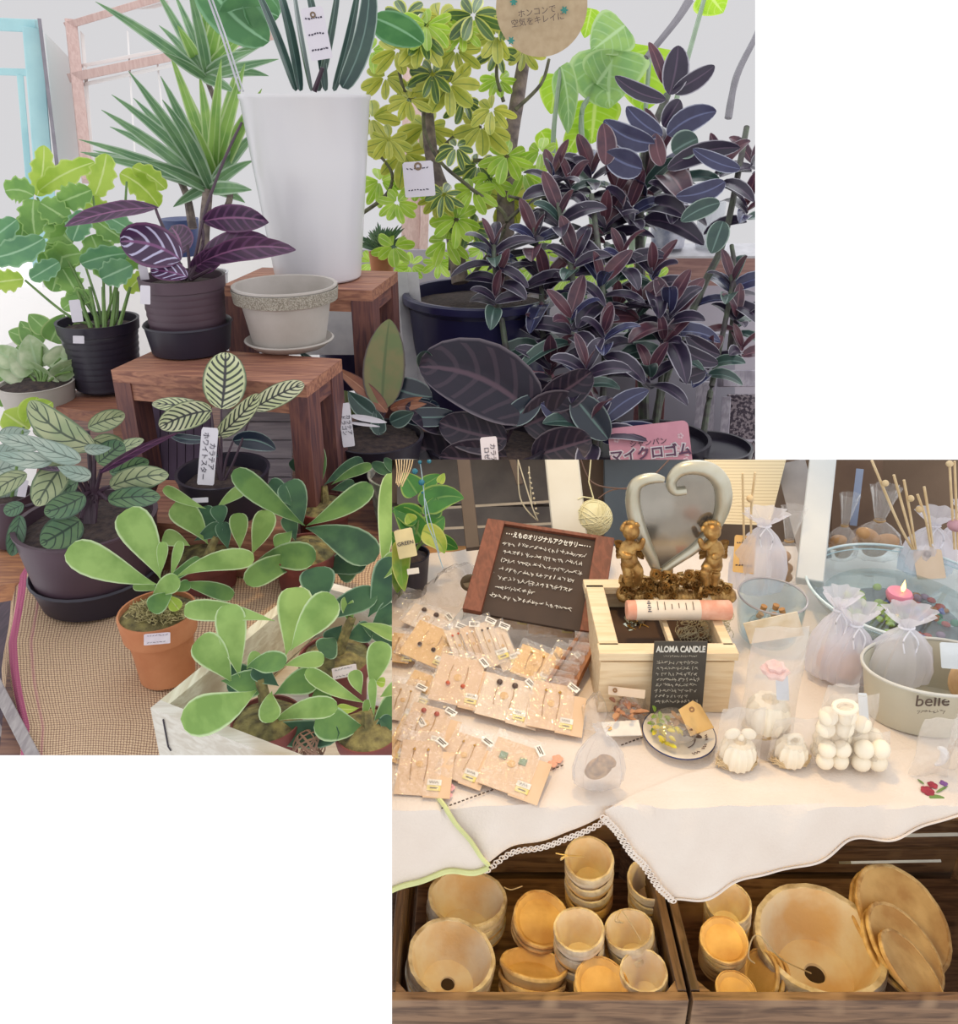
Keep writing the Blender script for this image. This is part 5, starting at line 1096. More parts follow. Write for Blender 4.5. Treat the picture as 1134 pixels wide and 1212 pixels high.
for a in [
 (496, 905, 46, 56, -4, M_blush, 'gold', 'blush card with a triangular necklace at the bottom left of the table', 10, .004, True, 1.1, 'x'),
 (548, 893, 40, 48, -22, M_blush, 'gold', 'blush card with one long slanted earring below the kraft cards', 10, .005, True, 1.1, 'x'),
 (604, 904, 52, 52, -22, M_blush, 'green', 'blush card with two green square earrings nearest the front edge', 10, .006, True, 1.08, 'square'),
 (503, 856, 46, 44, -18, M_blush, 'pink', 'blush card with four small dark red beads at left', 12, .008, True, 1.1, 'stud'),
 (476, 872, 24, 48, -20, M_kraft, 'gold', 'narrow kraft card at the left edge of the cards', 10, .003, False, 1.1, 'x'),
 (476, 828, 34, 40, -12, M_cream, 'gold', 'cream card with fine chain earrings at the far left edge', 12, .005, False, 1.1, 'x'),
 (495, 810, 30, 34, -24, M_kraft, 'dark', 'small kraft card with tiny dark flowers at left', 12, .006, False, 1.2, 'drop'),
 (541, 806, 50, 54, -14, M_blush, 'red', 'pinkish card with two orange red drop earrings left of centre', 18, .012, True, 1.06, 'drop'),
 (596, 826, 52, 48, -16, M_cream, 'dark', 'cream card with dark topped drop earrings at the centre of the cards', 18, .010, True, 1.06, 'stud'),
 (652, 836, 46, 52, -12, M_blush, 'gold', 'blush card with long gold bar earrings right of centre', 18, .010, True, 1.08, 'x'),
 (508, 762, 50, 44, -26, M_kraft, 'dark', 'golden kraft card with a dark bead necklace in a clear bag', 18, .012, False, 1.2, 'drop'),
 (474, 764, 26, 34, -10, M_kraft, 'gold', 'kraft card cut by the left edge above the beaded ones', 14, .008, False, 1.1, 'x'),
 (504, 730, 46, 26, -28, M_cream, 'dark', 'white card lying slanted below the clear plastic bag', 14, .010, False, 1.1, 'stud'),
 (545, 770, 20, 48, 22, M_cream, 'red', 'slim white card with an orange tip, leftmost of the fanned four', 30, .012, False, 1.1, 'stud'),
 (562, 769, 18, 50, 22, M_blush, 'white', 'slim card with white beads, second of the fanned four', 32, .014, False, 1.1, 'stud'),
 (580, 767, 20, 52, 20, M_cream, 'dark', 'slim card with dark beads, third of the fanned four', 34, .016, False, 1.1, 'stud'),
 (596, 772, 20, 50, 20, M_cream, 'white', 'slim white card, rightmost of the fanned four', 34, .012, False, 1.1, 'drop'),
 (632, 785, 42, 36, -24, M_kraft, 'gold', 'kraft card with a curved wire earring below the upright cards', 20, .012, False, 1.1, 'x'),
 (664, 788, 28, 38, -28, M_kraft, 'gold', 'kraft card slipping toward the small wooden tray', 22, .012, False, 1.2, 'x'),
 (600, 728, 42, 52, -3, M_cream, 'white', 'upright cream card with pearl studs leaning on the chalkboard at left', 62, .012, True, 1.12, 'stud'),
 (651, 738, 46, 48, -3, M_blush, 'dark', 'upright blush card with two round dark studs leaning on the chalkboard', 62, .012, True, 1.12, 'stud'),
]: card(*a[:8], lean=a[8], z=a[9], strip=a[10], bag=a[11], style=a[12])
# ---- framed chalkboard
def board3(c, w, h, yaw, pitch):
    f = Matrix.Rotation(radians(yaw), 3, 'Z') @ Matrix.Rotation(radians(pitch), 3, 'X')   # local: x width, y up, z out
    return frame(V((1, 0, 0)), V((0, -1, 0))) if False else f @ Matrix.Rotation(radians(90), 3, 'X')
def scrib(b, c, M, x, y, L, hgt, step=.0035):
    xx = x
    while xx < x + L:
        k = random.randint(2, 3)
        for _ in range(k):
            a = random.uniform(0, pi); l = hgt * random.uniform(.3, .5)
            p = c + M @ V((xx + random.uniform(0, hgt * .5), y + random.uniform(-.25, .25) * hgt, .0021)); d = M @ V((cos(a), sin(a), 0)) * l
            b.tube([p - d, p + d * .3 + M @ V((0, hgt * .1, 0)), p + d], hgt * .055, 4)
        xx += hgt * random.uniform(.85, 1.0)
tl, tr, br_, bl = W(570, 617, 1.30), W(736, 640, 1.26), W(700, 752, 1.155), W(556, 722, 1.20)
X_ = ((tr - tl) + (br_ - bl)).normalized(); U_ = ((tl - bl) + (tr - br_)).normalized(); Z_ = X_.cross(U_).normalized(); U_ = Z_.cross(X_)
Mb = Matrix((X_, U_, Z_)).transposed(); cb = (tl + tr + br_ + bl) / 4; wb_ = ((tr - tl).length + (br_ - bl).length) / 2; hb_ = ((tl - bl).length + (tr - br_).length) / 2
r = thing('framed_chalkboard', 'chalkboard in a reddish brown wooden frame leaning behind the earring cards', 'chalkboard', V((cb.x, cb.y, ZB)))
b = MB(); b.box(cb - Mb @ V((0, 0, .004)), (wb_ * .96, hb_ * .98, .006), Mb); b.build('slate', mat('chalkboard_brown', '46362c', .8, '3e3028', 20), r)
M_fr = wood('reddish_frame', '7e4630', '683824', 1, bump=.2)
for s in (-1, 1):
    b = MB(); b.box(cb + Mb @ V((s * wb_ * .43, 0, .001)), (wb_ * .14, hb_, .012), Mb); b.build('side_rail', M_fr, r)
b = MB(); b.box(cb + Mb @ V((0, hb_ * .49, .0)), (wb_ * .99, .006, .011), Mb); b.build('top_rail', M_fr, r)
lettering('･･･えものオリジナルアクセサリー･･･', cb + Mb @ V((0, hb_ * .38, .0005)), Mb, .0115, M_chalk, r, width=wb_ * .66, bold=.00025)
b = MB()
for i, (x0, L) in enumerate(((-.33, .62), (-.31, .6), (-.33, .62), (-.3, .56), (-.3, .55), (-.3, .28), (-.33, .6))): scrib(b, cb, Mb, wb_ * x0, hb_ * (.27 - i * .095), wb_ * L, .0075)
b.build('chalk_writing', M_chalk, r)
b = MB(); b.lathe([(0, 0), (.012, 0), (.012, .006), (0, .008)], W(557, 690, 1.24), Mb, 24); b.ball(W(557, 690, 1.235), (.016, .002, .016)); tag(b.build('metal_disc', mat('tarnished_metal', '6a5c48', .5, metal=.4)), 'tarnished round metal disc left of the framed chalkboard', 'disc')
b = MB(); pbar(b, (548, 540, 1.42), (560, 650, 1.32), 16, .012); tag(b.build('dark_upright', mat('dark_brown_wood', '4c3c34', .5)), 'dark brown upright with a shiny band left of the framed chalkboard', 'post')
b = MB(); pbar(b, (605, 540, 1.5), (616, 574, 1.48), 8, .01); tag(b.build('dark_rod', MC['dark_brown_wood']), 'short dark rod hanging behind the fine chain', 'rod')
b = MB(); pbar(b, (664, 535, 1.40), (676, 648, 1.33), 40, .04); o = tag(b.build('white_post', mat('white_post_paint', 'd0cec4', .5, 'c4bfb2', 8)), 'white painted post behind the framed chalkboard', 'post')
b = MB(); pbar(b, (975, 535, 1.36), (958, 690, 1.27), 30, .03); o = tag(b.build('white_post', mat('white_post_cool', 'cfd2d2', .5, 'c2c6c8', 8)), 'cool white post behind the large glass bowl', 'post')
b = MB(); c = W(703, 613, 1.34); R = 21.5 / F * 1.34; b.ball(c, R * .97, seg=32, rings=20)
for i in range(30):
    ax = V((random.gauss(0, 1), random.gauss(0, 1), random.gauss(0, 1))).normalized(); x = ax.orthogonal().normalized(); y = ax.cross(x)
    b.tube([c + (x * cos(k * pi / 12) + y * sin(k * pi / 12)) * R for k in range(25)], .0009, 4)
b2 = b; b2.tube([W(703, 592, 1.34), W(702, 588, 1.34), W(697, 570, 1.34), W(700, 538, 1.34)], .0012, 5); b2.tube([W(702, 590, 1.34), W(690, 588, 1.34), W(684, 591, 1.34)], .0012, 5)
tag(b2.build('string_ball', mat('cream_string', 'ded8b4', .9, 'd0c89e', 60, .4)), 'cream string ball lamp hanging beside the heart frame', 'lamp')
b = MB(); b.tube(bez([W(686, 540, 1.42), W(700, 570, 1.42), W(730, 578, 1.4), (W(760, 574, 1.4)), W(796, 540, 1.42)], 8), .0014, 5); b.tube(bez([W(708, 590, 1.4), W(725, 580, 1.4), W(760, 576, 1.4)], 8), .0012, 5)
tag(b.build('thin_cord', mat('brown_cord', '6a5248', .6)), 'thin brown cord looping behind the heart frame', 'cord')
b = MB(); b.tube(bez([W(613, 540, 1.35), W(616, 590, 1.34), W(636, 616, 1.33), W(630, 600, 1.33), W(612, 540, 1.35)], 8), .0012, 5); b.tube(bez([W(626, 552, 1.35), W(630, 600, 1.34), W(638, 608, 1.34)], 8), .001, 5)
for k in range(9): b.ball(W(626 + k * 1.2, 560 + k * 6, 1.343), .0022, seg=8, rings=6)
tag(b.build('hanging_chain', mat('pale_gold_chain', 'c8bca0', .3, metal=.5)), 'fine pale chain with small beads hanging above the framed chalkboard', 'necklace')
r = thing('beaded_string', 'string of deep blue glass beads hanging over the pothos', 'necklace', W(505, 640, 1.2))
b = MB(); b.tube(bez([W(497, 545, 1.2), W(501, 575, 1.2), W(505, 615, 1.19), (W(514, 640, 1.19)), W(524, 672, 1.19)], 8), .0008, 5); b.tube(bez([W(503, 590, 1.2), W(512, 625, 1.19), W(520, 655, 1.19)], 8), .0007, 5); b.build('thread', mat('blue_thread', '9cb4c0', .4), r)
b = MB()
for x, y, q in ((491, 558, .0048), (499, 571, .0048), (497, 547, .003), (508, 546, .0035), (500, 583, .002), (515, 541, .004)): b.ball(W(x, y, 1.195), q, seg=12, rings=8)
b.build('beads', mat('teal_glass_bead', '1f6a80', .12), r)
b = MB()
for k in range(7): b.tube(bez([W(468 + k * 3.6, 540, 1.2), W(470 + k * 2.6, 556, 1.2), W(469 + k * 1.4, 572 + 2 * (k % 3), 1.2)], 5), .0009, 4)
tag(b.build('raffia_tassel', M_twig), 'cream raffia tassel hanging at the top left corner of the craft table', 'tassel')
# ---- pothos
r, top, t, R, h, rb = pot('table_pothos', 'pothos in a small black pot with a cream card on the craft table', 'potted plant', 486, 700, ZB, 655, 46, 36, M_black, 'plain')
LG['po2'] = leafm('pothos_leaf_deep', '3f7a38', '4c8a40', edge='8fb058', mid='6f9c50', rough=.25, trans=.3)
LG['po3'] = leafm('pothos_leaf_variegated', '7fae3c', 'c4cc60', edge='d0d880', mid='8fb050', rough=.25, trans=.35)
foliage(r, 'po2', t, [(500, 600, 549, 590, 34, -14), (494, 585, 478, 560, 30), (500, 640, 466, 600, 34, 6), (510, 612, 516, 588, 24), (508, 625, 526, 612, 30), (496, 615, 464, 605, 28, 6), (514, 640, 542, 650, 20, -4, 0, .02), (478, 650, 460, 630, 24), (500, 575, 522, 562, 18)], ab=HRT, fold=.25)
foliage(r, 'po3', t - .02, [(500, 628, 526, 655, 26, -10)], ab=HRT, fold=.25, name='variegated_leaf')
foliage(r, 'po3', t - .02, [ (476, 640, 479, 700, 24, 6, 0, -.02), (488, 618, 482, 608, 16), (474, 668, 470, 702, 20), (520, 572, 526, 560, 10)], ab=HRT, fold=.25, name='variegated_leaf')
b = MB()
for x1, y1 in ((500, 600), (496, 620), (510, 625), (478, 650), (505, 640)): stalk(b, [(486, 662, t), ((486 + x1) / 2, (655 + y1) / 2, t), (x1, y1, t)], .0022)
b.build('stem', M_stem, r)
tagcard(480, 643, t - R - .012, 22, 34, 12, r, 'GREEN', name='plant_card', m=mat('cream_label', 'e2d4a4', .7), size=.0085)
tagcard(489, 676, t - R - .004, 14, 7, 8, r, name='price_sticker', m=M_tagw)
# crumpled clear bags, left
def crumple(name, lab, pts, h, m, cat='bag', wr=.006):
    q = [Wz(x, y, ZB + .012) for x, y in pts]; c = sum(q, V()) / len(q); b = MB(); n = len(q); K = 6; vs = []
    for k in range(K + 1):
        s = 1 - (k / K) * .95
        for p in q: vs.append(c + (p - c) * s + V((random.uniform(-1, 1) * wr * .5, random.uniform(-1, 1) * wr * .5, h * sin(k / K * pi / 2) + random.uniform(-1, 1) * wr)))
    fs = [[k * n + i, k * n + (i + 1) % n, (k + 1) * n + (i + 1) % n, (k + 1) * n + i] for k in range(K) for i in range(n)] + [[K * n + i for i in range(n)]]
    b.add(vs, fs); return tag(b.build(name, m), lab, cat)
crumple('crumpled_bag', 'large crumpled clear plastic bag behind the upper earring cards', [(500, 700), (520, 680), (556, 665), (562, 675), (556, 700), (540, 722), (512, 716), (496, 712)], .03, clear('milky_plastic', dens=.3, gloss=.3, body='e8e0dc', folds=40))
crumple('clear_pouch', 'clear plastic pouch at the left edge beneath the pothos', [(462, 712), (480, 700), (500, 700), (505, 712), (490, 726), (462, 726)], .02, M_cell)
crumple('pearly_ribbon', 'pearly crumpled film above the fanned slim cards', [(530, 742), (555, 728), (572, 716), (570, 728), (548, 744), (536, 752)], .02, clear('pearly_film', dens=.35, gloss=.4, body='e4e8ea'))
# small wooden tray
c = W(682, 775, 1.14); r = thing('card_tray', 'narrow wooden tray with clear sleeves right of the earring cards', 'tray', c - V((0, 0, .01)))
P4 = [Wz(640, 822, ZB + .01), Wz(690, 748, ZB + .045), Wz(711, 750, ZB + .045), Wz(672, 830, ZB + .01)]
b = MB(); b.slab(P4, (0, 0, -.006)); 
for a_, c_ in ((0, 1), (1, 2), (3, 2)): b.bar(P4[a_], P4[c_], .012, .005)
b.build('tray_body', wood('tray_wood', 'a0683c', '7c4c2c', 1), r)
b = MB()
for k in range(5):
    u = .2 + k * .15; p = P4[0].lerp(P4[1], u); q = P4[3].lerp(P4[2], u); b.slab([p, q, q + V((0, .008, .016)), p + V((0, .008, .016))], (0, .0008, 0))
b.build('clear_sleeve', M_cell, r)
# ---- pine display box
zb = .852; Yf, Yb = .857, 1.03; xa, xb = Wy(712, 770, Yf).x, Wy(872, 770, Yf).x
r = thing('pine_display_box', 'pale pine display box with glazed compartments under the heart frame', 'box', V(((xa + xb) / 2, (Yf + Yb) / 2, ZB)))
b = MB(); b.box(V(((xa + xb) / 2, Yf + .005, (ZB + zb) / 2 - .008)), (xb - xa, .01, zb - ZB - .02)); b.build('front_panel', M_pine, r)
b = MB(); b.box(V(((xa + xb) / 2, Yb - .005, (ZB + zb) / 2)), (xb - xa, .01, zb - ZB - .02)); b.build('back_panel', M_pine, r)
for x in (xa + .005, xb - .005):
    b = MB(); b.box(V((x, (Yf + Yb) / 2, (ZB + zb) / 2 - .003)), (.01, Yb - Yf - .022, zb - ZB - .01)); b.build('side_panel', M_pine, r)
b = MB(); b.box(V(((xa + xb) / 2, Yf + .008, zb - .008)), (xb - xa + .006, .022, .012)); b.box(V(((xa + xb) / 2, Yb - .01, zb - .008)), (xb - xa + .006, .022, .012)); b.box(V((xa + .012, (Yf + Yb) / 2, zb - .008)), (.026, Yb - Yf - .03, .012)); b.box(V((xb - .006, (Yf + Yb) / 2, zb - .008)), (.014, Yb - Yf - .03, .012))
xm = Wz(793, 750, zb).x; b.box(V((xm, (Yf + Yb) / 2, zb - .009)), (.007, Yb - Yf - .03, .010)); b.build('lid_frame', M_pine, r)
b = MB(); b.box(V(((xa + xb) / 2, (Yf + Yb) / 2, zb - .045)), (xb - xa - .022, Yb - Yf - .022, .004)); b.build('inner_tray', mat('compartment_brown', '5a4436', .8, '4a382c', 20), r)
b = MB()
for i in range(70):
    p = Wz(random.uniform(806, 862), random.uniform(728, 754), zb - .028) + V((0, 0, random.uniform(-.01, .014))); a = random.uniform(0, 6.28); q = []
    for k in range(9): q.append(p + V((cos(a + k * .7) * .008, sin(a + k * .7) * .008, .003 * sin(k + a)))); 
    b.tube(q, .0005, 4)
tag(b.build('shredded_paper', mat('pale_shred', 'bdb494', .8)), 'nest of pale shredded paper in the right compartment of the pine box', 'shredded paper', kind='stuff')
r = thing('crystal_figurine', 'small faceted crystal figurine at the left end of the rolled package', 'figurine', Wz(751, 745, zb - .04))
b = MB(); c = W(752, 741, 1.16)
for i in range(12):
    M3 = tiltM(random.uniform(0, 180), random.uniform(0, 180), 0); b.ball(c + V((random.uniform(-.014, .014), random.uniform(-.01, .01), random.uniform(-.008, .016))), (.010, .008, .006), M3, 6, 4)
b.sm = [False] * len(b.sm); b.build('facets', mat('crystal', 'c8ccc0', .05, 'a8a890', 30, metal=.85), r)
b = MB()
for i in range(6): b.tube(bez([c + V((random.uniform(-.02, .02), random.uniform(-.01, .01), random.uniform(-.016, .016))) for k in range(4)], 5), .0008, 4)
b.build('gold_wire', M_bead['gold'], r)
c0, c1 = Wz(752, 722, zb + .013), Wz(863, 722, zb + .013); r = thing('rolled_package', 'cylinder wrapped in coral patterned paper with a cream printed label', 'package', (c0 + c1) / 2 - V((0, 0, .014)))
Mc = frame(V((0, 0, 1)), c1 - c0); L = (c1 - c0).length; b = MB(); b.lathe([(0, -.012), (.0125, -.012), (.0135, -.010), (.0135, L), (.012, L + .002), (0, L + .002)], c0, Mc, 28); b.build('wrap', mat('coral_paper', 'd8967c', .7, 'e4b49c', 60), r)
b = MB(); b.lathe([(.0136, L * .0), (.0139, L * .0), (.0139, L * .68), (.0136, L * .68)], c0, Mc, 28); o = b.build('printed_label', mat('label_cream', 'ecdcc8', .7), r)
Ml = frame(c1 - c0, V((0, -.55, .83)))
b = MB()
for k in range(6): b.box(c0 + (c1 - c0) * (.22 + .075 * k) + Ml @ V((0, random.uniform(-.001, .001), .0141)), (.0009, .014 * random.uniform(.5, 1), .0006), Ml)
b.build('fine_print', M_ink2, o)
lettering('BEAUTÉ', c0 + (c1 - c0) * .12 + Ml @ V((0, 0, .0143)), Ml @ Matrix.Rotation(pi / 2, 3, 'Z'), .006, M_ink2, o) if False else None
b = MB(); 
for k in range(6): b.box(c0 + (c1 - c0) * .13 + Ml @ V((0, -.008 + k * .003, .0142)), (.005 - .002 * (k % 2), .0012, .0006), Ml)
b.build('bold_print', M_ink, o)
# ---- heart frame with cherubs
Yh = 1.0; HC = Wy(800, 705, Yh); r = thing('cherub_heart_frame', 'silver heart shaped frame with two gold cherubs on a base of gold roses', 'ornament', V((HC.x, Yh, zb)))
pl_ = [(779, 680), (772, 662), (762, 640), (753, 615), (749, 592), (752, 575), (762, 568), (775, 566), (786, 568)]
pr_ = [(779, 680), (800, 665), (822, 650), (840, 632), (852, 612), (857, 590), (853, 570), (840, 557), (822, 553), (806, 556), (796, 566), (795, 576), (800, 582), (812, 581)]
b = MB()
for pts, rad in ((pl_, [.005, .0085, .010, .011, .0105, .0095, .0085, .0075, .004]), (pr_, [.004, .0055, .0065, .0075, .009, .0115, .012, .0115, .0105, .0095, .008, .007, .006, .0055])):
    q = bez([Wy(x, y, Yh) for x, y in pts], 6); rr = [rad[min(int(i / 6), len(rad) - 1)] * (1 - (i % 6) / 6) + rad[min(int(i / 6) + 1, len(rad) - 1)] * (i % 6) / 6 for i in range(len(q))]; b.tube(q, rr, 14)
b.build('heart_frame', M_silver, r)
b = MB(); poly = [Wy(x, y, Yh + .002) for x, y in (pl_[:8] + pr_[:0:-1][2:])]; b.slab(poly, (0, .002, 0)); b.build('mirror', mat('dim_mirror', 'a09a90', .12, metal=.75), r)
b = MB(); random.seed(5)
for i in range(120):
    x = random.uniform(738, 864); k = abs((x - 800) / 64); yy = random.uniform(676 + 6 * k if 775 < x < 830 else 686, 708)
    p = Wy(x, yy, Yh + random.uniform(-.016, .012)); rr = random.uniform(.0060, .0095); M3 = tiltM(random.uniform(40, 100), random.uniform(-40, 40))
    b.lathe([(rr * .2, rr * .3), (rr * .35, rr * .5), (rr * .5, rr * .1), (rr * .7, rr * .35), (rr * .85, 0), (rr, -rr * .2), (rr * .5, -rr * .6), (0, -rr * .7)], p, M3, 9, ruf=lambda a, v, z: .12 * sin(5 * a + v * 6))
for i in range(30): b.ball(Wy(738 + i * 4.3, 704, Yh), (.011, .016, .010), seg=10, rings=6)
b.build('rose_base', M_gold, r)
def cherub(cx, fl, name):
    b = MB(); g = lambda x, y, d=0: Wy(cx + fl * x, y, Yh - .012 + d)
    def cap(pts, rs, s=8): q = bez(pts, 4); n = len(q); b.tube(q, [rs[0] + (rs[-1] - rs[0]) * i / (n - 1) if len(rs) == 2 else rs[min(int(i / (n - 1) * (len(rs) - 1)), len(rs) - 1)] for i in range(n)], s); [b.ball(p, q_, seg=8, rings=6) for p, q_ in ((pts[0], rs[0]), (pts[-1], rs[-1]))]
    b.ball(g(2, 629), .0125, seg=14, rings=10)
    b.ball(g(3, 633, -.008), .0045, seg=8, rings=6)
    b.ball(g(-1, 652), (.0115, .010, .015), seg=12, rings=8); b.ball(g(0, 663, -.002), (.0125, .012, .012), seg=12, rings=8)
    cap([g(-5, 645), g(-9, 655, -.006), g(0, 659, -.014)], (.0062, .0045)); cap([g(5, 644), g(12, 648, -.004), g(16, 640, -.004)], (.006, .0042))
    cap([g(-3, 668), g(-2, 678, -.006), g(-1, 690, -.006)], (.0095, .006)); cap([g(5, 668), g(11, 677, -.008), (g(9, 690, -.006))], (.0095, .0058))
    cap([g(1, 637), g(0, 645)], (.006, .0065))
    o = b.build('cherub_' + name, M_gold, r); remesh(o, .0013, 3)
    b = MB(); random.seed(cx)
    for k in range(26):
        a, e = random.uniform(0, 6.28), random.uniform(-.1, 1.5); b.ball(g(2, 629) + V((cos(a) * cos(e) * .012, abs(sin(a)) * cos(e) * .012 + .001, sin(e) * .012)), .0042, seg=7, rings=5)
    b.build('hair', M_gold, o)
    b = MB()
    for k in range(4): b.leaf(g(-5, 648, .010), g(-18 + k, 640 + k * 7, .014), .012, fold=.3, cup=.4)
    for k in range(4): b.leaf(g(5, 648, .012), g(20 - k, 644 + k * 6, .018), .010, fold=.3, cup=.4)
    b.build('wings', M_gold, o)
cherub(745, 1, 'figure'); cherub(845, -1, 'figure')
# ---- small chalkboard
c = Wy(803, 802, .842); r = thing('aroma_sign', 'small dark chalkboard with white hand lettering leaning on the pine box', 'chalkboard', V((c.x, c.y, ZB)))
Ms = frame(V((1, 0, .0)), V((0, -1, .12))); w, h = 62 / F * depth(c), 82 / F * depth(c) / .86
b = MB(); b.box(c, (w, h, .003), Ms); b.build('slate', mat('slate_dark', '4a443c', .8, '423c35', 30), r)
lettering('ALOMA CANDLE', c + Ms @ V((0, h * .4, .0018)), Ms, .012, M_chalk, r, width=w * .93, bold=.0003)
b = MB(); random.seed(3)
scrib(b, c, Ms, -w * .33, h * .31, w * .62, .003)
for i in range(8): scrib(b, c, Ms, -w * .42, h * (.22 - i * .078), w * random.uniform(.6, .82), .0052)
b.build('chalk_writing', mat('soft_chalk', 'bdb6a6', .9), r)
# ---- plate and its bag
pc = Wz(803, 873, ZB + .006); R = 42.5 / F * depth(pc)
r = thing('rimmed_plate', 'small white plate with a dark blue rim on the table front', 'plate', pc - V((0, 0, .004)))
b = MB(); b.lathe([(0, -.003), (R * .6, -.003), (R * .65, -.001), (R * .97, .007), (R, .0085), (R * .97, .0085), (R * .64, .001), (0, .001)], pc, seg=48); b.build('dish', mat('plate_white', 'ebe0d0', .2), r)
b = MB(); b.lathe([(R * .975, .0082), (R * 1.0, .0092), (R * 1.012, .0075), (R * .995, .0070)], pc, seg=48); b.build('blue_rim', mat('rim_blue', '38406a', .25), r)
b = MB(); q = []
for k in range(30): a = -1.2 + k * .1; q.append(pc + V((R * .45 * cos(a), R * .45 * sin(a), .0018)))
b.tube(q, .0006, 4); 
for s in range(5):
    a0 = -1.3 + s * .5; b.tube([pc + V((R * (.72 + .06 * (k % 2)) * cos(a0 + k * .06), R * (.72 + .06 * (k % 2)) * sin(a0 + k * .06), .0052)) for k in range(6)], .0006, 4)
b.build('printed_motif', mat('motif_brown', '6a5048', .6), r)
r = thing('potpourri_packet', 'cellophane packet of yellow and green dried petals lying on the rimmed plate', 'packet', pc + V((0, 0, .004)))
b = MB(); b.ball(pc + V((-.006, .002, .018)), (.030, .030, .014), seg=20, rings=10); b.build('cellophane', M_cell, r)
random.seed(11)
for nm, mm, cx_, cy_, n in (('yellow_petals', mat('petal_yellow', 'd8cc30', .5, 'c0a838', 60), -.018, -.010, 26), ('green_petals', mat('petal_green', '7f9a30', .5), -.022, .008, 12), ('brown_petals', mat('petal_brown', 'c09058', .7, '8a6038', 60), .006, .012, 26), ('dark_seeds', mat('seed_dark', '6a5040', .6), .014, -.008, 10)):
    b = MB()
    for i in range(n):
        p = pc + V((cx_ + random.gauss(0, .007), cy_ + random.gauss(0, .007), .010 + random.random() * .014)); d = V((random.gauss(0, 1), random.gauss(0, 1), random.gauss(0, .4))).normalized() * .010; b.leaf(p, p + d, .006, nrm=V((0, -.3, 1)), fold=.5, n=4)
    b.build(nm, mm, r)
def flat_tag(name, lab, pix, zt_, m, hole=None, parent=None):
    q = [Wz(x, y, z_) for (x, y), z_ in zip(pix, zt_)]; nrm = (q[1] - q[0]).cross(q[2] - q[0]).normalized(); nrm = nrm if nrm.z > 0 else -nrm
    b = MB(); b.slab(q, -nrm * .0012); o = b.build(name, m); tag(o, lab, 'tag')
    return o, nrm
def eyelet(o, x, y, z_, nrm, r_=.003, m=None):
    b = MB(); c = Wz(x, y, z_); b.lathe([(r_ * .4, .0002), (r_ * .45, .001), (r_, .001), (r_, 0)], c, frame(V((1, 0, 0)), nrm), 16); e = b.build('eyelet', m or mat('brown_eyelet', '8a6038', .5), o)
    return e
o, n_ = flat_tag('kraft_tag', 'kraft paper tag with a brown eyelet leaning on the rimmed plate', [(803, 840), (820, 829), (829, 834), (845, 861), (817, 871)], [.80, .81, .81, .78, .775], M_kraft); eyelet(o, 819, 840, .806, n_, .0035)
o, n_ = flat_tag('white_tag', 'blank white tag with a pale eyelet lying left of the rimmed plate', [(711, 855), (756, 852), (760, 870), (718, 871)], [.768, .768, .766, .766], M_tagw); eyelet(o, 721, 862, .7685, n_, .0035, M_kraft)
o, n_ = flat_tag('cream_tag', 'cream tag with an eyelet leaning on the front of the pine box', [(720, 812), (764, 817), (763, 827), (720, 822)], [.80, .80, .79, .79], M_cream); eyelet(o, 728, 817, .797, n_, .003)
crumple('dried_flower_bag', 'clear bag of brownish dried flowers in front of the pine box', [(722, 845), (730, 828), (752, 824), (768, 832), (764, 850), (742, 856)], .022, M_cell)
b = MB(); random.seed(2)
for i in range(40):
    p = Wz(random.gauss(740, 8), random.gauss(838, 6), ZB + .012 + random.random() * .02); b.leaf(p, p + V((random.gauss(0, .009), random.gauss(0, .009), random.gauss(0, .004))), .008, nrm=V((0, 0, 1)), fold=.5, n=4)
tag(b.build('dried_flowers', mat('dusty_rose_petals', 'a8745c', .8, 'c4946c', 60)), 'dusty rose dried flowers inside the clear bag by the pine box', 'dried flowers', kind='stuff')
def org_bag(name, lab, bx, by, z, wpx, topy, neck, m=None, lean=0, flare=.75, group='organza bags', knot=True, sq=.7):
    """soft gathered bag: base centre pixel on height z, full width, top row, row of the tied neck"""
    B = Wz(bx, by, z); Y = B.y; zt_ = Wy(bx, topy, Y).z; zn = Wy(bx, neck, Y).z; R = wpx / 2 / F * depth(B); H = zt_ - z; N_ = zn - z
    r = thing(name, lab, 'bag', B, group)
    pr = [(R * .55, .002), (R * .95, N_ * .12), (R, N_ * .35), (R * .86, N_ * .62), (R * .5, N_ * .85), (R * .2, N_ * .97), (R * .17, N_), (R * .24, N_ + (H - N_) * .2), (R * flare * .7, N_ + (H - N_) * .6), (R * flare, H)]
    ph = random.uniform(0, 6); Mq = Matrix.Rotation(radians(lean), 3, 'Y') @ Matrix.Diagonal(V((1, sq, 1)))
    b = MB(); b.lathe([(0, .002)] + pr, B, Mq, 48, ruf=lambda a, v, zz: (.05 + .16 * max(0, v - .45)) * sin(9 * a + ph + 2 * v) + .05 * sin(17 * a + ph)); b.build('gathered_fabric', m or M_org, r)
    if knot:
        b = MB(); c = B + Mq @ V((0, 0, N_)); b.lathe([(R * .2, -.002), (R * .26, 0), (R * .2, .002)], c, Mq, 20)
        b.tube(bez([c + V((0, -R * .2, 0)), c + V((R * .2, -R * .4, -.012)), c + V((R * .12, -R * .5, -.03))], 5), .0012, 5); b.tube(bez([c + V((0, -R * .2, 0)), c + V((-R * .25, -R * .4, -.010)), c + V((-R * .2, -R * .5, -.026))], 5), .0012, 5); b.build('tie', mat('satin_ribbon', 'e4e4ee', .3), r)
    return r, B, R, N_, H
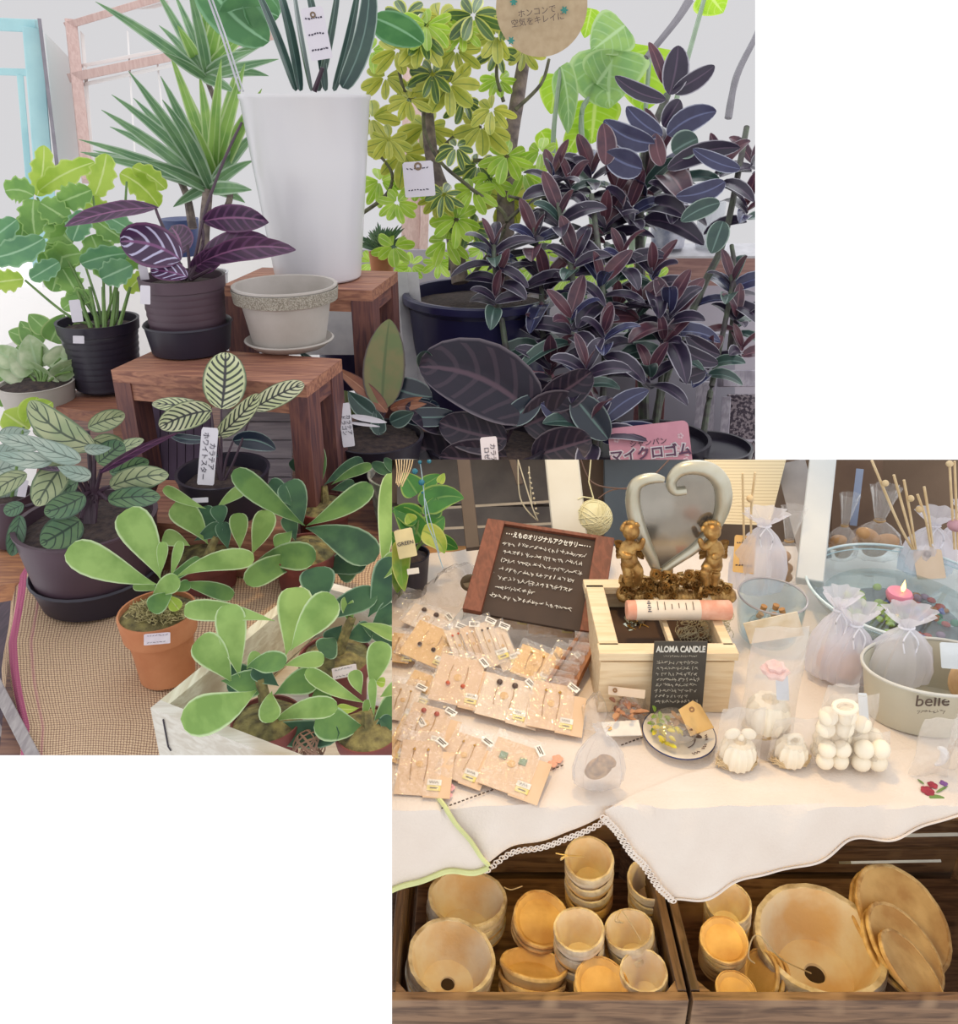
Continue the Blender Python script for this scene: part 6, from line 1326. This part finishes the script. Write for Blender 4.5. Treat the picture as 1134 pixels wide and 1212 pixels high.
# bag with soap at front
r, B, R, N_, H = org_bag('frosted_bag', 'frosted clear bag with a small packet inside at the front centre of the table', 707, 932, ZB + .004, 60, 858, 866, clear('frosted_film', dens=.3, gloss=.25, body='ece6e4', folds=50), flare=.35, knot=False, sq=.5)
b = MB(); c = B + V((0, 0, .03)); b.ball(c, (.016, .011, .020), tiltM(20, 25, 20)); b.ball(c + V((.008, -.004, .014)), (.012, .008, .007), tiltM(0, 20, 0)); tag(b.build('soap_packet', mat('speckled_soap', 'c8a070', .7, '8a6a4c', 90)), 'small speckled packet inside the frosted bag at the front', 'packet')
crumple('clear_wrapper', 'empty clear wrapper behind the frosted bag', [(690, 862), (684, 845), (700, 828), (715, 830), (722, 850), (710, 866)], .03, M_cell)
# ---- bag with twigs in glass jar etc.
r, B, R, N_, H = org_bag('twig_bag', 'organza bag with a kraft tag and two upright twigs behind the glass jar', 893, 700, ZB + .03, 66, 606, 622)
b = MB()
for dx, x1, y1 in ((-4, 879, 560), (5, 894, 559)): b.tube(bez([Wy(886 + dx, 680, B.y), Wy(884 + dx, 610, B.y), Wy(x1, y1, B.y)], 6), .0019, 6)
b.ball(Wy(888, 590, B.y), .006, seg=10, rings=6); b.build('twig', M_twig, r)
tagcard(881, 656, depth(B) - R * .8, 24, 44, -6, r, hole=True, name='kraft_tag', m=M_kraft, lines=2)
def gjar(lab, x, yb, z, wpx, yt, name='glass_jar'):
    B = Wz(x, yb, z); R = wpx / 2 / F * depth(B); H = Wy(x, yt, B.y).z - z; r = thing(name, lab, 'jar', B); b = MB()
    b.lathe([(0, .001), (R * .8, .001), (R * .86, .006), (R * .97, H * .5), (R, H), (R * .97, H), (R * .94, H * .5), (R * .8, .008), (0, .006)], B, seg=40); b.build('glass_body', M_glass, r)
    b = MB(); b.tube([B + V((R * cos(k * pi / 20), R * sin(k * pi / 20), H)) for k in range(41)], .0016, 6, cap=False); b.build('rim', mat('jar_rim', 'a8a4a8', .15), r)
    return B, R, H
B, R, H = gjar('round glass jar of tiny corked bottles right of the pine box', 907, 752, ZB + .01, 76, 705)
for i, (dx, dy, tx) in enumerate(((-.022, -.004, 25), (-.008, .012, 10), (.006, -.010, -14), (.012, .014, 6), (.024, .002, -20), (-.014, -.018, 34))):
    p = B + V((dx, dy, H * .42)); M3 = tiltM(tx * .4, tx); r = thing('corked_vial', ['tiny corked bottle leaning at the left in the glass jar', 'tiny corked bottle at the back left in the glass jar', 'tiny corked bottle at the front in the glass jar', 'tiny corked bottle at the back right in the glass jar', 'tiny corked bottle leaning at the right in the glass jar', 'tiny corked bottle at the front left in the glass jar'][i], 'bottle', p - V((0, 0, .018)), 'corked bottles in the glass jar')
    b = MB(); b.lathe([(0, -.018), (.007, -.018), (.0075, -.016), (.0075, .004), (.004, .009), (.004, .012)], p, M3, 16); b.build('glass_body', M_glass, r)
    b = MB(); b.lathe([(0, .008), (.0042, .008), (.0048, .016), (0, .016)], p, M3, 14); b.build('cork', mat('cork', 'c0905c', .8, 'a87848', 90), r)
    b = MB(); b.lathe([(0, -.017), (.0066, -.017), (.0066, -.004), (0, -.004)], p, M3, 14); b.build('filling', mat('vial_fill', 'd8ccbc', .6), r)
b = MB(); b.ball(B + V((.002, -R * .8, H * .5)), (.005, .002, .006)); tag(b.build('red_petal', mat('deep_pink', 'b83a58', .5)), 'single deep pink petal against the front of the glass jar', 'petal')
o, n_ = flat_tag('floral_card', 'cream card with a faint floral border in front of the glass jar', [(880, 738), (944, 724), (952, 752), (888, 762)], [.845, .85, .81, .805], mat('floral_cream', 'ecdfc8', .8, 'dcc8a4', 40))
# ---- bread bags behind
def bread(lab, bx, by, z, w, topy, neck):
    r, B, R, N_, H = org_bag('tied_bag', lab, bx, by, z, w, topy, neck, clear('crinkled_film', dens=.10, gloss=.35, folds=30), flare=.55, group='tied clear bags', knot=False)
    b = MB(); b.lathe([(R * .2, -.002), (R * .24, 0), (R * .2, .002)], B + V((0, 0, N_)), Matrix.Diagonal(V((1, .7, 1))), 16); b.build('twist_tie', mat('gold_tie', 'a8885c', .4), r)
    b = MB()
    for k in range(4): b.ball(B + V((random.uniform(-.4, .4) * R, random.uniform(-.3, .3) * R, N_ * (.2 + .14 * k))), (R * .5, R * .35, R * .3), tiltM(random.uniform(-30, 30), random.uniform(-30, 30)), 14, 8)
    tag(b.build('biscuit_pile', mat('biscuit', 'c49a6c', .8, 'a87c50', 40)), 'tan biscuits inside the ' + lab.replace('directly ', '').replace('with a tall crinkled top ', '').replace('low ', '').replace('the twig bag and the cool white post', 'twig bag and post'), 'biscuits')
bread('tied clear bag with a tall crinkled top behind the glass bowl', 1032, 660, ZB + .02, 60, 576, 616)
bread('tied clear bag directly right of the cool white post', 992, 662, ZB + .02, 40, 585, 622)
bread('low tied clear bag between the twig bag and the cool white post', 926, 690, ZB + .02, 50, 600, 640)
r, B, R, N_, H = org_bag('sachet_bag', 'pale lilac organza bag with twigs behind the glass bowl', 1092, 680, ZB + .02, 62, 605, 622)
b = MB()
for x0, x1, y1 in ((1080, 1032, 545), (1082, 1058, 562), (1084, 1070, 568), (1102, 1086, 585), (1104, 1094, 576), (1130, 1124, 548), (1134, 1130, 546)):
    b.tube(bez([Wy(x0, 650, B.y - .02), Wy((x0 * 1.6 + x1) / 2.6, 615, B.y - .02), Wy(x1, y1, B.y - .01)], 6), .0021, 6)
for x, y in ((1048, 572), (1078, 590), (1088, 603), (1124, 549)): b.ball(Wy(x, y, B.y - .02), .0055, seg=10, rings=6)
b.build('twig', M_twig, r)
tagcard(1100, 668, depth(B) - R, 30, 34, 4, r, hole=True, name='kraft_tag', m=M_cream)
r, B, R, N_, H = org_bag('sachet_bag', 'pale lilac organza bag at the far right edge behind the glass bowl', 1132, 670, ZB + .02, 54, 596, 612)
b = MB(); b.ball(Wy(1132, 622, 1.15), (.014, .012, .010)); tag(b.build('pink_sachet', mat('soft_mauve', 'c89aa4', .7)), 'dusty pink sachet in the far right organza bag', 'sachet')
# paper shade
b = MB(); q = [Wy(832, 538, 1.32), Wy(932, 538, 1.32), Wy(911, 622, 1.26), Wy(856, 620, 1.24)]; b.slab(q, (0, .012, 0))
m, nt, bs = base_mat('ribbed_shade'); uv = N(nt, 'ShaderNodeUVMap'); sx = N(nt, 'ShaderNodeSeparateXYZ'); nt.links.new(uv.outputs[0], sx.inputs[0])
w_ = mth(nt, 'SINE', mth(nt, 'MULTIPLY', sx.outputs[1], 22 * 6.28)); w2 = mth(nt, 'SINE', mth(nt, 'MULTIPLY', sx.outputs[0], 50 * 6.28)); f = mth(nt, 'MULTIPLY', mth(nt, 'GREATER_THAN', w_, .75), mth(nt, 'GREATER_THAN', w2, -.4))
nt.links.new(mixc(nt, f, lin('ead9b4'), lin('c2a878')), bs.inputs['Base Color']); tag(b.build('paper_bag', m), 'cream paper bag with rows of fine print behind the twig bag', 'paper bag')
# ---- glass bowl with candle
c = Wz(1064, 730, ZB + .018); R0 = 110 / F * depth(c); Bc = V((c.x, c.y, ZB + .012)); 
r = thing('glass_bowl', 'large wide clear glass bowl with water and coloured glass pebbles', 'bowl', Bc)
H = .056; b = MB(); b.lathe([(0, .001), (R0 * .55, .001), (R0 * .7, .012), (R0 * .88, H * .55), (R0, H), (R0 * .985, H + .002), (R0 * .965, H), (R0 * .85, H * .55), (R0 * .66, .016), (0, .008)], Bc, Matrix.Diagonal(V((1, .95, 1))), 64); b.build('glass_body', clear('bowl_glass', dens=.06, gloss=.6, rough=.03, tint='eef8fc', body='cfe0ea'), r)
b = MB()
for rr_, zz in ((.995, H + .001), (.965, H - .006)): b.tube([Bc + V((R0 * rr_ * cos(k * pi / 32), R0 * .95 * rr_ * sin(k * pi / 32), zz)) for k in range(65)], .0022 if zz > H else .001, 8, cap=False)
b.build('rim', mat('glass_rim', 'bcd0d4', .08, 'd8e4e8', 20), r)
b = MB(); b.lathe([(0, .028), (R0 * .78, .028)], Bc, Matrix.Diagonal(V((1, .95, 1))), 48); b.build('water', clear('water_surface', dens=.05, gloss=.5, rough=.02, body='b8c4c8', tint='e4ecec'), r)
b = MB(); b.lathe([(0, .004), (R0 * .62, .004), (R0 * .62, -.010), (0, -.010)], Bc, Matrix.Diagonal(V((1, .95, 1))), 48); tag(b.build('slate_coaster', mat('slate_coaster', '5c6064', .6)), 'dark slate disc under the large glass bowl', 'coaster')
random.seed(21); pebble = None; cols = [('lime', '9cb83c'), ('lime', '9cb83c'), ('amber', 'b0703c'), ('red', 'b83c34'), ('blue', '5c6cb8'), ('teal', '3c8a6a'), ('mauve', '9a7a94')]
protos = {}
names = {'lime': 'lime green', 'amber': 'amber', 'red': 'red', 'blue': 'blue', 'teal': 'teal green', 'mauve': 'mauve'}
for i in range(74):
    a = random.uniform(0, 6.283); d = sqrt(random.random()) * R0 * .6; x, y = cos(a) * d, sin(a) * d * .82
    if i < 34: key = 'lime'; x = -abs(x) * 1.0 - .002
    else: key = cols[random.randint(2, 6)][0]; x = abs(x) * 1.0 - .006
    if key not in protos:
        b = MB(); b.ball((0, 0, 0), (.0075, .0065, .0042), seg=10, rings=6); o = b.build('glass_pebble', mat(key + '_glass', dict(cols)[key], .1)); protos[key] = o
    else:
        o = protos[key].copy(); C.objects.link(o); ROOM['B'].append(o)
    o.location = Bc + V((x, y, .014 + .002 * random.random())); o.rotation_euler = (random.uniform(-.4, .4), random.uniform(-.4, .4), random.uniform(0, 3))
    o['label'] = f'{names[key]} glass pebble under water in the large glass bowl'; o['category'] = 'pebble'; o['group'] = f'{names[key]} glass pebbles in the bowl'
pc2 = Wz(1064, 706, Bc.z + .034); r = thing('floating_candle', 'pink floating candle with a lit flame in the large glass bowl', 'candle', pc2 - V((0, 0, .014)))
b = MB(); b.lathe([(0, -.014), (.010, -.013), (.0175, -.004), (.0195, .004), (.0175, .009), (.012, .010), (.004, .0075), (0, .007)], pc2, seg=36); b.build('wax', mat('pink_wax', 'e08aa0', .4, 'dc8098', 8), r)
b = MB(); fc = pc2 + V((.004, 0, .008)); b.lathe([(0, 0), (.0024, .003), (.0034, .007), (.0026, .012), (.001, .018), (0, .022)], fc, seg=16); b.build('flame', mat('flame', 'ffd080', .5, emis='ffc060', es=6), r)
b = MB(); b.tube([fc - V((0, 0, .003)), fc + V((0, 0, .005))], .0006); b.build('wick', M_ink, r)
# ---- front organza bags and bucket
for lab, bx, by, w, ty, nk in (('white organza bag at the left of the bucket, its neck bunched up', 978, 800, 56, 700, 722), ('white organza bag leaning behind the bubble candles', 1000, 808, 60, 718, 740)):
    r, B, R, N_, H = org_bag('organza_bag', lab, bx, by, ZB + .004, w, ty, nk)
    b = MB(); b.ball(B + V((0, 0, .03)), (R * .55, R * .4, .024)); tag(b.build('wrapped_soap', mat('blush_soap', 'e6c4b4', .6)), 'pale blush soap inside the ' + lab.replace(', its neck bunched up', ''), 'soap')
bb = Wz(1096, 842, ZB + .003); r = thing('metal_bucket', 'low oval pale grey metal tub lettered belle at the right edge', 'bucket', bb)
Rt, Rb_, Hh = 84 / F * depth(bb), 70 / F * depth(bb), .075; Mo = Matrix.Diagonal(V((1, .62, 1)))
b = MB(); b.lathe([(0, 0), (Rb_, 0), (Rt, Hh), (Rt * 1.02, Hh + .001), (Rt * 1.02, Hh - .004), (Rt * .98, Hh - .002), (Rb_ * .97, .004), (0, .004)], bb, Mo, 56); b.build('tub_body', mat('pale_grey_enamel', 'c6c2b0', .45, 'bdb8a6', 8), r)
b = MB(); b.tube([bb + Mo @ V((Rt * 1.01 * cos(k * pi / 28), Rt * 1.01 * sin(k * pi / 28), Hh)) for k in range(57)], .0022, 8, cap=False); b.build('rolled_rim', mat('rim_enamel', 'd2d0c8', .35), r)
Mt = frame(V((1, .05, 0)), V((.02, -1, .15))); pt = Wy(1104, 830, bb.y - Rt * .62 * .97)
lettering('belle', pt, Mt, .022, M_ink2, r, width=.042)
b = MB(); random.seed(4); scrib(b, pt, Mt, -.018, -.013, .034, .005); b.build('small_print', M_ink2, r)
r, B, R, N_, H = org_bag('organza_bag', 'large white organza bag standing in the metal tub', 1058, 806, ZB + .02, 76, 722, 742)
b = MB(); cc = bb + V((.055, 0, .05)); b.ball(cc, (.034, .024, .036), seg=20, rings=12); tag(b.build('wooden_disc', mat('wood_round', 'd8b488', .7, 'c49a6c', 60)), 'pale wood grain ball with a white sticker in the metal tub', 'ornament')
r = thing('sticker_card', 'small pale blue white card at the right edge above the metal tub', 'card', W(1126, 775, 1.03)); tagcard(1126, 776, 1.03, 22, 30, -4, r, name='card', m=mat('cool_card', 'd4dce4', .6))
# ---- clear boxes with candles
def box_pack(lab, x, yb, wpx, yt, z=ZB + .004, cat='packet', name='clear_packet', dep=.03, sticker=None, group='clear packets of candles'):
    B = Wz(x, yb, z); t = depth(B); w = wpx / F * t; H = Wy(x, yt, B.y).z - z; r = thing(name, lab, cat, B, group)
    b = MB(); K = 7; vs = []
    for s in (1, -1):
        for j in range(K + 1):
            for i in range(K + 1):
                u, v = i / K * 2 - 1, j / K; bul = (1 - u * u) * (sin(min(v * 1.6, 1) * pi / 2) if v < .6 else max(0, (1 - v) / .4)) 
                vs.append(B + V((u * w / 2 * (1 - .06 * v), -s * dep / 2 * (bul + .02) + .002 * sin(u * 5 + v * 9), v * H)))
    n = (K + 1) ** 2
    for s in range(2): b.add([], []) if False else None
    fs = [[s * n + j * (K + 1) + i, s * n + j * (K + 1) + i + 1, s * n + (j + 1) * (K + 1) + i + 1, s * n + (j + 1) * (K + 1) + i] for s in (0, 1) for j in range(K) for i in range(K)]
    b.add(vs, fs); b.build('cellophane', M_cell, r)
    if sticker:
        tagcard(sticker[0], sticker[1], t - dep * .55, sticker[2], sticker[3], sticker[4], r, name='label', m=mat('bluish_label', 'd4dce6', .6))
    return B, t, w, H
def nest(B, R, z=.004, n=34):
    b = MB()
    for i in range(n):
        a = random.uniform(0, 6.28); b.tube([B + V((cos(a + k * .5) * R * (1 + .1 * sin(k * 2 + i)), sin(a + k * .5) * R * .6, z + R * .5 * random.random())) for k in range(6)], .0007, 4)
    return b
def bundt(lab, B, R, H, flute=10):
    b = MB(); b.lathe([(0, 0), (R * .85, 0), (R, H * .35), (R * .95, H * .7), (R * .7, H * .95), (R * .4, H), (R * .3, H * .8), (0, H * .7)], B, seg=60, ruf=lambda a, v, z: .06 * cos(flute * a)); return tag(b.build('fluted_candle', M_wax), lab, 'candle', 'cream candles in clear packets')
B, t, w, H = box_pack('tall clear packet with a fluted candle and a pink flower, right of the plate', 905, 868, 66, 742, z=ZB + .02, dep=.05, sticker=(926, 812, 14, 32, -3)); bundt('fluted candle on straw in the tall clear packet', B + V((0, 0, .014)), .026, .04)
tag(nest(B, .028, .004, 50).build('straw_nest', M_twig), 'straw nest under the fluted candle in the tall packet', 'straw', kind='stuff')
b = MB(); q = B + V((0, 0, .088)); b.lathe([(0, 0), (.008, .001), (.013, .004), (.016, .010), (.014, .013), (.010, .012), (.011, .017), (.007, .019), (.003, .015), (.0, .014)], q, seg=60, ruf=lambda a, v, z: .12 * cos(6 * a + 5 * v)); tag(b.build('pink_flower', mat('blush_petal', 'e8bcb8', .6, 'f0d0c8', 50)), 'pink flower above the fluted candle in the tall packet', 'flower')
B, t, w, H = box_pack('clear packet with a cream column candle directly right of the plate', 871, 905, 54, 838, dep=.03); bundt('cream column candle topped by a bow in the packet beside the plate', B + V((0, 0, .004)), .021, .034, 14)
b = MB(); q = B + V((0, 0, .042)); 
for s in (-1, 1): b.ball(q + V((s * .010, 0, .006)), (.010, .005, .007), tiltM(0, s * 25), 12, 8)
b.ball(q + V((0, -.003, .003)), .004); tag(b.build('wax_bow', M_wax), 'cream bow on top of the column candle', 'bow')
tag(nest(B, .024, .002).build('straw_nest', M_twig), 'straw around the column candle beside the plate', 'straw', kind='stuff')
B, t, w, H = box_pack('clear packet with a small ring topped candle left of the bubble candles', 934, 902, 54, 850, dep=.03); bundt('small cream candle with a ring top on straw', B + V((0, 0, .004)), .019, .030, 12)
b = MB(); q = B + V((0, -.004, .038)); b.tube([q + V((.008 * cos(k * pi / 8), 0, .008 * sin(k * pi / 8))) for k in range(17)], .0028, 8); tag(b.build('wax_ring', M_wax), 'cream wax ring on the small candle left of the bubble candles', 'ring')
tag(nest(B, .023, .002).build('straw_nest', M_twig), 'straw around the ring topped candle', 'straw', kind='stuff')
def bubble(lab, B, r0, n=2, M_=None):
    b = MB(); M_ = M_ or Matrix.Identity(3)
    for i in range(n):
        for j in range(2):
            for k in range(n): b.ball(B + M_ @ V(((i - (n - 1) / 2) * r0 * 1.7, (j - .5) * r0 * 1.7, r0 + k * r0 * 1.7)), r0 * 1.02, seg=14, rings=10)
    o = tag(b.build('bubble_candle', M_wax), lab, 'candle', 'cream candles in clear packets'); return o
B, t, w, H = box_pack('upright clear packet with a bubble candle, nearest the metal tub', 1000, 878, 62, 822, z=ZB + .024, dep=.045, sticker=(1022, 838, 10, 34, -4)); bubble('bubble candle in the upright packet nearest the metal tub', B + V((0, 0, .006)), .0115)
B, t, w, H = box_pack('clear packet with a taller bubble candle left of the upright one', 979, 906, 40, 810, dep=.04)
bubble('tall stacked bubble candle in the left bubble packet', B + V((0, 0, .006)), .0105, 2); b = MB(); q = B + V((0, 0, .058)); [b.ball(q + V((s * .011, 0, d * .018)), .0115, seg=12, rings=8) for s in (-1, 1) for d in (0, 1)]; tag(b.build('bubble_candle', M_wax), 'upper cream bubbles in the left bubble packet', 'candle')
b = MB(); q = B + V((0, -.012, .100)); b.tube([q + V((.013 * cos(k * pi / 10), .006 * sin(k * pi / 10), .004 * sin(k * pi / 10))) for k in range(21)], .003, 8); tag(b.build('wax_loop', M_wax), 'cream wax loop at the top of the left bubble packet', 'ring')
B, t, w, H = box_pack('low clear packet with a bubble candle at the right of the row', 1022, 906, 50, 866, dep=.035); bubble('bubble candle in the low right packet', B + V((0, 0, .004)), .0115)
B, t, w, H = box_pack('hazy clear packet with a white crescent at the lower right', 1098, 918, 46, 850, dep=.03); b = MB(); q = B + V((0, 0, .030)); b.tube([q + V((.014 * cos(a_), 0, .014 * sin(a_))) for a_ in [(-1.2 + k * .25) for k in range(11)]], [.002 + .003 * sin(pi * k / 10) for k in range(11)], 8); tag(b.build('wax_crescent', mat('white_wax', 'ece8e8', .5)), 'white crescent moon in the hazy packet at the lower right', 'ornament')
B, t, w, H = box_pack('hazy clear packet cut by the right edge', 1132, 910, 36, 840, dep=.03)
# ================================================================ TRIM EACH ROOM TO WHAT THE PHOTOGRAPH SHOWS OF IT
bpy.context.view_layer.update()
def plane_x(x): return ray(x, 0).cross(ray(x, 1000)).normalized()
def plane_y(y): return ray(0, y).cross(ray(1000, y)).normalized()
def trimroom(objs, planes, bad):
    for o in list(objs):
        try: me = o.data
        except ReferenceError: continue
        if o.type != 'MESH' or not len(me.vertices): continue
        mw = o.matrix_world
        pr = [proj(mw @ v.co) for v in me.vertices]
        xs = [p[0] for p in pr]; ys = [p[1] for p in pr]; x0, x1, y0, y1 = min(xs), max(xs), min(ys), max(ys)
        if min(p[2] for p in pr) < .02: print('behind', o.name); 
        if not touches(bad, x0, x1, y0, y1): continue
        bm = bmesh.new(); bm.from_mesh(me); bm.transform(mw)
        for kind, val in planes:
            lo, hi = (x0, x1) if kind == 'x' else (y0, y1)
            if lo < val < hi:
                bmesh.ops.bisect_plane(bm, geom=list(bm.verts) + list(bm.edges) + list(bm.faces), plane_co=CAM, plane_no=plane_x(val) if kind == 'x' else plane_y(val), dist=1e-7)
        kill = []
        for f in bm.faces:
            p = proj(f.calc_center_median())
            if bad(p[0], p[1]): kill.append(f)
        if kill:
            bmesh.ops.delete(bm, geom=kill, context='FACES')
            if not len(bm.faces):
                bm.free(); gone.append(o); continue
            bm.transform(mw.inverted())
            if me.users > 1: o.data = me.copy()
            bm.to_mesh(o.data)
        bm.free()
def touches(bad, x0, x1, y0, y1):
    n = 9
    return any(bad(x0 + (x1 - x0) * i / n, y0 + (y1 - y0) * j / n) for i in range(n + 1) for j in range(n + 1))
gone = []
trimroom(ROOM['A'], (('x', 464), ('x', 894), ('y', 544), ('y', 894)), lambda x, y: x > 894 or y > 894 or (x > 464 and y > 544))
trimroom(ROOM['B'], (('x', 464), ('y', 544)), lambda x, y: x < 464 or y < 544)
for o in gone:
    if o.children:
        o.data = bpy.data.meshes.new(o.data.name)
    else: bpy.data.objects.remove(o)
for o in list(C.objects):
    if o.type == 'EMPTY' and not o.children: bpy.data.objects.remove(o)
    elif o.type == 'MESH' and o.parent is None and not len(o.data.vertices) and not o.children: bpy.data.objects.remove(o)
# ================================================================ LIGHT
w = bpy.data.worlds.new('world'); S.world = w; w.use_nodes = True
w.node_tree.nodes['Background'].inputs[0].default_value = (1, 1, 1, 1); w.node_tree.nodes['Background'].inputs[1].default_value = 1.15
def light(name, typ, loc, energy, col, size=.1, target=None):
    l = bpy.data.lights.new(name, typ); l.energy = energy; l.color = col
    if typ == 'AREA': l.size = size
    if typ in ('POINT', 'SPOT'): l.shadow_soft_size = size
    o = bpy.data.objects.new(name, l); C.objects.link(o); o.location = loc
    if target is not None: o.rotation_euler = (V(target) - V(loc)).to_track_quat('-Z', 'Y').to_euler()
    return o
light('window_daylight', 'AREA', (.6, 3.1, 2.6), 18, (.93, .97, 1), 1.6, (-.2, 1.3, .9))
light('pendant_lamp', 'SPOT', (.08, .95, 1.95), 23, (1, .66, .27), .06, (.14, 1.0, .75)).data.spot_size = radians(50)
light('crate_lamp', 'POINT', (.08, .80, .60), 1.15, (1, .71, .13), .03)
light('crate_lamp', 'POINT', (.42, .80, .60), 1.3, (1, .71, .13), .03)
S.view_settings.view_transform = 'Standard'; S.view_settings.look = 'None'; S.view_settings.exposure = 0; S.view_settings.gamma = 1; S.view_settings.use_curve_mapping = False
